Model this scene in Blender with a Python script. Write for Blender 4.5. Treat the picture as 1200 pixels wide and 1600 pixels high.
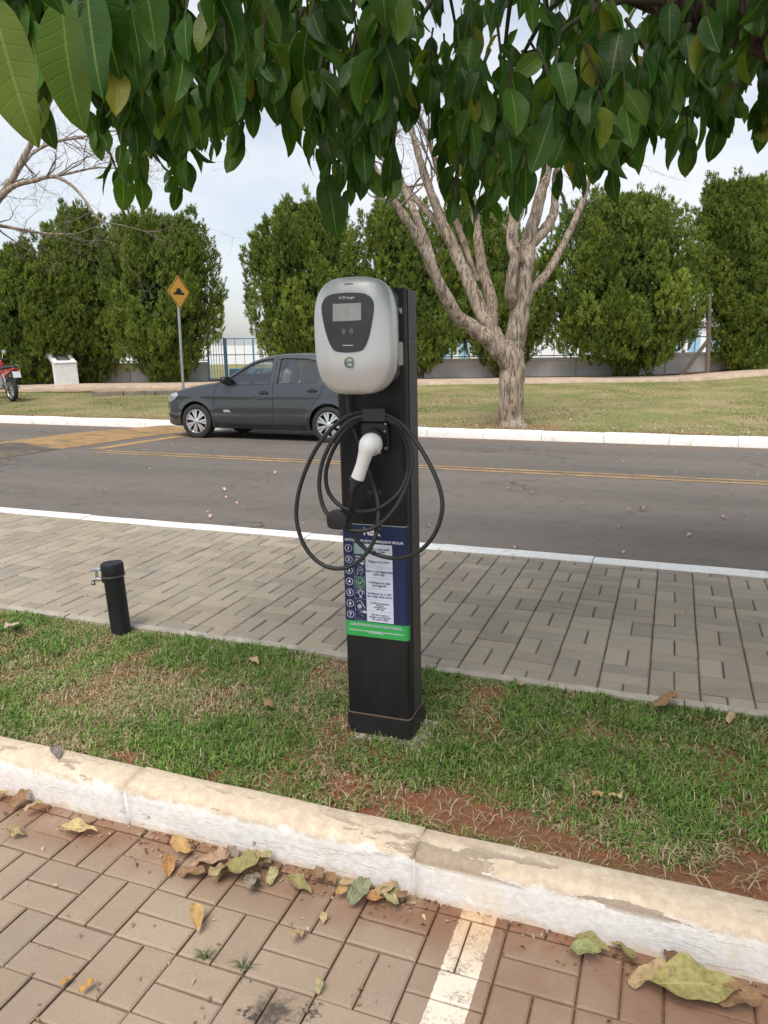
import bpy, bmesh, math, random
import numpy as np
from mathutils import Vector, Matrix, Euler, noise as mnoise
R = math.radians
for o in list(bpy.data.objects): bpy.data.objects.remove(o)
scene = bpy.context.scene
COL = scene.collection
# ------------------------------------------------------------------ camera
CAM_R = [[0.93679, -0.06540, 0.34372], [0.34965, 0.21117, -0.91277], [-0.01289, 0.97526, 0.22069]]
CAM_P = (0.0, 0.0, 1.38)
cam_d = bpy.data.cameras.new('camera'); cam = bpy.data.objects.new('camera', cam_d); COL.objects.link(cam)
mw = Matrix(CAM_R).to_4x4(); mw.translation = CAM_P; cam.matrix_world = mw
cam_d.sensor_fit = 'VERTICAL'; cam_d.sensor_height = 36.0; cam_d.lens = 36.0*1193/1600
cam_d.clip_start = 0.05; cam_d.clip_end = 12000
scene.camera = cam
# ------------------------------------------------------------------ sky, sun, exposure
SUN_EL, SUN_AZ = R(58), R(180)      # azimuth measured clockwise from +Y
world = bpy.data.worlds.new('World'); scene.world = world; world.use_nodes = True
wn, wl = world.node_tree.nodes, world.node_tree.links
for n in list(wn): wn.remove(n)
w_out = wn.new('ShaderNodeOutputWorld'); w_bg = wn.new('ShaderNodeBackground'); w_sky = wn.new('ShaderNodeTexSky')
w_sky.sky_type = 'NISHITA'; w_sky.sun_disc = False; w_sky.sun_elevation = SUN_EL; w_sky.sun_rotation = SUN_AZ
w_sky.air_density = 1.0; w_sky.dust_density = 1.5; w_sky.ozone_density = 1.0
w_tc = wn.new('ShaderNodeTexCoord'); w_map = wn.new('ShaderNodeMapping'); w_map.inputs['Scale'].default_value = (1.0, 1.0, 3.2)
w_no = wn.new('ShaderNodeTexNoise'); w_no.inputs['Scale'].default_value = 1.7; w_no.inputs['Detail'].default_value = 6; w_no.inputs['Roughness'].default_value = 0.55
w_rp = wn.new('ShaderNodeValToRGB'); w_rp.color_ramp.elements[0].position = 0.33; w_rp.color_ramp.elements[0].color = (.22,.22,.22,1)
w_rp.color_ramp.elements[1].position = 0.66; w_rp.color_ramp.elements[1].color = (.97,.97,.97,1)
w_mx = wn.new('ShaderNodeMix'); w_mx.data_type = 'RGBA'; w_mx.inputs[7].default_value = (6.2, 6.4, 6.7, 1)
w_bg.inputs['Strength'].default_value = 0.1
wl.new(w_tc.outputs['Generated'], w_map.inputs['Vector']); wl.new(w_map.outputs[0], w_no.inputs['Vector'])
wl.new(w_no.outputs['Fac'], w_rp.inputs[0]); wl.new(w_rp.outputs[0], w_mx.inputs[0]); wl.new(w_sky.outputs[0], w_mx.inputs[6])
wl.new(w_mx.outputs[2], w_bg.inputs['Color']); wl.new(w_bg.outputs[0], w_out.inputs['Surface'])
sun_d = bpy.data.lights.new('sun', 'SUN'); sun_d.energy = 2.5; sun_d.angle = R(32); sun_d.color = (1.0, .95, .87)
sun = bpy.data.objects.new('sun', sun_d); COL.objects.link(sun)
sun_dir = Vector((math.sin(SUN_AZ)*math.cos(SUN_EL), math.cos(SUN_AZ)*math.cos(SUN_EL), math.sin(SUN_EL)))
sun.rotation_euler = sun_dir.to_track_quat('Z', 'Y').to_euler(); sun.location = (-6, -8, 14)
vs = scene.view_settings; vs.view_transform = 'Standard'; vs.look = 'None'; vs.gamma = 1; vs.exposure = 0.62; vs.use_curve_mapping = False
scene.cycles.use_denoising = True
scene.cycles.max_bounces = 8; scene.cycles.transparent_max_bounces = 8; scene.cycles.caustics_reflective = False; scene.cycles.caustics_refractive = False

# ------------------------------------------------------------------ helpers
def tag(o, label=None, cat=None, group=None, kind=None):
    if label: o['label'] = label
    if cat: o['category'] = cat
    if group: o['group'] = group
    if kind: o['kind'] = kind
    return o
def empty(name, loc=(0,0,0), rot=(0,0,0), parent=None):
    o = bpy.data.objects.new(name, None); COL.objects.link(o); o.location = loc; o.rotation_euler = rot; o.empty_display_size = .1
    if parent: o.parent = parent
    return o
def link(name, me, parent=None, loc=None, rot=None):
    o = bpy.data.objects.new(name, me); COL.objects.link(o)
    if parent: o.parent = parent
    if loc is not None: o.location = loc
    if rot is not None: o.rotation_euler = rot
    return o
class MB:
    def __init__(s): s.v = []; s.f = []; s.m = []; s.c = []
    def add(s, verts, faces, mi=0):
        o = len(s.v); s.v.extend([tuple(p) for p in verts]); s.f.extend([tuple(i+o for i in f) for f in faces]); s.m.extend([mi]*len(faces)); return s
    def box(s, c, size, rot=None, bev=0.0, mi=0):
        hx, hy, hz = size[0]/2, size[1]/2, size[2]/2
        if bev > 0:
            b = min(bev, hx*.99, hy*.99, hz*.99); V = []; idx = {}
            for sx in (-1,1):
                for sy in (-1,1):
                    for sz in (-1,1):
                        for a in range(3):
                            p = [sx*hx, sy*hy, sz*hz]
                            for k in range(3):
                                if k != a: p[k] -= (sx,sy,sz)[k]*b
                            idx[(sx,sy,sz,a)] = len(V); V.append(p)
            F = []
            for a in range(3):
                o1, o2 = [(1,2),(2,0),(0,1)][a]
                for sg in (-1,1):
                    q = []
                    for (u,w) in ((-1,-1),(1,-1),(1,1),(-1,1)):
                        t = [0,0,0]; t[a] = sg; t[o1] = u; t[o2] = w; q.append(idx[(t[0],t[1],t[2],a)])
                    F.append(q if sg > 0 else q[::-1])
            for a in range(3):
                o1, o2 = [(1,2),(2,0),(0,1)][a]
                for s1 in (-1,1):
                    for s2 in (-1,1):
                        q = []
                        for (e,axf) in ((-1,o1),(1,o1),(1,o2),(-1,o2)):
                            t = [0,0,0]; t[a] = e; t[o1] = s1; t[o2] = s2; q.append(idx[(t[0],t[1],t[2],axf)])
                        F.append(q if s1*s2 > 0 else q[::-1])
            for sx in (-1,1):
                for sy in (-1,1):
                    for sz in (-1,1):
                        q = [idx[(sx,sy,sz,a)] for a in range(3)]
                        F.append(q if sx*sy*sz > 0 else q[::-1])
        else:
            V = [(x,y,z) for x in (-hx,hx) for y in (-hy,hy) for z in (-hz,hz)]
            F = [(0,1,3,2),(4,6,7,5),(0,4,5,1),(2,3,7,6),(0,2,6,4),(1,5,7,3)]
        M = rot if rot is not None else Matrix.Identity(3)
        c = Vector(c)
        return s.add([c + M @ Vector(p) for p in V], F, mi)
    def tube(s, pts, radii, n=8, cap=True, mi=0, wob=0.0, seed=0):
        P = [Vector(p) for p in pts]; m = len(P)
        if not hasattr(radii, '__len__'): radii = [radii]*m
        T = [(P[min(i+1,m-1)]-P[max(i-1,0)]).normalized() for i in range(m)]
        u = T[0].orthogonal().normalized(); V = []
        for i in range(m):
            u = (u - T[i]*u.dot(T[i])); u = u.normalized() if u.length > 1e-6 else T[i].orthogonal().normalized()
            w = T[i].cross(u)
            for k in range(n):
                a = 2*math.pi*k/n; d = u*math.cos(a)+w*math.sin(a); r = radii[i]
                if wob: r *= 1+wob*mnoise.noise((P[i]+d*radii[i])*(.9/max(radii[0],.02))+Vector((seed,0,0)))
                V.append(P[i]+d*r)
        F = [(i*n+k, i*n+(k+1)%n, (i+1)*n+(k+1)%n, (i+1)*n+k) for i in range(m-1) for k in range(n)]
        if cap: F.append(tuple(range(n-1,-1,-1))); F.append(tuple((m-1)*n+k for k in range(n)))
        return s.add(V, F, mi)
    def cyl(s, p0, p1, r, n=16, mi=0, r1=None): return s.tube([p0,p1], [r, r if r1 is None else r1], n, True, mi)
    def prism(s, poly, z0, z1, M=None, mi=0):
        n = len(poly); V = [Vector((p[0],p[1],z0)) for p in poly]+[Vector((p[0],p[1],z1)) for p in poly]
        if M is not None: V = [M @ p for p in V]
        F = [tuple(range(n-1,-1,-1)), tuple(range(n,2*n))]+[(i,(i+1)%n,n+(i+1)%n,n+i) for i in range(n)]
        return s.add(V, F, mi)
    def lathe(s, prof, n=24, M=None, mi=0, cap=True):
        V = []; F = []
        for (r,z) in prof:
            for k in range(n):
                a = 2*math.pi*k/n; p = Vector((r*math.cos(a), r*math.sin(a), z)); V.append(M @ p if M is not None else p)
        m = len(prof)
        for i in range(m-1):
            for k in range(n): F.append((i*n+k, i*n+(k+1)%n, (i+1)*n+(k+1)%n, (i+1)*n+k))
        if cap: F.append(tuple(range(n-1,-1,-1))); F.append(tuple((m-1)*n+k for k in range(n)))
        return s.add(V, F, mi)
    def mesh(s, name, mats, smooth=None):
        me = bpy.data.meshes.new(name); me.from_pydata(s.v, [], s.f)
        for m in (mats if isinstance(mats,(list,tuple)) else [mats]): me.materials.append(m)
        if len(me.materials) > 1: me.polygons.foreach_set('material_index', s.m)
        if smooth is not None:
            if smooth is True: me.polygons.foreach_set('use_smooth', [True]*len(me.polygons))
            else: me.polygons.foreach_set('use_smooth', [True]*len(me.polygons)); me.set_sharp_from_angle(angle=R(smooth))
        me.update(); return me
    def build(s, name, mats, parent=None, smooth=None, loc=None, rot=None): return link(name, s.mesh(name, mats, smooth), parent, loc, rot)
def np_mesh(name, V, F, mats, col=None, smooth=False, uv=None):
    """V (n,3), F (m,3|4) arrays -> mesh, optional per-vertex colour"""
    V = np.asarray(V, np.float32); F = np.asarray(F, np.int32); k = F.shape[1]
    me = bpy.data.meshes.new(name); me.vertices.add(len(V)); me.vertices.foreach_set('co', V.ravel())
    me.loops.add(F.size); me.loops.foreach_set('vertex_index', F.ravel())
    me.polygons.add(len(F)); me.polygons.foreach_set('loop_start', np.arange(0, F.size, k, dtype=np.int32))
    if smooth: me.polygons.foreach_set('use_smooth', np.ones(len(F), bool))
    for m in (mats if isinstance(mats,(list,tuple)) else [mats]): me.materials.append(m)
    if col is not None:
        a = me.attributes.new('Col', 'FLOAT_COLOR', 'POINT'); c = np.ones((len(V),4), np.float32); c[:,:3] = col; a.data.foreach_set('color', c.ravel())
    if uv is not None:
        a = me.attributes.new('leafuv', 'FLOAT_VECTOR', 'POINT'); c = np.zeros((len(V),3), np.float32); c[:,:2] = uv; a.data.foreach_set('vector', c.ravel())
    me.update(calc_edges=True); me.validate(); return me
def catmull(P, sub=6, closed=False):
    P = [np.array(p, float) for p in P]; n = len(P); out = []
    rng = range(n) if closed else range(n-1)
    for i in rng:
        if closed: a,b,c,d = P[(i-1)%n],P[i],P[(i+1)%n],P[(i+2)%n]
        else: a,b,c,d = P[max(i-1,0)],P[i],P[i+1],P[min(i+2,n-1)]
        for k in range(sub):
            t = k/sub
            out.append(.5*((2*b)+(-a+c)*t+(2*a-5*b+4*c-d)*t*t+(-a+3*b-3*c+d)*t**3))
    if not closed: out.append(P[-1])
    return out
def rrect(w, h, r, n=6, cx=0, cy=0):
    pts = []
    for (sx,sy,a0) in ((1,1,0),(-1,1,90),(-1,-1,180),(1,-1,270)):
        for k in range(n+1):
            a = R(a0+90*k/n); pts.append((cx+sx*(w/2-r)+r*math.cos(a), cy+sy*(h/2-r)+r*math.sin(a)))
    return pts
def px(p):      # how a world point falls on the picture; only used to rank alike pieces by size in view
    M = np.array(CAM_R); c = M.T @ (np.array(p, float)-np.array(CAM_P))
    if c[2] > -.05: return None
    return 600+1193*c[0]/-c[2], 800-1193*c[1]/-c[2], -c[2]

# ------------------------------------------------------------------ material kit
class K:
    def __init__(s, name):
        s.m = bpy.data.materials.new(name); s.m.use_nodes = True; s.nt = s.m.node_tree; s.n = s.nt.nodes; s.l = s.nt.links
        s.b = s.n['Principled BSDF']; s.out = s.n['Material Output']; s._pos = None; s._obj = None
    def new(s, t, **kw):
        n = s.n.new(t)
        for k, v in kw.items(): setattr(n, k, v)
        return n
    def put(s, sock, v):
        if isinstance(v, bpy.types.NodeSocket): s.l.new(v, sock)
        elif isinstance(v, (tuple,list)) and len(v) == 3 and sock.type == 'RGBA': sock.default_value = (*v, 1)
        else: sock.default_value = v
    def set(s, **kw):
        for k, v in kw.items(): s.put(s.b.inputs[k.replace('_',' ')], v)
        return s
    def pos(s):
        if not s._pos: s._pos = s.new('ShaderNodeNewGeometry').outputs['Position']
        return s._pos
    def obj(s):
        if not s._obj: s._obj = s.new('ShaderNodeTexCoord').outputs['Object']
        return s._obj
    def mapv(s, v, scale=(1,1,1), loc=(0,0,0)):
        n = s.new('ShaderNodeMapping'); s.put(n.inputs['Vector'], v); n.inputs['Scale'].default_value = scale; n.inputs['Location'].default_value = loc; return n.outputs[0]
    def noise(s, scale, detail=3, rough=.55, vec=None, dist=0):
        n = s.new('ShaderNodeTexNoise'); s.put(n.inputs['Vector'], vec if vec is not None else s.pos())
        n.inputs['Scale'].default_value = scale; n.inputs['Detail'].default_value = detail; n.inputs['Roughness'].default_value = rough; n.inputs['Distortion'].default_value = dist
        return n.outputs['Fac']
    def vor(s, scale, vec=None, feature='F1', out='Distance'):
        n = s.new('ShaderNodeTexVoronoi', feature=feature); s.put(n.inputs['Vector'], vec if vec is not None else s.pos()); n.inputs['Scale'].default_value = scale
        return n.outputs[out]
    def ramp(s, fac, stops):
        n = s.new('ShaderNodeValToRGB'); s.put(n.inputs[0], fac); e = n.color_ramp.elements
        while len(e) < len(stops): e.new(.5)
        for i, (p, c) in enumerate(stops):
            e[i].position = p; e[i].color = (*c, 1) if isinstance(c, (tuple,list)) else (c,c,c,1)
        return n.outputs[0]
    def mix(s, f, a, b, mode='MIX'):
        n = s.new('ShaderNodeMix', data_type='RGBA', blend_type=mode); s.put(n.inputs[0], f); s.put(n.inputs[6], a if not isinstance(a,(tuple,list)) else (*a,1)); s.put(n.inputs[7], b if not isinstance(b,(tuple,list)) else (*b,1)); return n.outputs[2]
    def math(s, op, a, b=0.0, clamp=False):
        n = s.new('ShaderNodeMath', operation=op, use_clamp=clamp); s.put(n.inputs[0], a); s.put(n.inputs[1], b); return n.outputs[0]
    def sep(s, v):
        n = s.new('ShaderNodeSeparateXYZ'); s.put(n.inputs[0], v); return n.outputs
    def step(s, v, a, b):   # smooth 0..1 between a and b
        n = s.new('ShaderNodeMapRange', interpolation_type='SMOOTHSTEP'); s.put(n.inputs[0], v); n.inputs[1].default_value = a; n.inputs[2].default_value = b; return n.outputs[0]
    def bump(s, h, strength=.3, dist=.01):
        n = s.new('ShaderNodeBump'); n.inputs['Strength'].default_value = strength; n.inputs['Distance'].default_value = dist; s.put(n.inputs['Height'], h)
        s.l.new(n.outputs[0], s.b.inputs['Normal']); return s
    def attr(s, name): 
        n = s.new('ShaderNodeAttribute', attribute_name=name); return n.outputs
    def rand(s): return s.new('ShaderNodeObjectInfo').outputs['Random']
def plain(name, col, rough=.5, metal=0, var=.12, scale=40, bump=0, spec=.5, coat=0, obj=True):
    k = K(name); v = k.obj() if obj else k.pos()
    n = k.noise(scale, 4, .6, v); lo = tuple(c*(1-var) for c in col); hi = tuple(min(1,c*(1+var)) for c in col)
    k.set(Base_Color=k.ramp(n, [(.3,lo),(.7,hi)]), Roughness=k.ramp(n, [(.3,max(.02,rough-.06)),(.7,min(1,rough+.06))]), Metallic=metal, Specular_IOR_Level=spec)
    if coat: k.set(Coat_Weight=coat, Coat_Roughness=.04)
    if bump: k.bump(k.noise(scale*4, 3, .6, v), bump, .002)
    return k.m
def flat(name, col, rough=.5, metal=0, spec=.4): 
    k = K(name); n = k.noise(25, 2, .5, k.obj()); k.set(Base_Color=k.mix(n, tuple(c*.95 for c in col), tuple(min(1,c*1.05) for c in col)), Roughness=rough, Metallic=metal, Specular_IOR_Level=spec); return k.m
TREE_LIMBS=[[(-2.657, 13.629, -0.195, 0.2754), (-2.671, 13.623, -0.046, 0.2467), (-2.677, 13.621, 0.239, 0.2295), (-2.674, 13.622, 0.577, 0.2238), (-2.67, 13.624, 0.856, 0.2295), (-2.685, 13.618, 1.077, 0.241), (-2.665, 13.658, 1.296, 0.207)], [(-2.723, 13.603, 0.89, 0.1721), (-2.865, 13.496, 1.125, 0.1715), (-3.088, 13.359, 1.379, 0.1595), (-3.367, 13.147, 1.598, 0.1413), (-3.538, 12.976, 1.789, 0.1291), (-3.684, 12.814, 2.1, 0.1114), (-3.827, 12.653, 2.454, 0.0995), (-3.974, 12.491, 2.847, 0.0878), (-4.136, 12.323, 3.181, 0.0762), (-4.367, 12.129, 3.573, 0.0594), (-4.535, 11.959, 3.914, 0.0482), (-4.724, 11.781, 4.31, 0.0372), (-4.906, 11.605, 4.692, 0.0317)], [(-3.827, 12.653, 2.454, 0.0774), (-3.945, 12.822, 2.778, 0.073), (-4.145, 12.854, 3.248, 0.0678), (-4.396, 12.973, 3.736, 0.0631), (-4.608, 13.0, 4.129, 0.052), (-4.819, 13.027, 4.532, 0.0408), (-4.95, 13.085, 4.955, 0.0352)], [(-2.757, 13.698, 1.02, 0.1387), (-2.943, 13.735, 1.299, 0.1514), (-3.162, 13.759, 1.634, 0.1524), (-3.372, 13.786, 2.026, 0.1417), (-3.583, 13.814, 2.473, 0.1249), (-3.783, 13.845, 2.866, 0.1138), (-3.913, 13.796, 3.192, 0.1018), (-4.155, 13.812, 3.712, 0.0905), (-4.355, 13.844, 4.188, 0.0789), (-4.511, 13.891, 4.632, 0.0673), (-4.668, 13.939, 5.127, 0.0554), (-4.824, 13.987, 5.673, 0.0434)], [(-3.848, 13.821, 3.029, 0.0719), (-4.13, 13.928, 3.382, 0.0729), (-4.459, 14.018, 3.72, 0.0677), (-4.792, 14.106, 4.052, 0.0562), (-5.13, 14.193, 4.455, 0.0443)], [(-3.448, 14.078, 2.375, 0.0724), (-3.57, 13.979, 2.759, 0.0721), (-3.722, 13.868, 3.243, 0.0659), (-3.867, 13.707, 3.635, 0.0595), (-3.966, 13.563, 3.953, 0.0591), (-4.041, 13.428, 4.343, 0.0528), (-4.133, 13.286, 4.673, 0.0408), (-4.233, 13.142, 4.993, 0.0347)], [(-3.12, 13.988, 1.581, 0.0952), (-3.193, 14.174, 2.037, 0.1206), (-3.354, 14.221, 2.492, 0.1093), (-3.472, 14.283, 3.003, 0.0978), (-3.544, 14.363, 3.402, 0.0862), (-3.615, 14.336, 3.893, 0.0739), (-3.754, 14.391, 4.398, 0.062), (-3.913, 14.437, 4.903, 0.0499)], [(-2.656, 13.629, 1.187, 0.1951), (-2.631, 13.638, 1.46, 0.1951), (-2.587, 13.655, 1.784, 0.1951), (-2.543, 13.671, 2.105, 0.1893), (-2.53, 13.676, 2.422, 0.1836), (-2.498, 13.688, 2.736, 0.1721), (-2.482, 13.801, 3.007, 0.1387), (-2.389, 13.836, 3.368, 0.1156), (-2.316, 13.97, 3.793, 0.1048), (-2.243, 14.105, 4.198, 0.088), (-2.172, 14.132, 4.52, 0.0762), (-2.119, 14.258, 4.944, 0.0591), (-2.067, 14.385, 5.367, 0.0476)], [(-2.533, 13.675, 2.528, 0.1033), (-2.604, 13.435, 2.77, 0.0905), (-2.651, 13.31, 3.064, 0.0842), (-2.56, 13.344, 3.413, 0.0786), (-2.471, 13.378, 3.759, 0.073), (-2.44, 13.39, 4.081, 0.0673), (-2.394, 13.3, 4.463, 0.0557), (-2.313, 13.224, 4.906, 0.0442)], [(-2.641, 13.634, 1.892, 0.1148), (-2.7, 13.399, 2.097, 0.1018), (-2.666, 13.358, 2.406, 0.1014), (-2.622, 13.321, 2.658, 0.0898), (-2.698, 13.292, 2.913, 0.0673), (-2.697, 13.4, 3.33, 0.0565), (-2.646, 13.419, 3.729, 0.0452), (-2.737, 13.491, 4.243, 0.0399)], [(-2.479, 13.802, 2.903, 0.104), (-2.336, 13.963, 3.09, 0.1106), (-2.193, 14.124, 3.289, 0.0997), (-2.134, 14.253, 3.565, 0.0827), (-2.14, 14.357, 3.946, 0.0773), (-2.126, 14.47, 4.329, 0.0599), (-2.03, 14.613, 4.762, 0.0482), (-1.895, 14.77, 5.246, 0.0364)], [(-2.481, 13.695, 2.125, 0.1033), (-2.357, 13.848, 2.246, 0.0867), (-2.212, 14.01, 2.433, 0.0815), (-2.069, 14.171, 2.706, 0.0762), (-1.96, 14.425, 3.014, 0.0714), (-1.837, 14.579, 3.325, 0.0659), (-1.697, 14.738, 3.765, 0.0543), (-1.588, 14.886, 4.205, 0.0425), (-1.419, 15.057, 4.696, 0.0342)]]
LEFT_LIMBS=[[(-16.423, 11.979, 0.007, 0.342), (-16.258, 12.041, 1.115, 0.285), (-16.112, 12.096, 1.924, 0.2707), (-15.912, 12.171, 2.585, 0.2565), (-15.708, 12.248, 3.104, 0.2422)], [(-15.753, 12.231, 2.975, 0.1389), (-14.845, 12.36, 3.457, 0.1162), (-13.957, 12.587, 3.873, 0.0997), (-13.222, 12.757, 4.182, 0.0887), (-12.696, 12.849, 4.679, 0.0726), (-12.434, 12.947, 5.094, 0.0622), (-12.048, 12.986, 5.536, 0.0516), (-11.705, 13.009, 6.08, 0.041), (-11.45, 12.998, 6.72, 0.0306)], [(-13.222, 12.757, 4.182, 0.0626), (-12.666, 12.753, 4.456, 0.0536), (-12.084, 12.759, 4.532, 0.0468), (-11.577, 12.736, 4.558, 0.0402), (-11.137, 12.688, 4.353, 0.0328), (-10.86, 12.685, 4.078, 0.0276), (-10.68, 12.753, 3.773, 0.0217), (-10.516, 12.815, 3.654, 0.0148)], [(-11.577, 12.736, 4.558, 0.0302), (-11.16, 12.893, 4.646, 0.0262), (-10.804, 13.027, 4.711, 0.0211), (-10.396, 13.181, 4.705, 0.0161), (-9.975, 13.233, 4.795, 0.012)], [(-14.845, 12.36, 3.457, 0.0739), (-14.47, 13.035, 3.872, 0.0598), (-14.117, 13.382, 3.92, 0.0495), (-13.636, 13.777, 3.835, 0.0356), (-13.261, 14.025, 3.762, 0.0246), (-12.802, 14.198, 3.729, 0.0157)], [(-12.696, 12.849, 4.679, 0.0467), (-12.688, 13.386, 5.204, 0.0427), (-12.45, 13.796, 5.489, 0.0348), (-12.08, 14.15, 5.618, 0.0264), (-11.566, 14.45, 5.759, 0.0199)], [(-15.708, 12.248, 3.104, 0.1496), (-15.67, 12.69, 4.186, 0.1313), (-15.321, 13.035, 5.241, 0.0996), (-14.831, 13.433, 6.415, 0.0671), (-14.361, 13.824, 7.457, 0.0453)], [(-15.873, 12.186, 2.846, 0.1176), (-16.369, 11.999, 3.756, 0.0962), (-17.051, 11.956, 4.681, 0.0757), (-17.464, 11.907, 5.825, 0.0544)]]
JUNIPERS=[((-19.639, 18.889, 0.305), [(4.17, 0.37, 0.95), (3.65, -0.09, 1.42), (2.9, -0.68, 1.8), (2.13, -1.08, 1.91), (1.35, -1.28, 1.83), (0.66, -1.27, 1.56), (0.2, -0.83, 0.8)]), ((-18.122, 20.315, 0.24), [(5.22, 0.1, 0.54), (4.75, -0.4, 1.15), (4.09, -0.79, 1.52), (3.31, -1.02, 1.57), (2.32, -1.03, 1.54), (1.32, -1.03, 1.35), (0.6, -0.9, 1.18), (0.14, -0.43, 0.41)]), ((-15.358, 20.715, 0.234), [(5.01, -0.36, 1.31), (4.65, -0.98, 1.6), (4.0, -1.29, 1.75), (3.24, -1.44, 1.82), (2.66, -1.36, 2.05), (2.27, -1.33, 2.11), (1.79, -1.5, 1.81), (1.19, -1.19, 1.57), (0.68, -0.52, 1.01), (0.28, -0.24, 0.9)]), ((-10.884, 22.615, 0.161), [(5.3, -0.58, 0.01), (4.99, -0.79, 0.67), (4.34, -1.57, 1.29), (3.77, -1.76, 1.56), (3.01, -1.96, 1.62), (2.23, -2.0, 1.69), (1.53, -1.75, 1.47), (1.03, -1.57, 1.16), (0.42, -1.02, 0.63)]), ((-7.632, 23.626, 0.126), [(5.35, -1.22, -0.51), (4.93, -1.42, 0.11), (4.28, -1.63, 0.7), (3.33, -1.72, 1.14), (2.36, -1.3, 1.35), (1.57, -0.81, 1.22), (1.08, -0.51, 0.92), (0.57, -0.2, 0.35)]), ((-5.201, 25.183, 0.059), [(5.17, -1.88, -0.47), (4.32, -2.08, 0.45), (3.15, -2.07, 1.2), (2.16, -2.17, 1.44), (1.35, -1.86, 1.16), (0.94, -0.92, 0.86), (0.41, -0.28, 0.35)]), ((-1.302, 26.011, 0.2), [(5.34, -1.37, 0.19), (5.09, -1.85, 0.79), (4.57, -2.32, 1.46), (3.83, -2.65, 1.91), (3.07, -2.86, 2.09), (2.3, -3.2, 2.16), (1.61, -3.06, 2.05), (1.11, -2.55, 1.78), (0.69, -0.74, 0.89), (0.45, -0.42, 0.5)]), ((2.19, 27.754, 0.132), [(5.84, -1.65, -0.19), (5.47, -1.82, 0.21), (4.76, -1.96, 0.58), (3.81, -1.85, 0.88), (2.84, -1.73, 1.08), (1.85, -1.39, 1.18), (1.04, -1.12, 1.22), (0.43, -0.96, 1.12), (0.18, -0.53, 0.73)]), ((3.945, 29.805, 0.045), [(5.54, -1.32, -0.27), (4.71, -1.65, 0.45), (3.3, -1.73, 1.04), (1.85, -1.49, 1.21), (0.36, -1.24, 0.95)])]
CABLE_A=[(-0.934, 2.235, 0.937), (-0.944, 2.24, 0.904), (-0.959, 2.25, 0.867), (-0.973, 2.262, 0.825), (-0.977, 2.268, 0.789), (-0.967, 2.27, 0.751), (-0.941, 2.27, 0.716), (-0.907, 2.27, 0.693), (-0.861, 2.27, 0.68), (-0.81, 2.265, 0.68), (-0.752, 2.25, 0.701), (-0.706, 2.24, 0.735), (-0.67, 2.235, 0.785), (-0.652, 2.235, 0.836), (-0.649, 2.24, 0.884), (-0.665, 2.25, 0.938), (-0.695, 2.265, 0.991), (-0.731, 2.28, 1.04), (-0.768, 2.29, 1.086), (-0.806, 2.29, 1.122), (-0.852, 2.285, 1.146), (-0.891, 2.285, 1.153), (-0.931, 2.285, 1.153), (-0.974, 2.28, 1.141), (-1.024, 2.27, 1.106), (-1.07, 2.255, 1.052), (-1.109, 2.245, 0.984), (-1.138, 2.235, 0.907), (-1.152, 2.23, 0.837), (-1.149, 2.225, 0.777), (-1.126, 2.22, 0.714), (-1.09, 2.22, 0.668), (-1.044, 2.22, 0.643), (-0.997, 2.22, 0.64), (-0.953, 2.225, 0.653), (-0.914, 2.23, 0.685), (-0.888, 2.24, 0.724), (-0.875, 2.25, 0.766), (-0.875, 2.27, 0.817), (-0.884, 2.29, 0.864), (-0.905, 2.31, 0.91), (-0.926, 2.32, 0.963), (-0.95, 2.325, 1.021), (-0.971, 2.325, 1.072), (-0.986, 2.325, 1.122), (-0.994, 2.325, 1.164), (-0.996, 2.322, 1.21)]
CABLE_B=[(-0.915, 2.262, 1.142), (-0.947, 2.258, 1.134), (-0.977, 2.255, 1.115), (-1.021, 2.25, 1.063), (-1.055, 2.245, 0.999), (-1.069, 2.24, 0.935), (-1.066, 2.235, 0.885), (-1.049, 2.225, 0.841), (-1.019, 2.212, 0.811), (-0.986, 2.205, 0.794), (-0.964, 2.215, 0.778), (-0.928, 2.225, 0.773), (-0.891, 2.235, 0.779), (-0.855, 2.245, 0.8), (-0.818, 2.255, 0.841), (-0.793, 2.27, 0.886), (-0.773, 2.285, 0.943), (-0.766, 2.295, 1.0), (-0.771, 2.3, 1.04), (-0.788, 2.298, 1.081), (-0.811, 2.28, 1.117), (-0.844, 2.265, 1.136), (-0.882, 2.262, 1.145)]
CABLE_C=[(-0.935, 2.312, 1.128), (-0.964, 2.31, 1.116), (-0.999, 2.305, 1.087), (-1.04, 2.3, 1.03), (-1.065, 2.295, 0.97), (-1.069, 2.29, 0.927), (-1.059, 2.285, 0.885), (-1.027, 2.28, 0.848), (-0.979, 2.275, 0.828), (-0.928, 2.272, 0.827), (-0.878, 2.272, 0.84), (-0.831, 2.28, 0.871), (-0.803, 2.3, 0.909), (-0.79, 2.32, 0.957), (-0.79, 2.328, 1.006), (-0.8, 2.328, 1.052), (-0.819, 2.325, 1.089), (-0.842, 2.318, 1.116), (-0.867, 2.313, 1.127), (-0.902, 2.312, 1.132)]
PLUG=[(-0.907, 2.3, 1.045), (-0.89, 2.255, 1.053), (-0.891, 2.235, 1.05), (-0.901, 2.232, 1.024), (-0.913, 2.234, 0.99), (-0.926, 2.236, 0.958), (-0.933, 2.236, 0.941)]
CLAMP=(-0.987, 2.2, 0.812)
HOOK=[(-0.912, 2.25, 1.167), (-0.841, 2.25, 1.129)]
SOCKET=[(-0.956, 2.335, 1.117), (-0.856, 2.335, 1.019)]
BOLTS=[(-0.927, 2.32, 1.09), (-0.869, 2.32, 1.088), (-0.867, 2.32, 1.032), (-0.866, 2.32, 1.112), (-0.887, 2.32, 1.017)]
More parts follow.
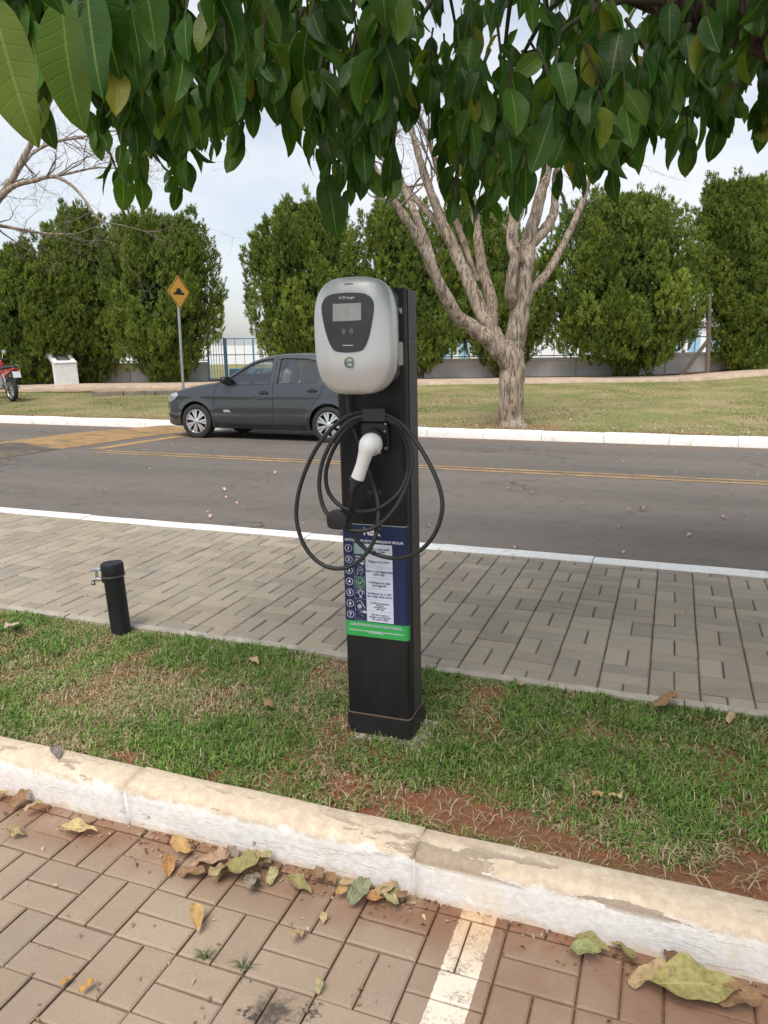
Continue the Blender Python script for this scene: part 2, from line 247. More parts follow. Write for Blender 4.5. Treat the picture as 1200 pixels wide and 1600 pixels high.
FALLEN=[(-1.681, 1.699, 0.125, 'pale yellow'), (-1.861, 1.584, 0.081, 'tan'), (-1.974, 1.744, 0.08, 'brown'), (-1.898, 1.695, 0.063, 'tan'), (-2.06, 1.726, 0.06, 'ochre'), (-1.309, 1.698, 0.083, 'ochre'), (-1.303, 1.617, 0.082, 'orange brown'), (-1.188, 1.679, 0.131, 'pinkish brown'), (-1.224, 1.616, 0.094, 'brown'), (-1.092, 1.713, 0.157, 'olive'), (-1.035, 1.641, 0.098, 'grey brown'), (-0.995, 1.68, 0.065, 'pale olive'), (-1.052, 1.757, 0.077, 'tan'), (-0.903, 1.674, 0.097, 'olive'), (-0.863, 1.727, 0.074, 'brown'), (-0.774, 1.73, 0.056, 'tan'), (-0.774, 1.684, 0.047, 'ochre'), (-0.727, 1.688, 0.093, 'grey green'), (-0.734, 1.762, 0.065, 'tan'), (-0.681, 1.691, 0.054, 'orange brown'), (-0.635, 1.684, 0.071, 'pale olive'), (-0.65, 1.747, 0.068, 'tan'), (-1.135, 1.63, 0.088, 'tan'), (-1.144, 1.74, 0.068, 'grey brown'), (-1.048, 1.699, 0.097, 'pale olive'), (-0.821, 1.722, 0.052, 'brown'), (-0.673, 1.72, 0.059, 'tan'), (-0.625, 1.719, 0.055, 'olive'), (-0.611, 1.745, 0.051, 'brown'), (-1.098, 1.455, 0.075, 'ochre'), (-0.822, 1.506, 0.065, 'tan'), (-0.788, 1.59, 0.041, 'pale yellow'), (-1.292, 1.185, 0.033, 'orange'), (-1.231, 1.187, 0.04, 'orange'), (-0.702, 1.377, 0.042, 'pale olive'), (-0.097, 1.758, 0.09, 'olive'), (-0.121, 1.679, 0.088, 'green'), (-0.027, 1.767, 0.082, 'olive'), (0.049, 1.794, 0.12, 'tan'), (0.107, 1.771, 0.082, 'dark brown'), (0.148, 1.748, 0.225, 'yellow olive'), (0.22, 1.729, 0.135, 'brown')]
VERGE_LEAVES=[(-2.978, 2.68, 0.111, 'pale pink'), (0.054, 2.871, 0.122, 'brown'), (-1.631, 2.705, 0.076, 'tan'), (-1.373, 2.362, 0.068, 'brown'), (-0.131, 2.17, 0.052, 'ochre'), (-0.084, 2.18, 0.047, 'pale yellow'), (-0.493, 2.857, 0.052, 'tan'), (0.274, 2.816, 0.063, 'tan'), (-1.903, 1.825, 0.078, 'grey')]
ROAD_PETALS=[(-1.789, 5.748, -0.112), (-0.973, 5.24, -0.105), (0.191, 6.072, -0.117), (-0.249, 5.412, -0.108), (-0.19, 6.963, -0.129), (-0.325, 6.19, -0.118), (0.476, 6.802, -0.127), (0.669, 7.024, -0.13), (-4.248, 6.627, -0.124), (-1.498, 7.596, -0.138), (-3.771, 6.087, -0.117), (-4.281, 7.782, -0.14), (-3.668, 5.477, -0.108), (-4.024, 6.303, -0.12), (-5.445, 6.239, -0.119)]
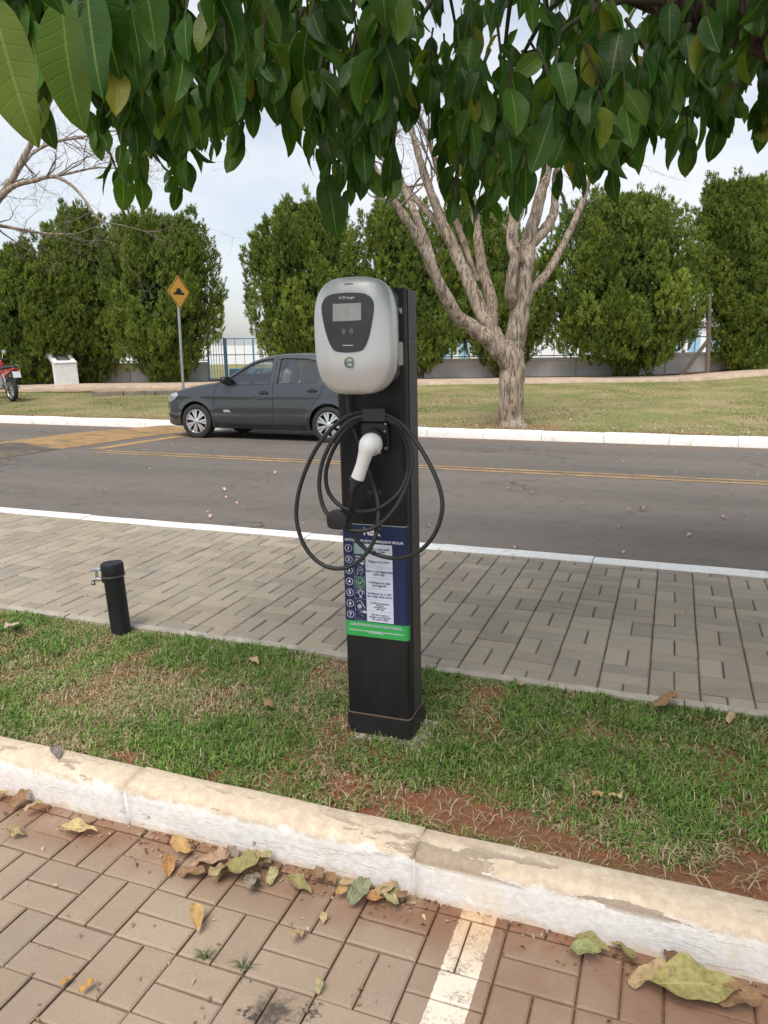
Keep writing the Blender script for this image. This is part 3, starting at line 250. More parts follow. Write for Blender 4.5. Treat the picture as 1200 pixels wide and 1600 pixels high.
SPRIGS=[(-0.914, 0.959, 1.665, 1, 0.2), (-0.923, 1.063, 1.709, 1, 0.185), (-0.935, 1.144, 1.783, 1, 0.18), (-0.921, 1.171, 1.82, 1, 0.16), (-0.909, 1.261, 1.883, 2, 0.15), (-0.991, 1.497, 1.838, 2, 0.18), (-0.867, 0.956, 1.837, 1, 0.15), (-1.12, 1.609, 1.891, 2, 0.16), (-1.0, 1.654, 1.999, 2, 0.15), (-0.961, 1.775, 2.023, 2, 0.15), (-0.859, 1.921, 2.107, 2, 0.14), (-0.741, 1.858, 2.033, 2, 0.14), (-0.622, 1.689, 2.026, 1, 0.14), (-1.932, 1.599, 1.906, 2, 0.142), (-1.53, 1.273, 1.813, 3, 0.106), (-1.583, 1.569, 1.868, 3, 0.101), (-1.762, 1.74, 1.955, 5, 0.108), (-1.519, 1.64, 1.871, 3, 0.107), (-1.581, 1.717, 1.906, 3, 0.144), (-1.431, 1.623, 1.954, 3, 0.109), (-1.589, 1.837, 2.036, 5, 0.115), (-1.223, 1.449, 1.828, 2, 0.117), (-1.389, 1.675, 1.95, 4, 0.103), (-2.017, 2.442, 2.017, 3, 0.124), (-2.187, 2.676, 2.097, 2, 0.147), (-1.85, 2.348, 1.81, 5, 0.118), (-1.515, 1.937, 1.743, 3, 0.131), (-1.592, 2.121, 1.775, 5, 0.117), (-1.944, 2.554, 1.936, 2, 0.129), (-1.575, 2.181, 1.884, 5, 0.147), (-1.791, 2.436, 1.992, 3, 0.117), (-1.527, 2.216, 1.863, 4, 0.115), (-1.767, 2.563, 2.013, 4, 0.15), (-1.911, 2.792, 1.898, 5, 0.102), (-1.458, 2.176, 1.831, 5, 0.107), (-1.721, 2.666, 2.045, 4, 0.142), (-1.838, 2.78, 2.165, 5, 0.105), (-1.691, 2.723, 2.034, 4, 0.107), (-1.306, 2.147, 1.962, 5, 0.148), (-1.315, 2.255, 1.9, 5, 0.12), (-1.703, 2.872, 2.103, 3, 0.131), (-1.175, 2.11, 1.931, 4, 0.126), (-1.158, 2.089, 1.977, 4, 0.135), (-1.227, 2.384, 1.974, 4, 0.142), (-1.403, 2.694, 2.157, 4, 0.132), (-1.243, 2.574, 2.026, 4, 0.116), (-1.233, 2.528, 2.064, 4, 0.117), (-1.328, 2.843, 1.958, 4, 0.146), (-1.184, 2.493, 1.974, 4, 0.148), (-1.013, 2.254, 1.702, 4, 0.147), (-1.241, 2.76, 1.858, 5, 0.109), (-1.151, 2.735, 1.812, 5, 0.115), (-1.005, 2.369, 1.841, 2, 0.11), (-0.929, 2.301, 1.77, 3, 0.132), (-0.966, 2.336, 1.823, 2, 0.145), (-1.014, 2.591, 1.837, 2, 0.121), (-0.855, 2.212, 1.821, 3, 0.112), (-0.925, 2.543, 1.786, 4, 0.143), (-0.974, 2.676, 1.901, 2, 0.127), (-0.948, 2.649, 1.986, 4, 0.148), (-1.025, 2.941, 2.11, 4, 0.123), (-0.896, 2.63, 2.05, 3, 0.148), (-1.01, 3.032, 2.2, 2, 0.119), (-0.858, 2.711, 2.099, 4, 0.131), (-0.803, 2.616, 2.103, 3, 0.125), (-0.768, 2.579, 1.996, 3, 0.13), (-0.81, 2.683, 2.12, 5, 0.101), (-0.875, 3.121, 1.872, 3, 0.124), (-0.777, 2.639, 1.873, 4, 0.102), (-0.745, 2.69, 1.75, 4, 0.112), (-0.734, 2.705, 1.764, 3, 0.136), (-0.826, 3.207, 1.764, 2, 0.101), (-0.762, 2.927, 1.77, 4, 0.137), (-0.682, 2.929, 1.756, 3, 0.102), (-0.726, 3.164, 1.853, 3, 0.101), (-0.562, 2.861, 1.733, 5, 0.143), (-0.581, 2.968, 1.808, 3, 0.145), (-0.484, 2.6, 1.796, 2, 0.135), (-0.575, 3.075, 1.903, 4, 0.107), (-0.465, 2.815, 1.913, 4, 0.127), (-0.393, 2.361, 1.877, 3, 0.113), (-0.476, 3.285, 1.836, 4, 0.136), (-0.406, 3.054, 1.933, 2, 0.106), (-0.401, 3.188, 1.883, 2, 0.136), (-0.414, 3.283, 1.937, 3, 0.109), (-0.242, 2.438, 1.791, 3, 0.102), (-0.247, 2.442, 1.823, 2, 0.129), (-0.253, 3.029, 1.849, 2, 0.122), (-0.237, 2.892, 1.898, 4, 0.146), (-0.201, 2.99, 1.883, 4, 0.146), (-0.167, 2.676, 1.899, 3, 0.113), (-0.115, 2.558, 1.839, 3, 0.143), (-0.127, 2.55, 1.878, 2, 0.133), (-0.097, 2.519, 1.912, 2, 0.125), (-0.1, 2.915, 2.034, 4, 0.105), (-0.008, 2.866, 1.846, 3, 0.147), (-0.02, 3.251, 2.003, 2, 0.149), (0.019, 2.614, 1.925, 5, 0.118), (0.002, 3.115, 2.063, 4, 0.14), (0.081, 2.871, 1.928, 4, 0.14), (0.081, 3.041, 2.047, 3, 0.137), (0.119, 2.538, 1.9, 3, 0.11), (0.146, 3.219, 2.157, 4, 0.1), (0.234, 3.208, 2.021, 5, 0.116), (0.235, 3.245, 2.044, 2, 0.119), (0.242, 2.712, 1.909, 4, 0.106), (0.305, 3.291, 2.096, 2, 0.124), (0.515, 3.046, 1.934, 2, 0.134), (0.651, 3.713, 2.102, 2, 0.139), (-2.11, 3.359, 2.47, 4, 0.106), (-1.53, 1.284, 1.847, 7, 0.145), (-0.293, 2.693, 1.905, 4, 0.135), (-0.223, 2.295, 1.892, 5, 0.105), (-1.39, 1.707, 2.103, 7, 0.098), (-1.851, 1.686, 2.42, 4, 0.134), (-1.133, 1.46, 1.849, 7, 0.098), (-1.306, 1.709, 1.927, 7, 0.12), (-0.683, 3.643, 2.089, 5, 0.105), (-0.696, 1.948, 1.987, 6, 0.138), (-1.522, 1.448, 1.965, 4, 0.142), (-1.739, 2.154, 2.232, 7, 0.124), (-2.246, 2.318, 2.166, 7, 0.144), (-0.075, 2.565, 1.962, 7, 0.112), (-1.796, 1.858, 2.104, 5, 0.11), (-0.852, 2.241, 1.896, 5, 0.139), (0.224, 2.927, 2.045, 4, 0.144), (-0.588, 3.432, 2.113, 4, 0.119), (0.012, 3.534, 2.489, 6, 0.101), (-0.029, 2.706, 2.318, 6, 0.104), (-1.833, 2.488, 2.044, 4, 0.097), (-1.895, 1.683, 2.074, 6, 0.147), (-0.574, 2.589, 1.776, 6, 0.115), (-1.355, 1.513, 2.038, 4, 0.11), (-0.775, 3.373, 1.965, 7, 0.139), (-2.507, 2.525, 2.313, 7, 0.128), (-1.723, 1.971, 2.327, 7, 0.128), (-1.856, 1.817, 2.063, 4, 0.106), (-2.016, 1.632, 2.05, 7, 0.107), (-1.379, 1.941, 1.922, 6, 0.137), (-0.095, 3.412, 2.379, 4, 0.129), (-0.994, 1.961, 2.121, 5, 0.122), (-2.784, 2.392, 2.249, 5, 0.139), (-0.166, 2.988, 2.035, 7, 0.142), (-0.396, 1.903, 1.708, 5, 0.14), (-2.359, 1.995, 2.251, 7, 0.123), (-0.903, 2.928, 2.254, 4, 0.125), (-0.593, 2.414, 1.821, 4, 0.097), (-0.154, 3.817, 2.521, 7, 0.112), (0.281, 2.29, 1.872, 4, 0.132), (0.517, 3.695, 2.491, 5, 0.122), (-1.888, 1.813, 2.103, 4, 0.132), (-1.64, 3.017, 2.371, 5, 0.145), (-0.712, 3.234, 1.937, 6, 0.109), (-2.408, 2.336, 2.229, 4, 0.144), (-1.216, 1.372, 1.997, 7, 0.118), (-1.267, 2.683, 2.319, 5, 0.112), (-1.332, 1.929, 2.198, 4, 0.103), (-1.721, 2.568, 2.359, 5, 0.119), (-1.376, 2.217, 2.233, 4, 0.098), (-1.299, 3.325, 2.292, 4, 0.113), (-0.364, 2.912, 2.28, 4, 0.095), (-0.4, 2.665, 1.984, 4, 0.127), (-1.053, 2.324, 1.959, 5, 0.134), (0.259, 2.349, 2.067, 4, 0.14), (-1.308, 1.549, 1.958, 4, 0.109), (0.59, 4.348, 2.261, 6, 0.102), (-2.007, 1.613, 1.943, 4, 0.122), (0.524, 3.958, 2.168, 6, 0.136), (-1.273, 1.503, 1.913, 7, 0.13), (0.311, 2.283, 1.866, 7, 0.098), (-0.892, 1.851, 1.891, 6, 0.148), (-1.678, 1.948, 2.281, 5, 0.14), (-1.992, 1.654, 2.225, 4, 0.096), (-0.027, 3.299, 2.322, 7, 0.123), (-2.547, 2.248, 2.162, 7, 0.142), (0.34, 2.619, 2.027, 7, 0.137), (-1.611, 3.292, 2.59, 7, 0.145), (-1.761, 3.273, 2.742, 5, 0.112), (-1.203, 1.404, 1.867, 6, 0.107), (-1.076, 2.237, 1.996, 4, 0.137), (-0.606, 3.399, 2.065, 7, 0.148), (-0.876, 3.667, 2.036, 4, 0.096), (-1.611, 1.668, 2.007, 4, 0.111), (-1.681, 1.66, 2.051, 7, 0.125), (-0.891, 1.995, 2.073, 4, 0.125), (-1.271, 3.2, 1.976, 7, 0.108), (-0.239, 2.445, 1.838, 6, 0.098), (-0.896, 2.432, 2.078, 4, 0.126), (-0.876, 1.92, 1.805, 4, 0.146), (-1.839, 3.341, 2.744, 7, 0.149), (-1.277, 1.906, 1.878, 4, 0.13), (-2.13, 1.895, 2.084, 6, 0.141), (-1.849, 1.964, 2.269, 5, 0.126), (-1.959, 1.692, 1.959, 6, 0.109), (-2.079, 2.922, 2.226, 4, 0.109), (0.053, 2.576, 2.037, 6, 0.128), (0.26, 3.916, 2.395, 5, 0.126), (-0.395, 3.187, 2.017, 4, 0.096), (-1.236, 2.511, 2.274, 5, 0.125), (-0.413, 3.383, 2.125, 4, 0.097), (-0.304, 3.072, 2.022, 4, 0.148), (-1.131, 2.243, 2.046, 6, 0.123), (-1.442, 1.561, 1.916, 4, 0.103), (0.573, 3.182, 2.146, 7, 0.105), (-1.948, 2.078, 2.353, 4, 0.103), (-1.567, 2.151, 1.925, 5, 0.126), (-0.413, 2.502, 2.163, 4, 0.106), (-1.543, 3.257, 2.407, 6, 0.122), (-0.24, 2.176, 2.022, 4, 0.101), (-0.709, 3.568, 2.205, 5, 0.098), (0.434, 2.751, 2.106, 7, 0.142), (-1.558, 2.316, 2.323, 4, 0.112), (-2.057, 2.456, 2.949, 7, 0.101), (-1.337, 2.734, 2.124, 6, 0.131), (-0.356, 2.587, 1.865, 6, 0.147), (-0.819, 1.967, 1.955, 4, 0.1), (-1.61, 3.503, 2.147, 7, 0.097), (0.166, 2.379, 2.082, 5, 0.146), (-1.182, 1.883, 1.948, 4, 0.142), (-1.72, 1.94, 2.286, 7, 0.137), (-0.748, 3.234, 1.958, 4, 0.119), (-1.784, 2.274, 2.034, 7, 0.109), (-1.111, 2.642, 2.022, 6, 0.127), (-1.053, 1.414, 1.908, 4, 0.106), (-2.768, 2.35, 2.426, 6, 0.128), (-2.133, 1.914, 2.13, 6, 0.118), (0.619, 3.82, 2.371, 4, 0.122), (-1.694, 1.875, 2.185, 6, 0.118), (0.097, 3.147, 2.12, 4, 0.104), (-0.671, 1.78, 1.862, 7, 0.137), (-2.587, 2.609, 2.324, 5, 0.132), (-1.661, 3.25, 2.464, 6, 0.146), (-1.159, 1.402, 1.905, 6, 0.119), (-1.755, 2.645, 2.029, 7, 0.138), (-0.272, 3.062, 2.134, 4, 0.103), (-2.008, 1.834, 2.305, 7, 0.144), (-0.948, 2.291, 1.818, 4, 0.096), (-0.044, 3.798, 2.178, 5, 0.096), (0.181, 2.529, 2.149, 4, 0.133), (-1.543, 1.889, 2.352, 4, 0.119), (-1.923, 2.863, 2.169, 7, 0.117), (-1.408, 1.463, 1.949, 4, 0.11), (-1.139, 3.393, 2.414, 6, 0.137), (0.218, 3.808, 2.575, 7, 0.14), (0.314, 3.714, 2.581, 5, 0.113), (-1.876, 2.483, 2.101, 5, 0.14), (0.497, 3.143, 2.143, 5, 0.13), (-1.986, 2.318, 2.467, 4, 0.136), (-0.413, 3.427, 2.451, 4, 0.122), (-1.918, 3.42, 2.423, 6, 0.137), (-1.393, 3.469, 2.122, 7, 0.104), (-1.19, 2.523, 2.201, 4, 0.108), (-1.726, 2.528, 2.014, 5, 0.1), (-0.433, 2.538, 1.945, 4, 0.135), (-1.553, 3.11, 2.43, 6, 0.13), (-0.144, 3.879, 2.714, 4, 0.097), (-0.73, 2.079, 2.074, 6, 0.129), (-1.016, 3.72, 2.103, 5, 0.143), (-0.985, 2.001, 1.952, 7, 0.1), (-1.479, 2.46, 2.09, 4, 0.141), (-0.69, 1.846, 1.982, 7, 0.134), (-1.441, 3.389, 2.318, 6, 0.123), (-1.533, 1.51, 2.181, 7, 0.146), (-1.675, 1.699, 1.96, 4, 0.112), (-1.115, 1.985, 2.093, 7, 0.103), (-1.715, 2.598, 2.185, 4, 0.099), (-1.349, 1.267, 1.876, 7, 0.111), (-0.373, 3.018, 2.028, 7, 0.141), (-0.6, 2.818, 1.869, 6, 0.142), (-1.683, 1.601, 1.996, 6, 0.147), (0.302, 2.422, 2.109, 7, 0.115), (-1.12, 1.306, 2.001, 7, 0.112), (-1.231, 1.474, 2.046, 7, 0.097), (0.008, 2.554, 2.256, 7, 0.143), (-0.472, 3.038, 2.05, 4, 0.114), (-0.487, 2.194, 1.707, 4, 0.097), (-0.692, 1.867, 1.792, 5, 0.15), (-1.35, 2.194, 2.184, 6, 0.12), (-1.875, 1.603, 2.004, 5, 0.144), (-0.668, 3.429, 2.041, 6, 0.138), (-1.198, 1.596, 1.79, 7, 0.141), (-2.118, 2.726, 2.437, 5, 0.116), (-0.651, 2.389, 1.909, 4, 0.133), (-1.946, 1.592, 2.093, 5, 0.148), (-1.29, 3.333, 2.379, 4, 0.128), (-1.727, 2.735, 2.262, 6, 0.12), (-0.42, 3.137, 2.048, 5, 0.108), (-2.518, 2.039, 2.135, 5, 0.11), (-0.199, 2.397, 1.917, 5, 0.102), (-0.696, 2.809, 1.88, 7, 0.13), (-2.017, 2.376, 2.483, 6, 0.126), (0.603, 4.377, 2.315, 4, 0.112), (-1.687, 2.4, 2.156, 6, 0.102), (-0.859, 1.925, 1.852, 4, 0.145), (-1.371, 1.575, 1.985, 5, 0.11), (0.057, 2.718, 1.976, 4, 0.129), (-1.834, 1.56, 2.137, 7, 0.119), (-1.731, 2.341, 2.143, 7, 0.147), (-1.941, 1.744, 1.993, 4, 0.106), (-0.089, 2.371, 1.899, 7, 0.129), (-0.706, 3.196, 2.141, 7, 0.134), (-0.339, 3.215, 1.994, 4, 0.111), (-1.306, 3.273, 2.083, 7, 0.147), (-1.249, 2.771, 2.044, 5, 0.113), (-0.359, 3.556, 2.12, 7, 0.125), (-0.067, 3.843, 2.167, 5, 0.096), (-0.258, 2.172, 1.791, 4, 0.141), (-2.697, 2.45, 2.328, 4, 0.137), (-1.73, 2.805, 2.145, 6, 0.134), (-0.708, 1.869, 1.866, 6, 0.095), (-1.906, 1.789, 2.37, 5, 0.115), (-1.697, 1.357, 1.859, 6, 0.111), (-1.144, 1.479, 1.935, 7, 0.109), (-0.618, 1.891, 2.024, 4, 0.101), (-1.329, 2.003, 2.105, 6, 0.147), (-1.989, 1.776, 2.303, 4, 0.101), (-2.085, 2.002, 2.078, 5, 0.145), (0.257, 2.778, 2.276, 4, 0.119), (-0.777, 1.949, 1.775, 4, 0.108), (-0.9, 1.914, 2.351, 5, 0.13), (-1.097, 3.054, 2.188, 7, 0.124), (-1.088, 1.935, 1.972, 4, 0.096), (-1.033, 3.578, 2.449, 6, 0.107), (0.29, 3.375, 2.079, 6, 0.149), (-0.849, 1.825, 1.845, 5, 0.098), (-1.532, 3.242, 2.435, 5, 0.106), (-1.544, 1.985, 2.064, 7, 0.127), (-1.249, 1.378, 1.885, 7, 0.113), (0.494, 4.214, 2.327, 5, 0.099), (-1.929, 2.759, 2.351, 4, 0.136), (-1.684, 3.075, 2.706, 5, 0.116), (-1.59, 3.218, 2.467, 5, 0.128), (-0.123, 2.05, 1.861, 4, 0.1), (-1.685, 1.991, 2.072, 4, 0.119), (-1.22, 1.467, 2.101, 4, 0.116), (-1.427, 2.203, 1.976, 6, 0.122), (-2.324, 2.62, 2.434, 4, 0.137), (-2.058, 3.319, 2.539, 4, 0.112), (-0.653, 2.86, 1.932, 7, 0.137), (-1.5, 1.667, 1.999, 4, 0.138), (-1.442, 2.956, 2.205, 6, 0.133), (-0.15, 3.786, 2.229, 6, 0.147), (-0.396, 3.004, 1.982, 5, 0.133), (0.503, 2.901, 1.991, 5, 0.129), (-0.544, 2.514, 2.033, 6, 0.112), (-2.601, 2.222, 2.187, 5, 0.109), (-2.156, 2.017, 2.252, 7, 0.149), (-1.221, 2.578, 2.554, 6, 0.113), (-0.654, 3.901, 2.18, 5, 0.127), (-2.334, 2.399, 2.189, 5, 0.137), (-1.02, 1.928, 2.049, 4, 0.107), (-0.297, 1.923, 1.769, 5, 0.127), (-1.753, 2.218, 2.033, 7, 0.096), (-1.236, 1.308, 1.919, 4, 0.118), (0.557, 3.219, 2.223, 7, 0.122), (0.028, 3.493, 2.236, 7, 0.102), (-0.325, 3.489, 2.213, 4, 0.106), (-0.512, 3.209, 2.111, 4, 0.114), (-0.955, 1.821, 2.033, 5, 0.099), (0.247, 3.058, 2.235, 6, 0.116), (-0.431, 2.531, 2.552, 4, 0.135), (0.41, 4.229, 2.408, 5, 0.096), (-0.948, 2.091, 1.866, 4, 0.132), (-1.57, 1.453, 1.871, 4, 0.138), (-0.924, 3.441, 2.19, 4, 0.14), (-1.391, 3.425, 2.289, 4, 0.125), (-1.443, 1.842, 1.854, 4, 0.137), (-0.305, 2.921, 1.904, 6, 0.107), (-2.187, 2.583, 2.393, 4, 0.135), (-1.149, 2.181, 2.243, 7, 0.106), (-1.569, 1.941, 1.928, 5, 0.103), (0.263, 2.357, 1.862, 6, 0.109), (-1.738, 2.096, 2.248, 6, 0.105), (-1.091, 2.335, 1.953, 5, 0.148), (0.797, 4.401, 2.458, 4, 0.124), (-1.273, 1.743, 2.169, 7, 0.147), (0.209, 3.026, 2.361, 4, 0.097), (-1.938, 3.194, 2.214, 7, 0.135), (-0.66, 2.473, 1.886, 4, 0.15), (-0.069, 3.184, 2.273, 6, 0.141), (-0.888, 3.459, 1.993, 5, 0.15), (0.437, 2.351, 1.868, 6, 0.119), (-1.926, 3.437, 2.346, 5, 0.101), (-1.228, 1.619, 1.803, 5, 0.115), (-2.146, 1.972, 2.122, 6, 0.135), (-0.223, 2.758, 1.878, 7, 0.149), (-0.982, 2.184, 2.006, 4, 0.102), (-1.353, 1.877, 2.073, 7, 0.128), (-1.324, 1.875, 1.948, 7, 0.14), (-0.426, 3.192, 2.171, 7, 0.101), (0.273, 3.53, 2.126, 5, 0.096), (-0.709, 1.902, 1.807, 6, 0.113), (-1.567, 2.026, 2.021, 7, 0.138), (-1.617, 2.744, 2.302, 5, 0.126), (-0.585, 3.781, 2.083, 5, 0.134), (-1.923, 2.214, 2.334, 5, 0.149), (-0.986, 2.031, 2.259, 6, 0.127), (-2.971, 2.392, 2.294, 7, 0.129), (-1.179, 1.926, 2.037, 5, 0.138), (-0.307, 2.982, 2.209, 4, 0.127), (-0.229, 2.534, 1.924, 4, 0.146), (-1.783, 1.929, 2.227, 5, 0.146), (0.149, 3.1, 2.26, 7, 0.099), (0.417, 2.249, 1.91, 6, 0.114), (0.242, 2.935, 2.056, 7, 0.1), (-0.594, 2.522, 1.839, 7, 0.117), (-1.828, 2.131, 2.349, 5, 0.146), (-1.868, 2.236, 2.2, 7, 0.125), (-1.756, 2.51, 1.987, 6, 0.11), (-0.452, 3.295, 2.125, 7, 0.102), (-0.481, 3.084, 2.098, 6, 0.143), (-1.969, 1.614, 1.972, 5, 0.114), (-1.109, 2.14, 2.035, 6, 0.147), (0.683, 4.021, 2.533, 6, 0.119), (-0.32, 1.993, 1.802, 4, 0.11), (-0.439, 3.367, 2.39, 6, 0.141), (-0.731, 2.118, 2.186, 6, 0.144), (-2.127, 2.022, 2.31, 4, 0.096), (-1.685, 2.776, 2.129, 6, 0.117), (0.261, 2.723, 2.135, 4, 0.104), (-0.931, 1.721, 1.894, 5, 0.103), (-1.728, 1.8, 1.969, 6, 0.098), (-1.502, 2.203, 2.183, 5, 0.135), (-0.543, 2.902, 2.13, 5, 0.107), (0.458, 3.937, 2.366, 5, 0.15), (-2.15, 2.678, 2.359, 5, 0.097), (-1.259, 2.904, 1.919, 6, 0.122), (0.335, 3.693, 2.467, 5, 0.105), (0.199, 2.441, 2.073, 5, 0.106), (-1.394, 2.254, 2.053, 4, 0.13), (-0.81, 3.396, 2.067, 4, 0.12), (-1.863, 2.475, 2.228, 5, 0.148), (-0.448, 3.219, 2.28, 7, 0.107), (-1.456, 3.148, 2.189, 7, 0.103), (0.025, 2.627, 2.047, 6, 0.126), (-0.504, 1.961, 1.797, 6, 0.111), (-0.941, 2.295, 1.957, 4, 0.097), (-1.114, 1.33, 2.096, 4, 0.149), (-1.994, 1.766, 1.986, 4, 0.095), (-0.658, 3.168, 2.049, 4, 0.111), (-0.248, 2.317, 1.995, 7, 0.114), (-0.779, 3.469, 2.097, 6, 0.104), (-0.977, 2.081, 2.032, 5, 0.123), (-1.268, 1.714, 1.968, 6, 0.123), (-1.58, 1.863, 2.083, 7, 0.13), (-2.114, 3.166, 2.322, 7, 0.115), (-1.075, 2.491, 1.909, 6, 0.124), (-1.018, 2.835, 2.27, 6, 0.114), (-0.546, 2.877, 1.941, 4, 0.097), (-1.881, 2.682, 2.293, 7, 0.141), (-1.46, 1.525, 1.895, 6, 0.135), (-1.007, 2.43, 2.067, 4, 0.125), (-2.23, 1.901, 2.202, 7, 0.142), (-1.042, 1.694, 1.983, 7, 0.099), (-0.639, 3.32, 1.983, 6, 0.133), (-1.252, 2.027, 1.944, 7, 0.104), (-0.618, 3.81, 2.188, 7, 0.123), (-1.812, 3.068, 2.227, 4, 0.097), (-1.922, 1.643, 2.008, 5, 0.133), (-1.331, 1.551, 1.931, 5, 0.116), (-0.484, 2.246, 1.726, 7, 0.137), (-1.916, 2.368, 2.272, 4, 0.141), (-1.418, 3.042, 2.554, 7, 0.099), (-1.086, 2.923, 1.998, 7, 0.11), (-1.673, 2.213, 1.993, 7, 0.137), (-2.125, 1.957, 2.296, 6, 0.101), (-0.537, 2.003, 1.88, 4, 0.135), (-2.641, 2.622, 2.493, 6, 0.147), (-0.269, 2.952, 1.92, 5, 0.125), (-2.022, 2.932, 2.494, 7, 0.112), (-1.62, 2.925, 2.324, 6, 0.11), (-1.634, 3.177, 2.468, 7, 0.099), (-0.463, 3.947, 2.174, 4, 0.118), (-0.978, 1.828, 1.891, 4, 0.136), (-2.687, 2.402, 2.393, 7, 0.099), (-1.815, 2.15, 2.204, 7, 0.105), (-0.081, 2.077, 1.911, 6, 0.099), (-1.124, 1.673, 1.787, 7, 0.109), (0.243, 3.307, 2.223, 4, 0.124), (-1.602, 1.682, 1.937, 6, 0.143), (-1.299, 1.571, 1.919, 7, 0.109), (0.129, 2.437, 2.034, 4, 0.108), (-0.049, 2.161, 1.865, 6, 0.105), (-0.711, 2.965, 1.981, 7, 0.144), (-2.009, 3.071, 2.241, 4, 0.145), (-1.233, 3.359, 2.473, 4, 0.139), (-1.761, 2.568, 2.107, 5, 0.132), (-0.25, 3.757, 2.133, 6, 0.107), (0.126, 3.408, 2.268, 7, 0.112), (-1.968, 2.782, 2.21, 7, 0.108), (-1.764, 3.158, 2.325, 6, 0.145), (-0.035, 2.723, 2.07, 6, 0.105), (-2.262, 2.405, 2.165, 4, 0.118), (-0.583, 2.288, 2.025, 5, 0.147), (-1.562, 2.032, 1.999, 4, 0.111), (-1.222, 1.306, 1.874, 6, 0.133), (-0.912, 3.209, 2.023, 6, 0.109), (-0.194, 1.972, 1.735, 4, 0.105), (-1.677, 2.724, 2.276, 7, 0.147), (-0.317, 2.085, 1.825, 7, 0.105), (-0.856, 2.939, 2.472, 7, 0.111), (-0.9, 3.541, 2.076, 7, 0.116), (-1.245, 2.052, 2.035, 7, 0.106), (-0.151, 2.2, 1.892, 6, 0.149), (-0.789, 1.896, 1.915, 4, 0.113), (-2.284, 2.19, 2.379, 5, 0.105), (-0.311, 3.599, 2.371, 6, 0.117), (0.357, 4.034, 2.223, 6, 0.102), (-0.666, 2.995, 1.954, 6, 0.146), (-0.781, 2.943, 2.026, 6, 0.137), (0.448, 2.872, 2.274, 4, 0.117), (-0.199, 2.133, 1.77, 7, 0.142), (-2.935, 2.409, 2.336, 5, 0.122), (-1.56, 1.274, 1.832, 6, 0.133), (-2.455, 2.449, 2.4, 7, 0.138), (-1.704, 2.279, 1.901, 4, 0.116), (-0.145, 1.994, 1.806, 5, 0.109), (-1.098, 2.779, 2.008, 6, 0.103), (-1.189, 1.467, 1.834, 4, 0.111), (-0.206, 3.326, 2.685, 4, 0.144), (-2.156, 2.191, 2.37, 5, 0.105), (0.494, 3.281, 2.337, 7, 0.135), (0.53, 3.092, 1.982, 4, 0.113), (0.24, 3.196, 2.06, 7, 0.101), (-1.005, 1.684, 1.876, 7, 0.133), (-0.567, 3.337, 2.08, 4, 0.12), (-2.869, 2.501, 2.462, 7, 0.149), (0.032, 2.066, 1.919, 6, 0.1), (-0.791, 3.021, 1.935, 5, 0.149), (-0.135, 3.856, 2.78, 6, 0.096), (-1.859, 2.577, 2.416, 6, 0.112), (-0.445, 3.925, 2.645, 6, 0.119), (-1.958, 2.014, 2.121, 4, 0.131), (-0.818, 2.027, 1.989, 4, 0.122), (-1.827, 2.217, 2.38, 6, 0.147), (0.383, 2.291, 1.965, 7, 0.1), (-0.291, 2.485, 1.934, 6, 0.13), (0.481, 3.776, 2.572, 4, 0.147), (-1.583, 1.582, 1.981, 4, 0.135), (-0.011, 3.804, 2.211, 5, 0.146), (-0.982, 2.701, 1.97, 7, 0.109), (-0.089, 3.671, 2.204, 7, 0.128), (-1.751, 2.343, 2.326, 4, 0.109), (0.251, 3.077, 2.125, 5, 0.128)]
LIMB_TR=[(0.769, 3.015, 2.046), (0.432, 2.834, 2.168), (0.192, 2.744, 2.268), (-0.005, 2.723, 2.339), (-0.255, 2.789, 2.475), (-0.559, 2.888, 2.664), (-0.929, 2.856, 2.79), (-1.234, 2.634, 2.802), (-1.478, 2.328, 2.725)]
# ------------------------------------------------------------------ ground heights
def zroad(Y): return float(np.interp(Y, [4.88, 8.5, 11.1, 12.85], [-.10, -.15, -.225, -.315]))
def back(u, D): return (u*.9358 - D*.3526, u*.3526 + D*.9358)      # u runs along the far wall, D is the distance towards it
def depth(X, Y): return -.3526*X + .9358*Y
def along(X, Y): return .9358*X + .3526*Y
def sm(t): t = np.clip(t, 0, 1); return t*t*(3-2*t)
def zlawn(X, Y):
    D = depth(X, Y); Dk = -.3526*X + .9358*13.0
    t = np.clip((D-Dk)/np.maximum(23.2-Dk, 2.0), 0, 1)
    return -.168 + .215*t**1.15 + .17*sm((along(X,Y)-8.5)/4.0)*t*t
# ------------------------------------------------------------------ surface materials
k = K('asphalt'); fine = k.noise(420, 2, .7); spk = k.vor(170); big = k.noise(.55, 5, .6, k.mapv(k.pos(), (.35,1.6,1))); mid = k.noise(6, 4, .65)
c = k.ramp(fine, [(.3,(.098,.086,.077)),(.7,(.185,.164,.146))]); c = k.mix(k.ramp(spk, [(.02,.75),(.18,0)]), c, (.36,.32,.28)); c = k.mix(k.ramp(k.vor(95), [(.02,.6),(.10,0)]), c, (.05,.045,.04))
c = k.mix(k.ramp(big, [(.38,0),(.68,.5)]), c, (.20,.17,.14)); c = k.mix(k.ramp(mid, [(.5,0),(.78,.4)]), c, (.055,.05,.048))
wv = k.new('ShaderNodeVectorMath', operation='ADD'); k.put(wv.inputs[0], k.pos()); nv = k.new('ShaderNodeTexNoise'); k.put(nv.inputs['Vector'], k.pos()); nv.inputs['Scale'].default_value = 2.2; nv.inputs['Detail'].default_value = 5; k.put(wv.inputs[1], nv.outputs['Color'])
crk = k.math('MULTIPLY', k.ramp(k.vor(.42, wv.outputs[0], 'DISTANCE_TO_EDGE'), [(.0,1),(.012,0)]), k.ramp(k.noise(.5,3,.5), [(.48,0),(.60,.8)])); c = k.mix(crk, c, (.03,.027,.025))
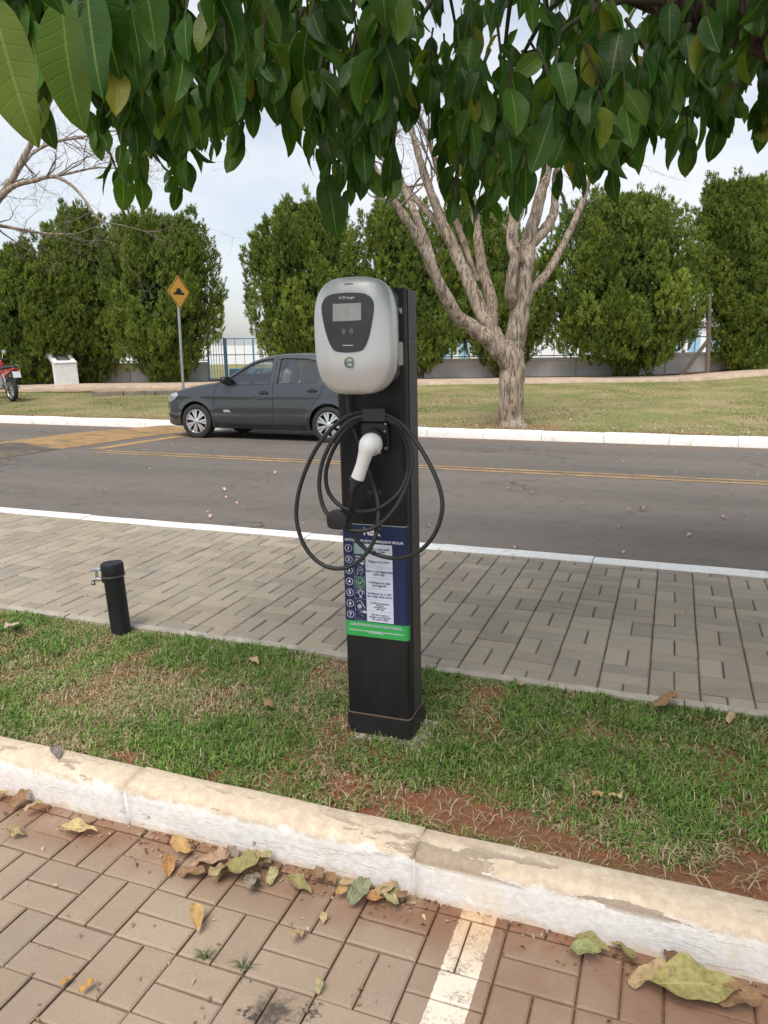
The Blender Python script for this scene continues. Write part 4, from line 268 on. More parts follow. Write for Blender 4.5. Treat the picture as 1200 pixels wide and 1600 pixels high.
ys = k.sep(k.pos())[1]; trk = k.math('ABSOLUTE', k.math('SINE', k.math('MULTIPLY', k.math('SUBTRACT', ys, 5.2), 1.92))); c = k.mix(k.math('MULTIPLY', k.ramp(trk, [(.72,0),(.98,.30)]), k.ramp(k.noise(1.2,4,.6,k.mapv(k.pos(),(.2,1,1))), [(.3,.3),(.7,1)])), c, (.065,.058,.053))
y = k.sep(k.pos())[1]; c = k.mix(k.math('MULTIPLY', k.step(y, 11.6, 12.85), k.ramp(k.noise(3,4,.6), [(.35,.1),(.65,.75)])), c, (.23,.15,.10))
k.set(Base_Color=c, Roughness=.9, Specular_IOR_Level=.3); k.bump(k.noise(260, 2, .7), .55, .006); M_ASPHALT = k.m
def worn_paint(name, col, under=(.085,.078,.072), lo=.36, hi=.56, sc=9):
    k = K(name); w = k.ramp(k.math('ADD', k.math('MULTIPLY', k.noise(sc, 5, .7), .65), k.math('MULTIPLY', k.noise(150, 2, .6), .35)), [(lo,0),(hi,1)])
    c2 = k.ramp(k.noise(3, 4, .6), [(.3, tuple(v*.78 for v in col)), (.7, tuple(min(1,v*1.15) for v in col))])
    k.set(Base_Color=k.mix(w, under, c2), Roughness=.85, Specular_IOR_Level=.25); k.bump(k.noise(260,2,.7), .4, .004); return k.m
M_YELLOW = worn_paint('road_paint_yellow', (.42,.265,.115), lo=.32, hi=.54)
M_OCHRE = worn_paint('bump_paint_ochre', (.35,.22,.10), lo=.33, hi=.52, sc=4)
M_OCHRE2 = worn_paint('bump_paint_faded', (.21,.155,.095), lo=.42, hi=.66, sc=3)
k = K('far_lawn'); a = k.noise(.75, 5, .62); b = k.noise(26, 3, .7); d = k.noise(.35, 4, .6, k.mapv(k.pos(), (1,1,1), (7,3,0)))
g = k.ramp(b, [(.3,(.10,.125,.036)),(.7,(.235,.25,.088))]); s = k.ramp(b, [(.3,(.22,.17,.085)),(.7,(.42,.345,.19))])
c = k.mix(k.ramp(a, [(.40,.12),(.60,.88)]), g, s); c = k.mix(k.ramp(d, [(.60,0),(.72,.75)]), c, (.25,.125,.066))
yy = k.sep(k.pos())[1]; c = k.mix(k.math('MULTIPLY', k.math('SUBTRACT', 1.0, k.step(yy, 13.0, 13.75)), k.ramp(k.noise(1.3,4,.6,k.mapv(k.pos(),(.5,1,1))), [(.42,.0),(.60,.85)])), c, (.25,.13,.075))
v_ = k.new('ShaderNodeVectorMath', operation='DISTANCE'); k.put(v_.inputs[0], k.mapv(k.pos(), (.55,1.1,0))); v_.inputs[1].default_value = (-2.66*.55,13.55*1.1,0)
c = k.mix(k.math('MULTIPLY', k.math('SUBTRACT', 1.0, k.step(k.math('ADD', v_.outputs['Value'], k.math('MULTIPLY', k.math('SUBTRACT', k.noise(5,4,.6), .5), .7)), .25, .75)), .85), c, (.25,.125,.07))
k.set(Base_Color=c, Roughness=.95, Specular_IOR_Level=.15); k.bump(b, .6, .03); M_LAWN = k.m
k = K('verge_soil'); a = k.noise(5, 5, .65); b = k.noise(70, 4, .7)
c = k.ramp(b, [(.25,(.135,.055,.030)),(.75,(.30,.135,.075))]); c = k.mix(k.ramp(a, [(.45,0),(.65,.6)]), c, (.17,.12,.065)); c = k.mix(k.ramp(k.vor(60), [(.05,.7),(.16,0)]), c, (.36,.26,.16))
k.set(Base_Color=c, Roughness=.97, Specular_IOR_Level=.1); k.bump(k.noise(55,4,.7), .9, .012); M_SOIL = k.m
def paver_mat(name, cols, joint, dust, paint=False, stain=False):
    k = K(name); rv = k.math('FRACT', k.math('ADD', k.rand(), k.attr('var')['Fac']))
    n = len(cols); c = k.ramp(rv, [((i+.5)/n, q) for i, q in enumerate(cols)])
    f = k.noise(130, 3, .7); m = k.noise(9, 4, .65); L = k.noise(1.6, 5, .62)
    c = k.mix(k.ramp(f, [(.3,.22),(.7,0)]), c, (.09,.075,.06)); c = k.mix(k.ramp(k.vor(210), [(.03,.35),(.14,0)]), c, (.48,.43,.36))
    c = k.mix(k.ramp(m, [(.42,0),(.72,.42)]), c, dust); c = k.mix(k.ramp(L, [(.42,0),(.66,.45)]), c, tuple(v*.62 for v in dust))
    if stain:
        P = k.sep(k.pos()); red = k.math('MULTIPLY', k.step(P[0], -.75, .05), k.ramp(k.noise(4,4,.6), [(.3,.25),(.62,.9)]))
        near = k.math('MULTIPLY', k.step(P[1], 1.5, 1.74), k.ramp(k.noise(7,4,.6), [(.3,.2),(.6,.95)]))
        c = k.mix(k.math('MAXIMUM', k.math('MULTIPLY', red, .85), near), c, (.215,.105,.062))
        for (ox,oy,rr) in ((-.785,1.285,.075),(-.697,1.318,.026),(-.835,1.27,.02)):   # oil spots
            v = k.new('ShaderNodeVectorMath', operation='DISTANCE'); k.put(v.inputs[0], k.pos()); v.inputs[1].default_value = (ox,oy,-.15)
            dd = k.math('ADD', v.outputs['Value'], k.math('MULTIPLY', k.math('SUBTRACT', k.noise(48,5,.75), .5), .20))
            c = k.mix(k.math('MULTIPLY', k.math('SUBTRACT', 1.0, k.step(dd, rr*.1, rr)), .85), c, (.045,.040,.036))
    if paint:
        P = k.sep(k.pos()); e = k.math('MULTIPLY', k.math('SUBTRACT', k.noise(60,3,.6), .5), .008); X = k.math('ADD', P[0], e)
        inside = k.math('MULTIPLY', k.math('GREATER_THAN', X, -.447), k.math('LESS_THAN', X, -.352)); deep = k.step(P[2], -.161, -.155)
        wear = k.ramp(k.math('ADD', k.math('MULTIPLY', k.noise(18,5,.7), .6), k.math('MULTIPLY', k.noise(120,3,.7), .4)), [(.38,.10),(.50,.95)])
        pc = k.mix(k.step(P[1], 1.50, 1.74), (.74,.67,.56), (.60,.42,.27)); c = k.mix(k.math('MULTIPLY', k.math('MULTIPLY', inside, wear), deep), c, pc)
    k.set(Base_Color=c, Roughness=.88, Specular_IOR_Level=.25); k.bump(k.math('ADD', f, k.math('MULTIPLY', m, .6)), .5, .003); return k.m
M_PAVER_S = paver_mat('sidewalk_paver', [(.27,.24,.195),(.36,.314,.25),(.30,.268,.216),(.40,.346,.264),(.255,.232,.198),(.37,.318,.242)], None, (.395,.325,.243))
M_PAVER_P = paver_mat('parking_paver', [(.33,.252,.188),(.37,.287,.214),(.32,.252,.196),(.385,.302,.225),(.34,.257,.19)], None, (.38,.28,.198), paint=True, stain=True)
k = K('joint_sand_dark'); k.set(Base_Color=k.ramp(k.noise(90,4,.7), [(.3,(.075,.06,.047)),(.7,(.17,.138,.108))]), Roughness=1); k.bump(k.noise(120,3,.7), .8, .006); M_JOINT_S = k.m
k = K('joint_sand_red'); k.set(Base_Color=k.ramp(k.noise(70,4,.7), [(.3,(.10,.06,.04)),(.7,(.26,.15,.10))]), Roughness=1); k.bump(k.noise(120,3,.7), .8, .006); M_JOINT_P = k.m
k = K('kerb_white_paint_far'); a = k.noise(4,5,.7); c = k.ramp(k.noise(40,4,.7), [(.3,(.66,.64,.60)),(.6,(.82,.81,.79))]); c = k.mix(k.ramp(a, [(.58,0),(.72,.7)]), c, (.45,.38,.30))
k.set(Base_Color=c, Roughness=.8); k.bump(k.noise(60,4,.7), .5, .01); M_KERB_FAR = k.m
k = K('kerb_worn_paint'); P = k.sep(k.pos()); w1 = k.noise(11,6,.72); w2 = k.noise(45,4,.7)
k_edge = k.math('ADD', k.math('MULTIPLY', k.math('SUBTRACT', w1, .5), .09), k.math('MULTIPLY', k.math('SUBTRACT', w2, .5), .03))
white = k.ramp(w2, [(.3,(.70,.68,.645)),(.62,(.86,.85,.835))]); white = k.mix(k.ramp(k.noise(5,5,.7,k.mapv(k.pos(),(1,1,.5))), [(.52,0),(.70,.55)]), white, (.72,.60,.42))
cream = k.ramp(k.noise(28,5,.7), [(.3,(.50,.39,.28)),(.55,(.62,.51,.385)),(.72,(.70,.61,.49))])
ztop = k.math('ADD', P[2], k_edge)
c = k.mix(k.step(ztop, -.036, -.012), white, cream)                                                    # dusty upper edge
low = k.math('SUBTRACT', 1.0, k.step(k.math('ADD', P[2], k.math('MULTIPLY', k_edge, .8)), -.150, -.118)); c = k.mix(k.math('MULTIPLY', low, .6), c, (.62,.49,.35))
chip = k.ramp(k.noise(6.5,6,.66,k.mapv(k.pos(),(.5,1.5,2.4),(3.1,0,0))), [(.555,0),(.57,1)]); band = k.math('MULTIPLY', k.step(P[2], -.048, -.022), k.math('SUBTRACT', 1.0, k.step(P[1], 1.80, 1.85)))
c = k.mix(k.math('MULTIPLY', chip, band), c, k.ramp(k.noise(80,4,.7), [(.3,(.30,.235,.175)),(.7,(.42,.34,.26))]))
chip2 = k.ramp(k.noise(14,5,.6,k.mapv(k.pos(),(1,1,1),(9,4,2))), [(.69,0),(.70,1)]); c = k.mix(chip2, c, (.40,.34,.27))
k.set(Base_Color=c, Roughness=.85, Specular_IOR_Level=.25); k.bump(k.math('ADD', k.math('MULTIPLY', w2, .8), k.math('MULTIPLY', chip, -.6)), .5, .005); M_KERB = k.m
M_CONC = plain('concrete', (.36,.32,.27), .9, var=.25, scale=9, bump=.5, obj=False)
M_PATH = plain('path_paving', (.40,.31,.23), .92, var=.22, scale=3, bump=.4, obj=False)
k = K('far_ground'); k.set(Base_Color=k.ramp(k.noise(.02,5,.6), [(.35,(.44,.44,.41)),(.65,(.56,.55,.52))]), Roughness=1); M_GROUND = k.m

# ------------------------------------------------------------------ ground, road, lawn
def grid(name, xs, ys, zf, mat, smooth=True):
    X, Y = np.meshgrid(np.array(xs), np.array(ys)); Z = zf(X, Y); nx, ny = len(xs), len(ys)
    V = np.stack([X.ravel(), Y.ravel(), Z.ravel()], 1); i = np.arange((ny-1)*nx).reshape(ny-1, nx)[:, :-1].ravel()
    F = np.stack([i, i+1, i+1+nx, i+nx], 1); return link(name, np_mesh(name, V, F, mat, smooth=smooth))
rings = [0, 40, 80, 140, 240, 400, 800, 2000, 6000]; zz = [-.7, -.7, -.9, -2.5, -6, -11, -16, -22, -30]; mb = MB(); nseg = 48
for r_, z_ in zip(rings[1:], zz[1:]): mb.v += [(r_*math.cos(2*math.pi*a/nseg), r_*math.sin(2*math.pi*a/nseg), z_) for a in range(nseg)]
mb.f.append(tuple(range(nseg)))
for i in range(len(rings)-2):
    for a in range(nseg): mb.f.append((i*nseg+a, i*nseg+(a+1)%nseg, (i+1)*nseg+(a+1)%nseg, (i+1)*nseg+a))
mb.m = [0]*len(mb.f)
for i, f in enumerate(mb.f[1:], 1): mb.f[i] = f[::-1]
tag(mb.build('ground', M_GROUND), kind='structure')
zr = np.vectorize(zroad)
tag(grid('road', np.linspace(-60,40,101), np.concatenate([np.linspace(4.80,11,32), np.linspace(11.2,12.9,12)]), lambda X,Y: zr(Y)+.004*np.sin(X*.7)*0, M_ASPHALT), kind='structure')
for (y0,y1) in ((8.72,8.81),(8.93,9.02)):      # centre line, a pair of thin stripes
    tag(grid('road_marking', np.linspace(-7.75,40,96), [y0,y1], lambda X,Y: zr(Y)+.004, M_YELLOW), kind='structure')
tag(grid('road_marking', [-8.14,-7.90], np.linspace(9.08,11.6,12), lambda X,Y: zr(Y)+.004, M_YELLOW), kind='structure')
def hump(X): return .065*np.cos(np.clip((X+9.35)/.85,-1,1)*math.pi/2)**2
tag(grid('speed_bump', np.linspace(-10.2,-8.5,18), np.linspace(8.95,12.8,24), lambda X,Y: zr(Y)+.005+hump(X), M_OCHRE), kind='structure')
tag(grid('speed_bump', np.linspace(-10.2,-8.5,18), np.linspace(4.95,8.949,24), lambda X,Y: zr(Y)+.005+hump(X), M_OCHRE2), kind='structure')
tag(grid('lawn', np.concatenate([np.linspace(-60,-26,18), np.linspace(-25,8,100), np.linspace(9,40,16)]), np.concatenate([np.linspace(12.98,20,50), np.linspace(20.3,40,50)]),
     lambda X,Y: zlawn(X,Y)+.012*np.sin(X*1.7+Y*.9)*np.sin(Y*1.3)*np.clip((Y-13.2),0,1), M_LAWN), kind='structure')
# paved walk along the far wall, with its raised edge
us = np.linspace(-34,30,120)
def walk(D0, D1, z0, z1, name, mat):
    V = []; F = []
    for u in us:
        for (D, lift) in ((D0,-.06),(D0,z0),(D1,z1)):
            X, Y = back(u, D); V.append((X, Y, zlawn(X,Y)+lift))
    n = len(us)
    for i in range(n-1):
        for j in range(2): F.append((i*3+j, (i+1)*3+j, (i+1)*3+j+1, i*3+j+1))
    return link(name, np_mesh(name, V, F, mat))
tag(walk(22.9, 24.35, .085, .10, 'footpath', M_PATH), kind='structure')
tag(walk(24.36, 26.6, .05, .06, 'planting_strip', M_SOIL), kind='structure')
# far kerb: a row of white-painted kerb stones
kr = tag(empty('far_kerb', (0,12.9,-.3)), kind='structure')
prof = [(12.83,-.36),(12.835,-.215),(12.85,-.175),(12.875,-.162),(13.02,-.160),(13.03,-.22),(13.03,-.36)]
def stone(L, prof, n=6, amp=.004, seed=0):
    mb = MB(); m = len(prof)
    for i in range(n+1):
        x = -L/2+L*i/n
        for (y,z) in prof: mb.v.append((x, y+amp*mnoise.noise(Vector((x*6+seed*7,y*20,z*20))), z+amp*mnoise.noise(Vector((x*5+seed*3,y*20+9,z*20)))))
    for i in range(n):
        for j in range(m-1): mb.f.append((i*m+j, i*m+j+1, (i+1)*m+j+1, (i+1)*m+j))
    mb.f.append(tuple(range(m-1,-1,-1))); mb.f.append(tuple(n*m+j for j in range(m))); mb.m = [0]*len(mb.f); return mb
fm = [stone(.994, [(y-12.9,z+.3) for y,z in prof], 5, .006, s).mesh('kerb_stone', M_KERB_FAR, 40) for s in range(3)]
for i in range(44):
    o = link('kerb_stone', fm[i%3], kr, (-33.5+i*1.0, 0, (.004 if i%2 else -.003))); 
# ------------------------------------------------------------------ sidewalk
sw = tag(grid('sidewalk', np.linspace(-9,4,14), [2.93,3.5,4.2,4.80], lambda X,Y: X*0-.011, M_JOINT_S, False), kind='structure')
def paver_mesh(w, h, t, ch, mat, name):
    mb = MB(); x, y = w/2, h/2
    for (dx,z) in ((0,-t),(0,-ch*.8),(ch,0)):
        mb.v += [(-x+dx,-y+dx,z),(x-dx,-y+dx,z),(x-dx,y-dx,z),(-x+dx,y-dx,z)]
    for r_ in range(2):
        for q in range(4): mb.f.append((r_*4+q, r_*4+(q+1)%4, r_*4+4+(q+1)%4, r_*4+4+q))
    mb.f.append((8,9,10,11)); mb.m = [0]*len(mb.f); me = mb.mesh(name, mat)
    a = me.attributes.new('var','FLOAT','POINT'); return me
def lay(parent, cells, meshes, mats, z, seed, tilt, stuffname):
    """cells: (cx,cy,w,h). The 300 that show largest become pieces of their own, the rest one field"""
    rg = random.Random(seed); sc = []
    for c_ in cells:
        q = px((c_[0],c_[1],z)); s_ = -1
        if q and -30 < q[0] < 1230 and 0 < q[1] < 1640: s_ = c_[2]*c_[3]/q[2]**3
        sc.append(s_)
    order = sorted(range(len(cells)), key=lambda i:-sc[i]); solo = set(order[:300]); rest = MB(); var = []
    for i, (cx_,cy_,w,h) in enumerate(cells):
        key = (round(w,3),round(h,3)); me = meshes(w,h); rz = rg.gauss(0,.004); rx = rg.gauss(0,tilt); ry = rg.gauss(0,tilt); dz = rg.gauss(0,.0011)
        if i in solo: link('paver', me, parent, (cx_+rg.gauss(0,.0006), cy_+rg.gauss(0,.0006), z+dz), (rx,ry,rz))
        else:
            M = Matrix.Translation((cx_,cy_,z+dz)) @ Euler((rx,ry,rz)).to_matrix().to_4x4()
            rest.add([M @ v.co for v in me.vertices], [tuple(p.vertices) for p in me.polygons]); var += [rg.random()]*len(me.vertices)
    if rest.v:
        o = rest.build(stuffname, mats, parent); a = o.data.attributes.new('var','FLOAT','POINT'); a.data.foreach_set('value', var); o['kind'] = 'stuff'
_cache = {}
def mk(mat, gap, ch, t):
    def f(w,h):
        key = (mat.name, round(w,4), round(h,4))
        if key not in _cache: _cache[key] = paver_mesh(w-gap, h-gap, t, ch, mat, 'paver')
        return _cache[key]
    return f
cells = []; UX, UY, X0, Y0 = .194, .1815, -.0125, 3.042
for i in range(-42, 18):
    x0 = X0+i*UX
    for j in range(-1, 10):
        y0 = Y0+j*UY; y1 = y0+UY
        vert = (i+j) % 2 == 0
        lo, hi = max(y0,2.964), min(y1,4.742)
        if hi-lo < .02: continue
        if vert: cells += [(x0+UX*.25,(lo+hi)/2,UX/2,hi-lo),(x0+UX*.75,(lo+hi)/2,UX/2,hi-lo)]
        else:
            m_ = y0+UY/2
            for a_, b_ in ((y0,m_),(m_,y1)):
                l2, h2 = max(a_,lo), min(b_,hi)
                if h2-l2 > .02: cells.append((x0+UX/2,(l2+h2)/2,UX,h2-l2))
lay(sw, cells, mk(M_PAVER_S,.0062,.0062,.03), M_PAVER_S, 0.0, 3, .007, 'paver_field')
em = [stone(.994, [(-.03,-.08),(-.03,-.004),(-.026,.0),(.014,0.0),(.016,-.004),(.016,-.08)], 5, .002, s).mesh('edging_stone', M_CONC, 40) for s in range(3)]
for i in range(12): link('edging_stone', em[i%3], sw, (-8.37+i*.999, 2.946, .002 if i%2 else -.001))
ke = tag(empty('road_edge_kerb', (0,4.82,0)), kind='structure')
em = [stone(.995, [(-.072,-.10),(-.072,-.002),(-.066,.004),(.06,.004),(.074,-.008),(.08,-.20)], 6, .003, s).mesh('kerb_stone', M_KERB_FAR, 40) for s in range(3)]
for i in range(44): link('kerb_stone', em[i%3], ke, (-33.9+i*1.0, 0, .002 if i%2 else -.002))
# ------------------------------------------------------------------ parking bay
pk = tag(grid('parking_paving', np.linspace(-9,5,15), [-4,-1,.5,1.2,1.9], lambda X,Y: X*0-.163, M_JOINT_P, False), kind='structure')
cells = []; UX, UY, X0, Y0 = .1958, .1833, -1.686, 1.363
for i in range(-9, 17):
    for j in range(-8, 3):
        x0 = X0+i*UX; y0 = Y0+j*UY; y1 = min(y0+UY, 1.775)
        if y1-y0 < .02: continue
        if (i+j) % 2: cells += [(x0+UX*.25,(y0+y1)/2,UX/2,y1-y0),(x0+UX*.75,(y0+y1)/2,UX/2,y1-y0)]
        else:
            m_ = Y0+j*UY+UY/2
            for a_, b_ in ((y0,m_),(m_,y1)):
                if b_-a_ > .02: cells.append((x0+UX/2,(a_+b_)/2,UX,b_-a_))
lay(pk, cells, mk(M_PAVER_P,.0052,.0050,.03), M_PAVER_P, -.15, 8, .008, 'paver_field')
# near kerb
nk = tag(empty('near_kerb', (0,1.8,-.15)), kind='structure')
prof = [(1.768,-.22),(1.764,-.15),(1.760,-.10),(1.756,-.055),(1.755,-.030),(1.758,-.018),(1.766,-.008),(1.780,-.002),(1.82,.001),(1.862,0.0),(1.874,-.006),(1.878,-.03),(1.88,-.22)]
for i, (xa,xb) in enumerate(((-4.6,-3.6),(-3.595,-2.60),(-2.594,-1.568),(-1.560,-.588),(-.582,.42),(.426,1.43),(1.435,2.43),(2.436,3.4))):
    stone(xb-xa, [(y-1.8,z+.15) for y,z in prof], 28, .0032, i+1).build('kerb_stone', M_KERB, nk, True, ((xa+xb)/2, (.002 if i%2 else -.002), (.002,-.003,0,.001)[i%4]))
# verge soil
tag(grid('verge_soil', np.linspace(-7,4,180), np.linspace(1.86,2.935,26), lambda X,Y: -.022+np.vectorize(lambda a,b: .012*mnoise.noise(Vector((a*3,b*3,0)))+.006*mnoise.noise(Vector((a*14,b*14,3))))(X,Y), M_SOIL), kind='structure')
# ------------------------------------------------------------------ object materials
k = K('black_powder_coat'); d1 = k.noise(5,6,.7,k.mapv(k.obj(),(1,1,.35))); d2 = k.noise(90,3,.7,k.obj()); k.set(Base_Color=k.mix(k.math('MULTIPLY', k.ramp(d1,[(.45,0),(.72,.5)]), k.ramp(d2,[(.3,.3),(.7,1)])), (.0085,.009,.0105), (.045,.041,.035)), Roughness=k.ramp(d1,[(.35,.42),(.7,.68)]), Specular_IOR_Level=.35); k.bump(k.noise(240,2,.6,k.obj()),.06,.002); M_BLACK = k.m
M_DKGREY = plain('charcoal_powder_coat', (.042,.043,.042), .5, var=.12, scale=60, bump=.06)
M_RUBBER = plain('cable_rubber', (.020,.021,.022), .5, var=.25, scale=120)
M_PLASTIC = plain('black_plastic', (.016,.016,.017), .38, var=.2, scale=80)
k = K('silver_paint'); n_ = k.noise(900,2,.5,k.obj()); k.set(Base_Color=k.mix(n_, (.60,.61,.615), (.68,.69,.695)), Metallic=.42, Roughness=k.ramp(k.noise(7,4,.6,k.obj()), [(.3,.33),(.7,.42)]), Coat_Weight=.10, Coat_Roughness=.15); M_SILVER = k.m
k = K('dark_glass_panel'); k.set(Base_Color=k.ramp(k.noise(12,3,.6,k.obj()), [(.3,(.013,.014,.020)),(.7,(.020,.022,.030))]), Roughness=.08, Specular_IOR_Level=.7); M_PANEL = k.m
k = K('grey_lcd'); k.set(Base_Color=k.ramp(k.noise(20,4,.6,k.obj()), [(.3,(.34,.355,.36)),(.7,(.44,.455,.46))]), Roughness=.12); M_LCD = k.m
M_PRINT_W = flat('print_white', (.74,.76,.80), .5); M_PRINT_G = flat('print_grey_light', (.42,.44,.47), .5); M_NAVY = flat('sticker_navy', (.014,.026,.085), .35); M_GREEN = flat('sticker_green', (.035,.36,.085), .4)
M_TABLE = flat('sticker_pale', (.60,.65,.76), .45); M_TEAL = flat('sticker_teal', (.30,.44,.43), .45); M_PRINT_D = flat('print_navy', (.035,.045,.10), .5); M_LOGO_G = flat('logo_green', (.10,.33,.05), .4); M_RULE = flat('rule_grey', (.36,.40,.50), .5)
M_PLUGW = plain('plug_white', (.80,.80,.79), .45, var=.05, scale=30); M_CHROME = plain('chrome', (.66,.67,.68), .14, metal=1, var=.08, scale=50); M_STEEL = plain('galvanised', (.36,.38,.38), .5, metal=.7, var=.18, scale=25); M_BOLT = plain('zinc_bolt', (.50,.48,.44), .35, metal=.8)
FR = Matrix.Rotation(R(90), 3, 'X')       # drawing plane (x, y) -> upright sheet facing -y
def fpoly(mb, poly, y, t=.0006, mi=0):    # thin sheet facing -y: outline given as (x, z)
    n = len(poly); V = [(p[0], y, p[1]) for p in poly]+[(p[0], y+t, p[1]) for p in poly]
    ar = sum(poly[i][0]*poly[(i+1)%n][1]-poly[(i+1)%n][0]*poly[i][1] for i in range(n))
    f0 = tuple(range(n)); f1 = tuple(range(2*n-1,n-1,-1))
    if ar < 0: f0, f1 = f0[::-1], f1[::-1]
    return mb.add(V, [f0, f1]+[(i,n+i,n+(i+1)%n,(i+1)%n) if ar > 0 else ((i+1)%n,n+(i+1)%n,n+i,i) for i in range(n)], mi)
def frect(mb, x0, x1, z0, z1, y, t=.0006, mi=0): return fpoly(mb, [(x0,z0),(x1,z0),(x1,z1),(x0,z1)], y, t, mi)
def arc(cx_, cz, r0, r1, a0, a1, n=16): 
    A = [R(a0+(a1-a0)*i/n) for i in range(n+1)]; return [(cx_+r1*math.cos(a), cz+r1*math.sin(a)) for a in A]+[(cx_+r0*math.cos(a), cz+r0*math.sin(a)) for a in A[::-1]]
def stroke(mb, pts, w, y, t=.0006, mi=0):
    for (a,b) in zip(pts[:-1], pts[1:]):
        d = Vector((b[0]-a[0], b[1]-a[1])); L = d.length
        if L < 1e-6: continue
        d /= L; n = Vector((-d.y,d.x))*w/2; a_ = Vector(a)-d*w*.3; b_ = Vector(b)+d*w*.3
        fpoly(mb, [(a_-n)[:], (b_-n)[:], (b_+n)[:], (a_+n)[:]], y, t, mi)
_dg = None
def text(s, size, mat, parent, x, z, y, name='lettering', width=None, bold=0, align='CENTER', rot=0):
    cu = bpy.data.curves.new('t','FONT'); cu.body = s; cu.size = size; cu.align_x = align; cu.align_y = 'CENTER'; cu.extrude = .0003; cu.offset = bold*size; cu.resolution_u = 2; cu.space_line = .85
    to = bpy.data.objects.new('t', cu); COL.objects.link(to); dg = bpy.context.evaluated_depsgraph_get(); me = bpy.data.meshes.new_from_object(to.evaluated_get(dg)); bpy.data.objects.remove(to)
    me.name = name; me.materials.clear(); me.materials.append(mat)
    xs = [v.co.x for v in me.vertices]; sx = 1
    if width and xs: sx = width/max(max(xs)-min(xs),1e-6)
    me.transform(Matrix.Translation((x,y,z)) @ Matrix.Rotation(rot,4,'Y') @ FR.to_4x4() @ Matrix.Diagonal((sx,1,1,1)))
    return link(name, me, parent)
# ------------------------------------------------------------------ charging station
cs = empty('charging_station', (-.9135,2.345,-.02), (0,-.0113,0)); tag(cs, 'black pedestal charging station with silver rounded head and looped black cable', 'charger')
CSI = (Matrix.Translation((-.9135,2.345,-.02)) @ Euler((0,-.0113,0)).to_matrix().to_4x4()).inverted()
def loc_(p): return CSI @ Vector(p)
H_ = 1.555
def post_section(w, d0, d1, r, n=5):      # front rounded corners, square back
    P = [(-w/2, d1), (-w/2, d0+r)]
    P += [(-w/2+r-r*math.cos(R(90*i/n)), d0+r-r*math.sin(R(90*i/n))) for i in range(1,n+1)]
    P += [(w/2-r+r*math.sin(R(90*i/n)), d0+r-r*math.cos(R(90*i/n))) for i in range(n+1)]
    return P+[(w/2,d1)]
ped = MB().prism(post_section(.238,0,.042,.016), .0813, H_).build('front_cover', M_BLACK, cs, 35)
MB().prism([(-.114,.046),(.114,.046),(.114,.055),(-.114,.055)], .0813, H_-.004).build('seam_channel', M_PLASTIC, cs)
rb = MB().prism([(-.119,.0551),(.119,.0551),(.119,.138),(.112,.143),(-.112,.143),(-.119,.138)], .0813, H_-.002).build('rear_column', M_DKGREY, cs)
for (yy_,zz_) in ((.075,.73),(.072,.665),(.09,1.40),(.075,.20)):
    MB().cyl((.118,yy_,zz_),(.1205,yy_,zz_),.0038,10).build('side_screw', M_PLASTIC, rb)
bs = MB().prism(post_section(.250,-.006,.149,.020), -.02, .078).build('base_shroud', M_PLASTIC, cs, 35)
MB().prism(post_section(.243,-.003,.146,.018), .0781, .0812).build('shroud_seam', plain('dusty_seam', (.16,.11,.075), .9), bs)
ft = MB(); ft.box((.045,.06,-.020),(.27,.23,.045), bev=.008); ft.build('concrete_footing', M_CONC, cs)
# head
hx, hz = 0.0, 1.409
hd = empty('charger_head', (hx,0,hz), parent=cs)
def outline(s, n=64):
    P = []
    for i in range(n):
        a = 2*math.pi*i/n; c_, s_ = math.cos(a), math.sin(a); e = 2/3.3
        z = .1765*math.copysign(abs(s_)**e, s_); x = .1315*math.copysign(abs(c_)**e, c_)*(1-.035*(z<0)*(-z/.1765)**2-.01*max(z,0)/.1765)
        P.append((x*s, z*s))
    return P
def dome_y(s): return float(np.interp(s, [0,.3,.5,.62,.72,.82,.90,.95,.98,1.0], [-.1655,-.165,-.1635,-.161,-.1565,-.150,-.143,-.136,-.129,-.118]))
mb = MB(); n = 64; sv = [(.93,-.070),(.965,-.0705),(.995,-.078),(1.0,-.10)]+[(s,dome_y(s)) for s in (1.0,.99,.98,.965,.95,.925,.90,.86,.82,.77,.72,.67,.62,.5,.3,.1)]
for (s,y) in sv: mb.v += [(p[0], y, p[1]) for p in outline(s)]
for i in range(len(sv)-1):
    for k_ in range(n): mb.f.append((i*n+k_, (i+1)*n+k_, (i+1)*n+(k_+1)%n, i*n+(k_+1)%n))
mb.f.append(tuple(range(n))); mb.f.append(tuple(((len(sv)-1)*n+k_) for k_ in range(n-1,-1,-1))); mb.m = [0]*len(mb.f)
cv = mb.build('silver_cover', M_SILVER, hd, True)
bm_ = bmesh.new(); bm_.from_mesh(cv.data); bmesh.ops.recalc_face_normals(bm_, faces=bm_.faces); bm_.to_mesh(cv.data); bm_.free()
MB().prism(rrect(.215,.29,.03), 0.0, .071, FR.to_4x4()).build('back_housing', M_DKGREY, hd, 35)
mb = MB(); mb.box((.126,-.052,-.055),(.010,.034,.072),bev=.003); mb.build('side_latch', plain('latch_grey',(.42,.41,.38),.5), hd)
mb = MB(); mb.cyl((.108,-.04,.075),(.128,-.04,.075),.009,14); mb.build('key_lock', M_STEEL, hd)
pp = catmull([(-.081,.100),(-.0835,.078),(-.078,.040),(-.068,.0),(-.056,-.028),(-.040,-.043),(0,-.047),(.040,-.043),(.056,-.028),(.068,.0),(.078,.040),(.0835,.078),(.081,.100),(.066,.119),(.040,.126),(0,.128),(-.040,.126),(-.066,.119)], 4, True)
mb = MB(); fpoly(mb, [tuple(p) for p in pp], -.1678, .016); dp = mb.build('display_panel', M_PANEL, hd)
mb = MB(); fpoly(mb, [(-.047,.046),(.045,.047),(.047,.097),(-.045,.097)], -.1686, .0006); mb.build('screen', M_LCD, hd)
mb = MB()
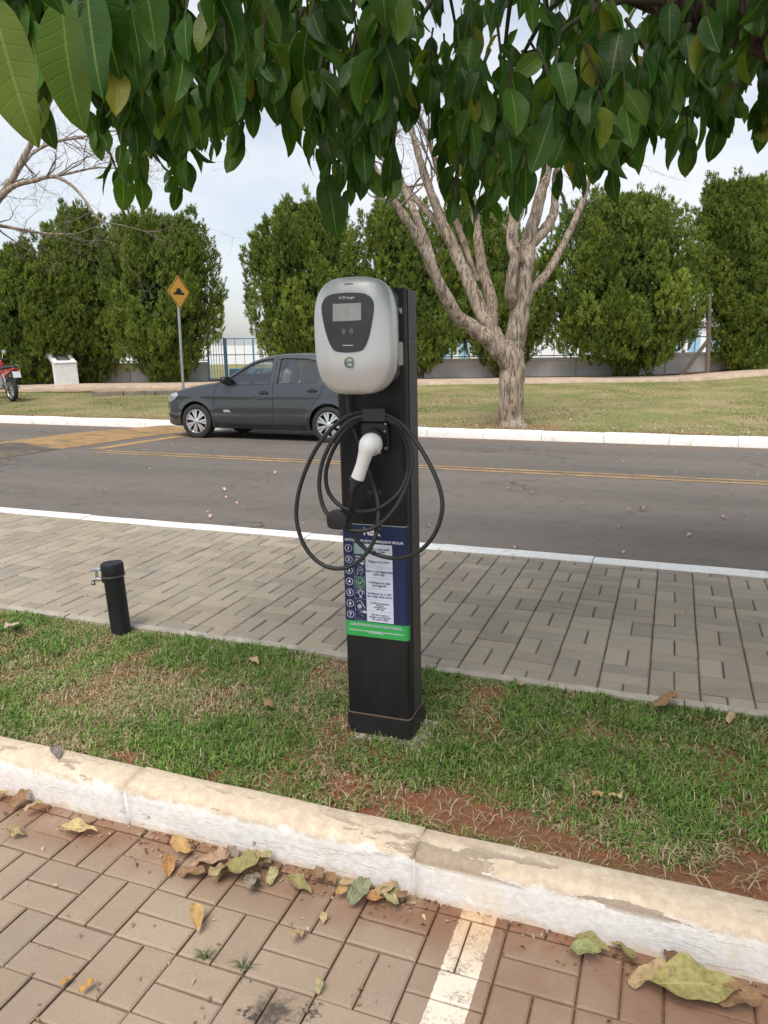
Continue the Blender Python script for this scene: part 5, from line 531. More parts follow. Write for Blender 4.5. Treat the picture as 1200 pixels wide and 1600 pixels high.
for sg in (-1,1):
    for r_ in (.006,.0105,.015): fpoly(mb, arc(sg*.001,.016,r_,r_+.0011,(-38 if sg>0 else 142),(38 if sg>0 else 218),8), -.1686)
mb.build('contactless_symbol', M_PRINT_G, hd)
mb = MB(); frect(mb, -.0175,.0165,-.0265,-.0245,-.1686); mb.build('status_line', M_PRINT_W, hd)
text('AC EV charger', .0105, M_PRINT_W, hd, .001, .1135, -.1688, 'panel_lettering', .051, .01)
mb = MB(); fpoly(mb, arc(.002,-.077,.0135,.0165,35,330,24), -.1688, .002); mb.build('logo_ring', M_LOGO_G, hd)
mb = MB(); fpoly(mb, arc(.002,-.077,.0118,.0135,190,395,20), -.1687, .002); mb.build('logo_ring', M_PRINT_D, hd)
text('PEVE', .0085, M_PRINT_D, hd, .002, -.077, -.1688, 'logo_lettering', .019, .02)
for (zc,w_) in ((.150,.024),(-.160,.030)):
    mb = MB(); yy_ = dome_y(abs(zc)/.1765)-.0012
    for (a_,b_) in (((-w_/2,zc-.006),(-w_/2,zc+.006)),((w_/2,zc-.006),(w_/2,zc+.006)),((-w_/2,zc+.006),(w_/2,zc+.006))): stroke(mb,[a_,b_],.0009,yy_,.004)
    mb.build('cover_clip', plain('clip_grey',(.40,.39,.36),.5), hd)
# instruction sticker on the front cover (local heights +0.02)
st = MB(); frect(st, -.1035,.1035,.435,.782,-.0012,.0012); stk = st.build('instruction_sticker', M_NAVY, cs)
def wrap(z0, z1, mat, name):     # the sticker carries on round the two rounded corners
    mb = MB(); P = [(x,y) for (x,y) in post_section(.2402,-.0011,.044,.0165)][1:-1]; n = len(P)
    mb.v = [(x,y,z0) for x,y in P]+[(x,y,z1) for x,y in P]; mb.f = [(i,i+1,n+i+1,n+i) for i in range(n-1)]; mb.m = [0]*len(mb.f); return mb.build(name, mat, stk)
wrap(.4335,.7835,M_NAVY,'sticker_edge'); wrap(.378,.4334,M_GREEN,'green_band'); wrap(.7836,.7862,M_TEAL,'top_rule')
mb = MB(); frect(mb,-.1035,.1035,.3795,.4325,-.0016,.0005); mb.build('green_strip', M_GREEN, stk)
text('NBK', .036, M_PRINT_W, stk, -.006, .760, -.0022, 'heading', .062, .035)
text('INSTRUÇÕES DE USO DO CARREGADOR VEICULAR', .0118, M_PRINT_W, stk, 0, .7275, -.0022, 'heading', .214, .02)
rowz = [.718-.0402*i for i in range(8)]
mb = MB(); frect(mb, -.0325,.0665,rowz[7],rowz[0],-.0018); mb.build('text_table', M_TABLE, stk)
mb = MB()
for i in range(1,7): frect(mb, -.0325,.0665,rowz[i]-.0004,rowz[i]+.0004,-.0022)
mb.build('table_rule', M_RULE, stk)
mb = MB()
for i in range(8): frect(mb, -.0755,-.0328,rowz[i]-.0004,rowz[i]+.0004,-.0022)
frect(mb,-.0762,-.0755,rowz[7],rowz[0],-.0022); mb.build('icon_frame', M_RULE, stk)
lines = ['Baixe o app pelo\nQR Code','Plugue no carro','Ative o carregamento\npelo app','Verifique se está\ncarregando','Verifique se o LED\nde carga está aceso','ANTES de desplugar\nfinalize o\ncarregamento\npelo app','Enrole o cabo e\nplugue o carregador\nde volta à base']
for i, s_ in enumerate(lines):
    zc = (rowz[i]+rowz[i+1])/2; nl = s_.count('\n')
    text(s_, .0118 if nl < 2 else (.0098 if nl == 2 else .0083), M_PRINT_D, stk, .017, zc-.0012+(.0062 if nl==1 else (.0098 if nl==2 else (.0112 if nl==3 else 0)))*.0, -.0024, 'step_lettering', None, .008)
    text(str(i+1), .0165, M_PRINT_W, stk, -.0945, zc, -.0022, 'step_number', None, .03)
    mb = MB(); fpoly(mb, arc(-.0945,zc,.0118,.0132,0,360,28), -.0022); mb.build('number_ring', M_PRINT_W, stk)
ic = [(rowz[i]+rowz[i+1])/2 for i in range(7)]; xi = -.054
mb = MB(); frect(mb, xi-.019,xi+.019,ic[0]-.018,ic[0]+.018,-.0019); mb.build('blank_code_field', M_TEAL, stk)
mb = MB(); stroke(mb,[(xi-.014,ic[1]+.011),(xi-.004,ic[1]+.014),(xi+.004,ic[1]+.010)],.004,-.0022); stroke(mb,[(xi-.016,ic[1]-.002),(xi-.008,ic[1]+.004),(xi+.006,ic[1]+.004),(xi+.016,ic[1]-.004)],.003,-.0022); stroke(mb,[(xi-.017,ic[1]-.010),(xi+.017,ic[1]-.010)],.004,-.0022)
fpoly(mb, arc(xi-.009,ic[1]-.012,0.0005,.004,0,360,12),-.0023); fpoly(mb, arc(xi+.010,ic[1]-.012,0.0005,.004,0,360,12),-.0023); mb.build('icon_car', M_PRINT_W, stk)
mb = MB(); stroke(mb,[(xi-.014,ic[2]-.014),(xi-.006,ic[2]-.006),(xi-.010,ic[2]+.002),(xi-.004,ic[2]+.012),(xi+.006,ic[2]+.014),(xi+.012,ic[2]+.008),(xi+.010,ic[2]-.002),(xi+.004,ic[2]-.008),(xi+.004,ic[2]-.014)],.0022,-.0022); stroke(mb,[(xi-.002,ic[2]+.002),(xi+.006,ic[2]+.007)],.003,-.0022); mb.build('icon_hand', M_PRINT_G, stk)
mb = MB(); frect(mb, xi-.019,xi+.019,ic[3]-.0185,ic[3]+.0185,-.0018,.0004); mb.build('icon_field', flat('icon_green',(.015,.11,.05)), stk)
mb = MB(); fpoly(mb, arc(xi,ic[3],.0155,.0168,0,360,28),-.0022); stroke(mb,[(xi-.009,ic[3]+.002),(xi-.002,ic[3]-.007),(xi+.012,ic[3]+.011)],.003,-.0022); mb.build('icon_tick', M_PRINT_G, stk)
mb = MB(); fpoly(mb, arc(xi,ic[4]+.002,.0065,.0085,-60,240,20),-.0022); stroke(mb,[(xi-.004,ic[4]-.010),(xi+.004,ic[4]-.010)],.0025,-.0022); stroke(mb,[(xi-.003,ic[4]-.014),(xi+.003,ic[4]-.014)],.0025,-.0022)
for a in range(0,181,30): stroke(mb,[(xi+.0115*math.cos(R(a)),ic[4]+.002+.0115*math.sin(R(a))),(xi+.016*math.cos(R(a)),ic[4]+.002+.016*math.sin(R(a)))],.0016,-.0022)
mb.build('icon_bulb', M_PRINT_W, stk)
mb = MB(); fpoly(mb, arc(xi-.005,ic[5]-.008,.0005,.008,0,360,18),-.0022); stroke(mb,[(xi-.006,ic[5]+.013),(xi+.002,ic[5]+.010),(xi+.014,ic[5]-.012)],.0035,-.0022); stroke(mb,[(xi-.013,ic[5]+.014),(xi-.011,ic[5]+.006)],.002,-.0022); mb.build('icon_unplug', M_PRINT_G, stk)
mb = MB(); stroke(mb,[tuple(p) for p in catmull([(xi+.013,ic[6]+.013),(xi-.004,ic[6]+.012),(xi-.009,ic[6]+.006),(xi-.002,ic[6]+.001),(xi+.008,ic[6]-.004),(xi+.008,ic[6]-.011),(xi-.002,ic[6]-.014),(xi-.011,ic[6]-.013)],5)],.0032,-.0022); stroke(mb,[(xi+.009,ic[6]+.013),(xi+.017,ic[6]+.013)],.008,-.0022); mb.build('icon_cable', M_PRINT_W, stk)
text('O CABO DEVE DESCONECTAR O PLUG DO CARRO APÓS FINALIZAR O\nCARREGAMENTO, PARA EVITAR DANIFICAR O CABO E O CARREGADOR', .0062, M_TABLE, stk, 0, .4215, -.0026, 'band_lettering', .196, .01)
text('SISTEMA INDICADO PARA ESTABELECIMENTO COMERCIAL, RESIDENCIAL\nOU CONDOMÍNIOS', .0062, M_PRINT_W, stk, 0, .397, -.0026, 'band_lettering', .204, .015)
# holster, hook and plug
a_, b_ = loc_(SOCKET[0]), loc_(SOCKET[1]); cxs, czs = (a_.x+b_.x)/2, (a_.z+b_.z)/2
mb = MB(); mb.box((cxs,-.010,czs),(abs(b_.x-a_.x),.020,abs(b_.z-a_.z)),bev=.005); mb.lathe([(.036,-.02),(.037,.012),(.030,.016)],24,Matrix.Translation((cxs-.004,-.020,czs-.008)) @ FR.to_4x4()); hol = mb.build('plug_holster', M_PLASTIC, cs, 30)
for p in BOLTS:
    q = loc_(p); MB().lathe([(.0048,0),(.0048,.0025),(.003,.004)],10,Matrix.Translation((q.x,-.0195,q.z)) @ FR.to_4x4()).build('bolt', M_BOLT, hol, 30)
a_, b_ = loc_(HOOK[0]), loc_(HOOK[1]); cxh, czh = (a_.x+b_.x)/2, (a_.z+b_.z)/2
mb = MB(); mb.box((cxh,-.098,czh),(abs(b_.x-a_.x)+.004,.005,abs(b_.z-a_.z)+.002),bev=.0015); mb.box((cxh,-.048,czh-.012),(.045,.097,.010),bev=.002); mb.build('cable_hook', M_PLASTIC, cs)
for (x_,z_) in ((cxs+.005,.895),(cxs-.028,.893)): MB().lathe([(.013,0),(.013,.0015),(.010,.002)],20,Matrix.Translation((x_,-.0002,z_)) @ FR.to_4x4()).build('blanking_cap', M_PLASTIC, cs, 30)
PG = [loc_(p) for p in PLUG]; rr_ = [.034,.0375,.033,.0235,.0205,.0215,.0225]
pts = catmull([p[:] for p in PG], 5); rad = [float(v) for v in np.interp(np.arange(len(pts))/5, range(len(rr_)), rr_)]
plug = MB().tube([pts[0]+(pts[0]-pts[1])*.1]+pts, [.028]+rad, 20).build('charging_plug', M_PLUGW, cs, 50)
d_ = Vector(pts[-1]-pts[-3]).normalized(); e_ = Vector(pts[-1])
MB().tube([e_-d_*.004,e_+d_*.004,e_+d_*.010,e_+d_*.0101,e_+d_*.018,e_+d_*.0181,e_+d_*.026,e_+d_*.0261,e_+d_*.036,e_+d_*.05],[.0245,.025,.024,.017,.0165,.0145,.0145,.0125,.012,.0085],16).build('strain_relief', M_PLASTIC, plug, 40)
CR = .0071
cabA = [loc_(p) for p in CABLE_A]; cabA = [e_+d_*.03]+cabA
cb = MB().tube(catmull([p[:] for p in cabA],5), CR, 10).build('charging_cable', M_RUBBER, cs, True)
for tb in (CABLE_B, CABLE_C):
    c_ = catmull([loc_(p)[:] for p in tb],5,True); MB().tube(c_+[c_[0]], CR, 10, False).build('cable_loop', M_RUBBER, cb, True)
cl = loc_(CLAMP); mb = MB()
pl = catmull([(-.036,-.012),(-.037,.008),(-.028,.026),(-.008,.033),(.018,.032),(.034,.018),(.036,-.004),(.030,-.024),(.010,-.031),(-.018,-.030),(-.032,-.024)],4,True)
ring = [tuple(p) for p in pl]; lv = [(.90,.014),(.985,.011),(1.0,.005),(1.0,-.005),(.99,-.011),(.93,-.0155),(.80,-.017)]
for (s,y) in lv: mb.v += [(cl.x+p[0]*s, cl.y+y, cl.z+p[1]*s) for p in ring]
n = len(ring)
for i in range(len(lv)-1):
    for k_ in range(n): mb.f.append((i*n+k_,i*n+(k_+1)%n,(i+1)*n+(k_+1)%n,(i+1)*n+k_))
mb.f.append(tuple(range(n-1,-1,-1))); mb.f.append(tuple((len(lv)-1)*n+k_ for k_ in range(n))); mb.m=[0]*len(mb.f); mb.build('plug_cap', M_PLASTIC, cs, 40)
# ------------------------------------------------------------------ tap post
tp = empty('tap_post', (-2.462,2.853,-.03), (R(1.2),R(-2.2),0)); tag(tp, 'short black pipe post with a chrome garden tap at the grass edge', 'tap post')
MB().lathe([(.0475,0),(.0475,.315),(.049,.317),(.049,.327)],28).build('pipe', M_BLACK, tp, 35)
MB().lathe([(.0535,.327),(.0535,.372),(.051,.377),(.044,.3785),(.042,.376),(.012,.376),(.010,.3775),(.003,.3775)],28).build('cap', M_BLACK, tp, 35)
MB().lathe([(.0495,.311),(.056,.312),(.0565,.3165),(.056,.321),(.0495,.322)],28).build('ring_clamp', plain('ring_dark',(.10,.10,.10),.35,metal=.5), tp, 35)
ta = MB(); ta.tube([(-.045,-.005,.292),(-.075,-.008,.292),(-.098,-.010,.293),(-.110,-.011,.288),(-.116,-.012,.276)],[.008,.009,.010,.010,.0095],12); ta.lathe([(.011,0),(.012,.006),(.012,.012),(.009,.014)],12,Matrix.Translation((-.117,-.012,.263))); ta.tube([(-.092,-.010,.296),(-.092,-.010,.335)],[.0075,.006],10)
tap = ta.build('tap', M_CHROME, tp, 40)
th = MB(); th.tube([(-.117,-.010,.346),(-.092,-.010,.338),(-.062,-.010,.342)],[.006,.005,.0055],8); th.tube([(-.092,-.035,.342),(-.092,.015,.340)],[.005,.005],8); th.build('tap_handle', M_CHROME, tap, 40)
MB().lathe([(.018,0),(.018,.010),(.012,.013)],16,Matrix.Translation((-.046,-.005,.292)) @ Matrix.Rotation(R(-90),4,'Y')).build('wall_flange', M_PLASTIC, tp, 35)
# ------------------------------------------------------------------ road sign
sg = empty('warning_sign', (-9.25,13.2,zlawn(-9.25,13.2)), (R(.8),0,R(84))); tag(sg, 'yellow diamond speed bump sign on a grey pole behind the car', 'sign')
MB().tube([(0,.03,-.2),(0,.03,2.75)],[.028,.028],14).build('pole', M_STEEL, sg, 40)
M_SIGNY = plain('sign_yellow', (.72,.36,.045), .45, var=.06, scale=12); h_ = .325; zc = 2.50
def dia(r,cr=.03,n=4):
    P=[]
    for q in range(4):
        a0 = 90*q; cxx,cyy = (r-cr*1.414)*math.cos(R(a0)), (r-cr*1.414)*math.sin(R(a0))
        P += [(cxx+cr*math.cos(R(a0-45+90*i/n)), zc+cyy+cr*math.sin(R(a0-45+90*i/n))) for i in range(n+1)]
    return P
mb = MB(); fpoly(mb, dia(h_), -.002, .004); pl_ = mb.build('plate', M_SIGNY, sg)
mb = MB(); o1, o2 = dia(h_-.016), dia(h_-.034); n = len(o1)
for i in range(n):
    j = (i+1)%n; fpoly(mb, [o1[i],o1[j],o2[j],o2[i]], -.0032, .001)
mb.build('border', flat('sign_black',(.012,.012,.012),.5), pl_)
mb = MB(); fpoly(mb, [(-.155,zc-.05),(.155,zc-.05),(.155,zc-.008),(.10,zc-.008)]+[(.085*math.cos(R(a)), zc-.008+.085*math.sin(R(a))) for a in range(0,181,12)]+[(-.10,zc-.008),(-.155,zc-.008)], -.0034, .0012); mb.build('bump_symbol', bpy.data.materials['sign_black'], pl_)
for dz_ in (.12,-.12): MB().box((0,.012,zc+dz_),(.09,.014,.03)).build('bracket', M_STEEL, sg)
# ------------------------------------------------------------------ monument
mx, my = -17.55, 19.0; mn = empty('memorial_lectern', (mx,my,zlawn(mx,my)-.04), (0,0,R(62))); tag(mn, 'white slanted memorial lectern with a dark plaque on the lawn', 'monument')
M_MONU = plain('white_plaster', (.72,.72,.72), .8, var=.08, scale=6, bump=.2)
def sheet(mb, A, B, C_, D_, nrm, t):  # slab from four corners, thickened along -nrm
    V=[Vector(p) for p in (A,B,C_,D_)]; N=Vector(nrm)*t; mb.add([p for p in V]+[p-N for p in V],[(0,1,2,3),(7,6,5,4),(0,4,5,1),(1,5,6,2),(2,6,7,3),(3,7,4,0)])
mb = MB(); sheet(mb,(-.34,0,0),(.34,0,0),(.34,.05,.80),(-.34,.05,.80),(0,-1,.06),.20); mb.build('body', M_MONU, mn)
mb = MB(); n_=Vector((0,-.42,.907)); sheet(mb,(-.345,.02,.80),(.345,.02,.80),(.345,.66,1.10),(-.345,.66,1.10),n_,.11); tpn = mb.build('top_panel', M_MONU, mn)
mb = MB(); o_=n_*.008; sheet(mb,Vector((-.20,.15,.861))+o_,Vector((.20,.15,.861))+o_,Vector((.20,.54,1.044))+o_,Vector((-.20,.54,1.044))+o_,n_,.012); mb.build('plaque', plain('plaque_dark',(.07,.068,.065),.4,metal=.4,var=.5,scale=30), tpn)
mb = MB()
for i in range(6):
    t=.2+.055*i; y_=.15+.39*(t-.2)/.39+.02; z_=.861+(y_-.15)*.469; o_=n_*.0095; mb_w=.15-.03*(i%2)
    sheet(mb,Vector((-mb_w,y_,z_))+o_,Vector((mb_w,y_,z_))+o_,Vector((mb_w,y_+.018,z_+.0084))+o_,Vector((-mb_w,y_+.018,z_+.0084))+o_,n_,.0015)
mb.build('plaque_text_line', plain('plaque_line',(.30,.29,.27),.5), tpn)
# low concrete edge beside the worn walk
def edge(): 
    mb = MB(); A=Vector((-14.9,17.0,0)); B=Vector((-11.6,18.2,0)); n=4
    for i in range(n):
        p=A.lerp(B,(i+.5)/n); mb.box((p.x,p.y,zlawn(p.x,p.y)+.035),((B-A).length/n-.02,.16,.17),Matrix.Rotation(math.atan2(B.y-A.y,B.x-A.x),3,'Z'),.012)
    return mb
tag(edge().build('concrete_edging', plain('weathered_concrete',(.20,.17,.135),.95,var=.35,scale=5,bump=.6,obj=False)), 'weathered low concrete edging along the worn path left of the car', 'kerb')
V=[];F=[];
for i in range(30):
    t=i/29; A=Vector((-19.5,16.6)).lerp(Vector((-8.5,20.2)),t)
    for j in range(5):
        q=A+Vector((-.31,.95))*(j/4*(1.2+1.5*t)); V.append((q.x,q.y,float(zlawn(q.x,q.y))+.02+.004*math.sin(i*2+j)))
for i in range(29):
    for j in range(4): F.append((i*5+j,(i+1)*5+j,(i+1)*5+j+1,i*5+j+1))
tag(link('dirt_path', np_mesh('dirt_path',V,F,plain('packed_earth',(.33,.235,.155),.95,var=.3,scale=2.5,bump=.6,obj=False))), kind='structure')
# ------------------------------------------------------------------ parked car (local: x from front axle to the rear, y to the far side, z up; near side is -y)
k = K('car_paint_grey'); n_ = k.noise(1500,2,.5,k.obj()); k.set(Base_Color=k.mix(n_,(.034,.041,.046),(.054,.062,.069)), Metallic=.45, Roughness=.30, Coat_Weight=1.0, Coat_Roughness=.05); M_CAR = k.m
k = K('car_glass'); gl = k.new('ShaderNodeBsdfGlossy'); gl.inputs['Roughness'].default_value = .02; tr = k.new('ShaderNodeBsdfTransparent'); tr.inputs['Color'].default_value = (.84,.90,.88,1); fr_ = k.new('ShaderNodeLayerWeight'); fr_.inputs['Blend'].default_value = .5; mxs = k.new('ShaderNodeMixShader')
k.l.new(k.math('ADD', k.math('MULTIPLY', k.math('POWER', fr_.outputs['Facing'], 4.0), 1.0), .15), mxs.inputs[0]); k.l.new(tr.outputs[0], mxs.inputs[1]); k.l.new(gl.outputs[0], mxs.inputs[2]); k.l.new(mxs.outputs[0], k.out.inputs['Surface']); M_GLASS = k.m
M_TRIM = plain('car_trim_black', (.014,.014,.015), .45); M_TYRE = plain('tyre_rubber', (.020,.020,.020), .8, var=.3, scale=40); M_RIM = plain('alloy_silver', (.60,.61,.62), .3, metal=.75, var=.06); M_SEAT = plain('seat_fabric', (.20,.20,.20), .9); M_LAMP = plain('lamp_clear', (.50,.53,.56), .1, metal=.6, var=.3, scale=14); M_REDL = plain('lamp_red', (.35,.012,.012), .15); M_DARK = plain('wheel_well_dark', (.012,.012,.012), .95)
def c_top(x): return float(np.interp(x, [-.78,-.74,-.70,-.60,-.35,0,.30,.46,.60,.80,1.0,1.15,1.35,1.6,1.9,2.3,2.6,2.78,2.92,3.02,3.09,3.13,3.15], [.56,.62,.68,.755,.845,.915,.955,.985,1.07,1.195,1.305,1.362,1.408,1.435,1.445,1.43,1.395,1.345,1.20,1.05,.92,.72,.62]))
def c_bot(x): return float(np.interp(x, [-.78,-.70,-.5,.35,2.1,2.8,3.0,3.15], [.36,.24,.20,.19,.19,.22,.27,.42]))
def c_plan(x): return float(np.interp(x, [-.78,-.75,-.70,-.60,-.45,-.25,0,.5,1.5,2.3,2.7,2.95,3.08,3.15], [.46,.54,.61,.69,.755,.795,.815,.826,.830,.825,.805,.765,.71,.60]))
def c_half(x, z):
    w = c_plan(x)
    if z < .93:
        s_ = np.interp(z, [.18,.24,.34,.48,.60,.72,.80,.87,.93], [-.055,-.028,-.012,-.002,.0,.001,-.004,-.012,-.026])
        s_ += .008*math.exp(-((z-(.715+.02*x))/.022)**2) - .006*math.exp(-((z-(.44+.012*x))/.03)**2)
        for ax in (0,2.465):       # flared arches
            r_ = math.hypot(x-ax, z-.29); s_ += .016*math.exp(-((r_-.345)/.045)**2)
        return w+float(s_)
    return w-.026-(z-.93)*.40-(max(0,z-1.25))**2*.9
car = empty('parked_car', (-7.566,11.87,zroad(11.87)-.004), (R(-2.6),0,0)); tag(car, 'dark grey five door hatchback parked beside the far white kerb', 'car')
xs = np.unique(np.concatenate([np.linspace(-.78,-.6,9), np.linspace(-.6,.4,30), np.linspace(.4,1.4,28), np.linspace(1.4,2.6,30), np.linspace(2.6,3.15,20)])); NS = 30
mb = MB(); rows_ = []
for x in xs:
    zb, zt = c_bot(x), c_top(x); half = []
    green = zt > 1.0
    for j in range(NS+1):
        t = j/NS; z = zb+(zt-.055-zb)*t; half.append((c_half(x,z), z))
    y0, z0 = half[-1]
    for j in range(1,9):       # shoulder rolls over to the middle
        a = R(90*j/8); half.append((y0*math.cos(a)**.75 if j < 8 else 0.0, z0+.055*math.sin(a)))
    row = [(x,-y,z) for (y,z) in half]+[(x,y,z) for (y,z) in half[::-1][1:]]; rows_.append(row); mb.v += row
W_ = len(rows_[0])
for i in range(len(xs)-1):
    for j in range(W_-1): mb.f.append((i*W_+j,(i+1)*W_+j,(i+1)*W_+j+1,i*W_+j+1))
    mb.f.append((i*W_+W_-1,(i+1)*W_+W_-1,(i+1)*W_,i*W_))
mb.f.append(tuple(range(W_))); mb.f.append(tuple((len(xs)-1)*W_+j for j in range(W_-1,-1,-1))); mb.m=[0]*len(mb.f)
def clean(me):
    b=bmesh.new(); b.from_mesh(me); bmesh.ops.remove_doubles(b,verts=b.verts,dist=1e-5); bmesh.ops.recalc_face_normals(b,faces=b.faces); b.to_mesh(me); b.free(); return me
shell = clean(mb.mesh('body', [M_CAR, M_DARK]))
def cutter(mb): return clean(mb.mesh('cut', M_DARK))
def boolean(me, cutters):
    o = bpy.data.objects.new('tmp', me); COL.objects.link(o); tmp=[o]
    for c_ in cutters:
        q = bpy.data.objects.new('tmpc', c_); COL.objects.link(q); tmp.append(q); m_ = o.modifiers.new('b','BOOLEAN'); m_.operation='DIFFERENCE'; m_.object=q; m_.solver='EXACT'
    dg = bpy.context.evaluated_depsgraph_get(); r_ = bpy.data.meshes.new_from_object(o.evaluated_get(dg))
    for q in tmp: bpy.data.objects.remove(q)
    return r_
# cabin hollow
cab = MB(); cx_ = np.linspace(.30,2.95,30); rr = []
for x in cx_:
    zt = c_top(x)-.045; zb=.30; hw=lambda z: c_half(x,z)-.05; zs=[zb,.6,.9,1.05,1.2,1.35]; zs=[z for z in zs if z<zt-.06]+[zt-.06,zt-.015,zt]
    while len(zs)<9: zs.insert(1,zs[0]+(zs[1]-zs[0])*.5)
    h=[(hw(min(z,zt-.06))*(1 if i<len(zs)-2 else (.9 if i==len(zs)-2 else .45)),z) for i,z in enumerate(zs)]
    row=[(x,-y,z) for y,z in h]+[(x,y,z) for y,z in h[::-1]]; cab.v+=row; rr.append(len(row))
wc=rr[0]
for i in range(len(cx_)-1):
    for j in range(wc): cab.f.append((i*wc+j,(i+1)*wc+j,(i+1)*wc+(j+1)%wc,i*wc+(j+1)%wc))
cab.f.append(tuple(range(wc))); cab.f.append(tuple((len(cx_)-1)*wc+j for j in range(wc-1,-1,-1))); cab.m=[0]*len(cab.f)
WIN = [[(.60,.905),(1.37,.925),(1.425,.94),(1.435,1.335),(1.26,1.318),(1.10,1.27),(.90,1.165),(.70,1.035),(.605,.955)],
       [(1.555,.935),(2.28,.965),(2.33,1.0),(2.31,1.20),(2.26,1.29),(2.0,1.335),(1.60,1.342),(1.555,1.33)],
       [(2.41,.985),(2.62,1.02),(2.66,1.06),(2.56,1.20),(2.42,1.265),(2.385,1.255)]]
XZ = Matrix(((1,0,0,0),(0,0,1,0),(0,1,0,0),(0,0,0,1)))
cuts = [cutter(cab)]
for w_ in WIN: 
    c_=MB(); c_.prism(w_,-1.2,1.2,XZ); cuts.append(cutter(c_))
for (P_,h_) in (([(.50,.98),(.62,1.045),(1.12,1.315),(1.10,1.40),(.50,1.08)],.60),([(2.70,1.12),(2.72,1.35),(3.0,1.2),(3.04,1.0),(2.90,.98)],.56)):
    c_=MB(); c_.prism(P_,-h_,h_,XZ); cuts.append(cutter(c_))
for ax in (0,2.465):
    for s_ in (-1,1):
        c_=MB(); c_.lathe([(.335,-.16),(.335,.16)],40,Matrix.Translation((ax,s_*.78,.295)) @ Matrix.Rotation(R(90),4,'X')); cuts.append(cutter(c_))
body = boolean(shell, cuts); body.name='body'
for p in body.polygons: p.use_smooth=True
body.set_sharp_from_angle(angle=R(32)); bd = link('body', body, car)
def side(poly, off, mat, name, parent, sgn=-1, dens=.05, thick=.004):   # patch that follows the body side
    b=bmesh.new(); vs_=[b.verts.new((p[0],0,p[1])) for p in poly]; f=b.faces.new(vs_); bmesh.ops.triangulate(b,faces=[f])
    for _ in range(6):
        E_=[e for e in b.edges if e.calc_length()>dens*2]
        if not E_: break
        bmesh.ops.subdivide_edges(b,edges=E_,cuts=1); bmesh.ops.triangulate(b,faces=[f for f in b.faces if len(f.verts)>3])
    for v in b.verts: v.co.y = sgn*(c_half(v.co.x,v.co.z)+off)
    bmesh.ops.recalc_face_normals(b,faces=b.faces)
    if sum(f.normal.y*f.calc_area() for f in b.faces)*sgn<0: bmesh.ops.reverse_faces(b,faces=b.faces)
    me=bpy.data.meshes.new(name); b.to_mesh(me); b.free(); me.materials.append(mat)
    for p in me.polygons: p.use_smooth=True
    return link(name,me,parent)
def grow(P,d):
    c_=(sum(p[0] for p in P)/len(P),sum(p[1] for p in P)/len(P)); return [(c_[0]+(p[0]-c_[0])*(1+d),c_[1]+(p[1]-c_[1])*(1+d)) for p in P]
for sgn in (-1,1):
    for w_ in WIN:
        g_=side(grow(w_,.02),-.014,M_GLASS,'side_window',car,sgn)
        o1,o2=grow(w_,.045),grow(w_,-.012); fm=MB()
        for i in range(len(w_)):
            j=(i+1)%len(w_); q=[o1[i],o1[j],o2[j],o2[i]]
            fm.add([(p[0],sgn*(c_half(p[0],p[1])+.002),p[1]) for p in q],[(0,1,2,3) if sgn<0 else (3,2,1,0)])
        fm.build('window_seal', M_TRIM, g_)
def bent_glass(name, P, wf):     # windscreen / rear window
    mb=MB(); n=len(P); m=12
    for (x,z) in P:
        for j in range(m+1):
            t=-1+2*j/m; mb.v.append((x+.05*t*t*wf,t*.60,z-.02*t*t))
    for i in range(n-1):
        for j in range(m): mb.f.append((i*(m+1)+j,(i+1)*(m+1)+j,(i+1)*(m+1)+j+1,i*(m+1)+j+1))
    mb.m=[0]*len(mb.f); return mb.build(name,M_GLASS,car,True)
bent_glass('windscreen',[(x,c_top(x)-.004) for x in np.linspace(.50,1.16,8)],1); bent_glass('rear_window',[(x,c_top(x)-.004) for x in np.linspace(2.76,3.05,6)],-1)
def ribbon(pts, w, off, mat, name, parent, sgn=-1):
    mb=MB()
    for i,p in enumerate(pts):
        a=pts[max(i-1,0)]; b=pts[min(i+1,len(pts)-1)]; d=Vector((b[0]-a[0],b[1]-a[1])); d.normalize(); n=(-d.y*w/2,d.x*w/2)
        for s_ in (-1,1): q=(p[0]+s_*n[0],p[1]+s_*n[1]); mb.v.append((q[0],sgn*(c_half(*q)+off),q[1]))
    for i in range(len(pts)-1): mb.f.append((2*i,2*i+2,2*i+3,2*i+1))
    mb.m=[0]*len(mb.f); return mb.build(name,mat,parent)
dense=lambda P: [tuple(p) for p in catmull(P,6)]
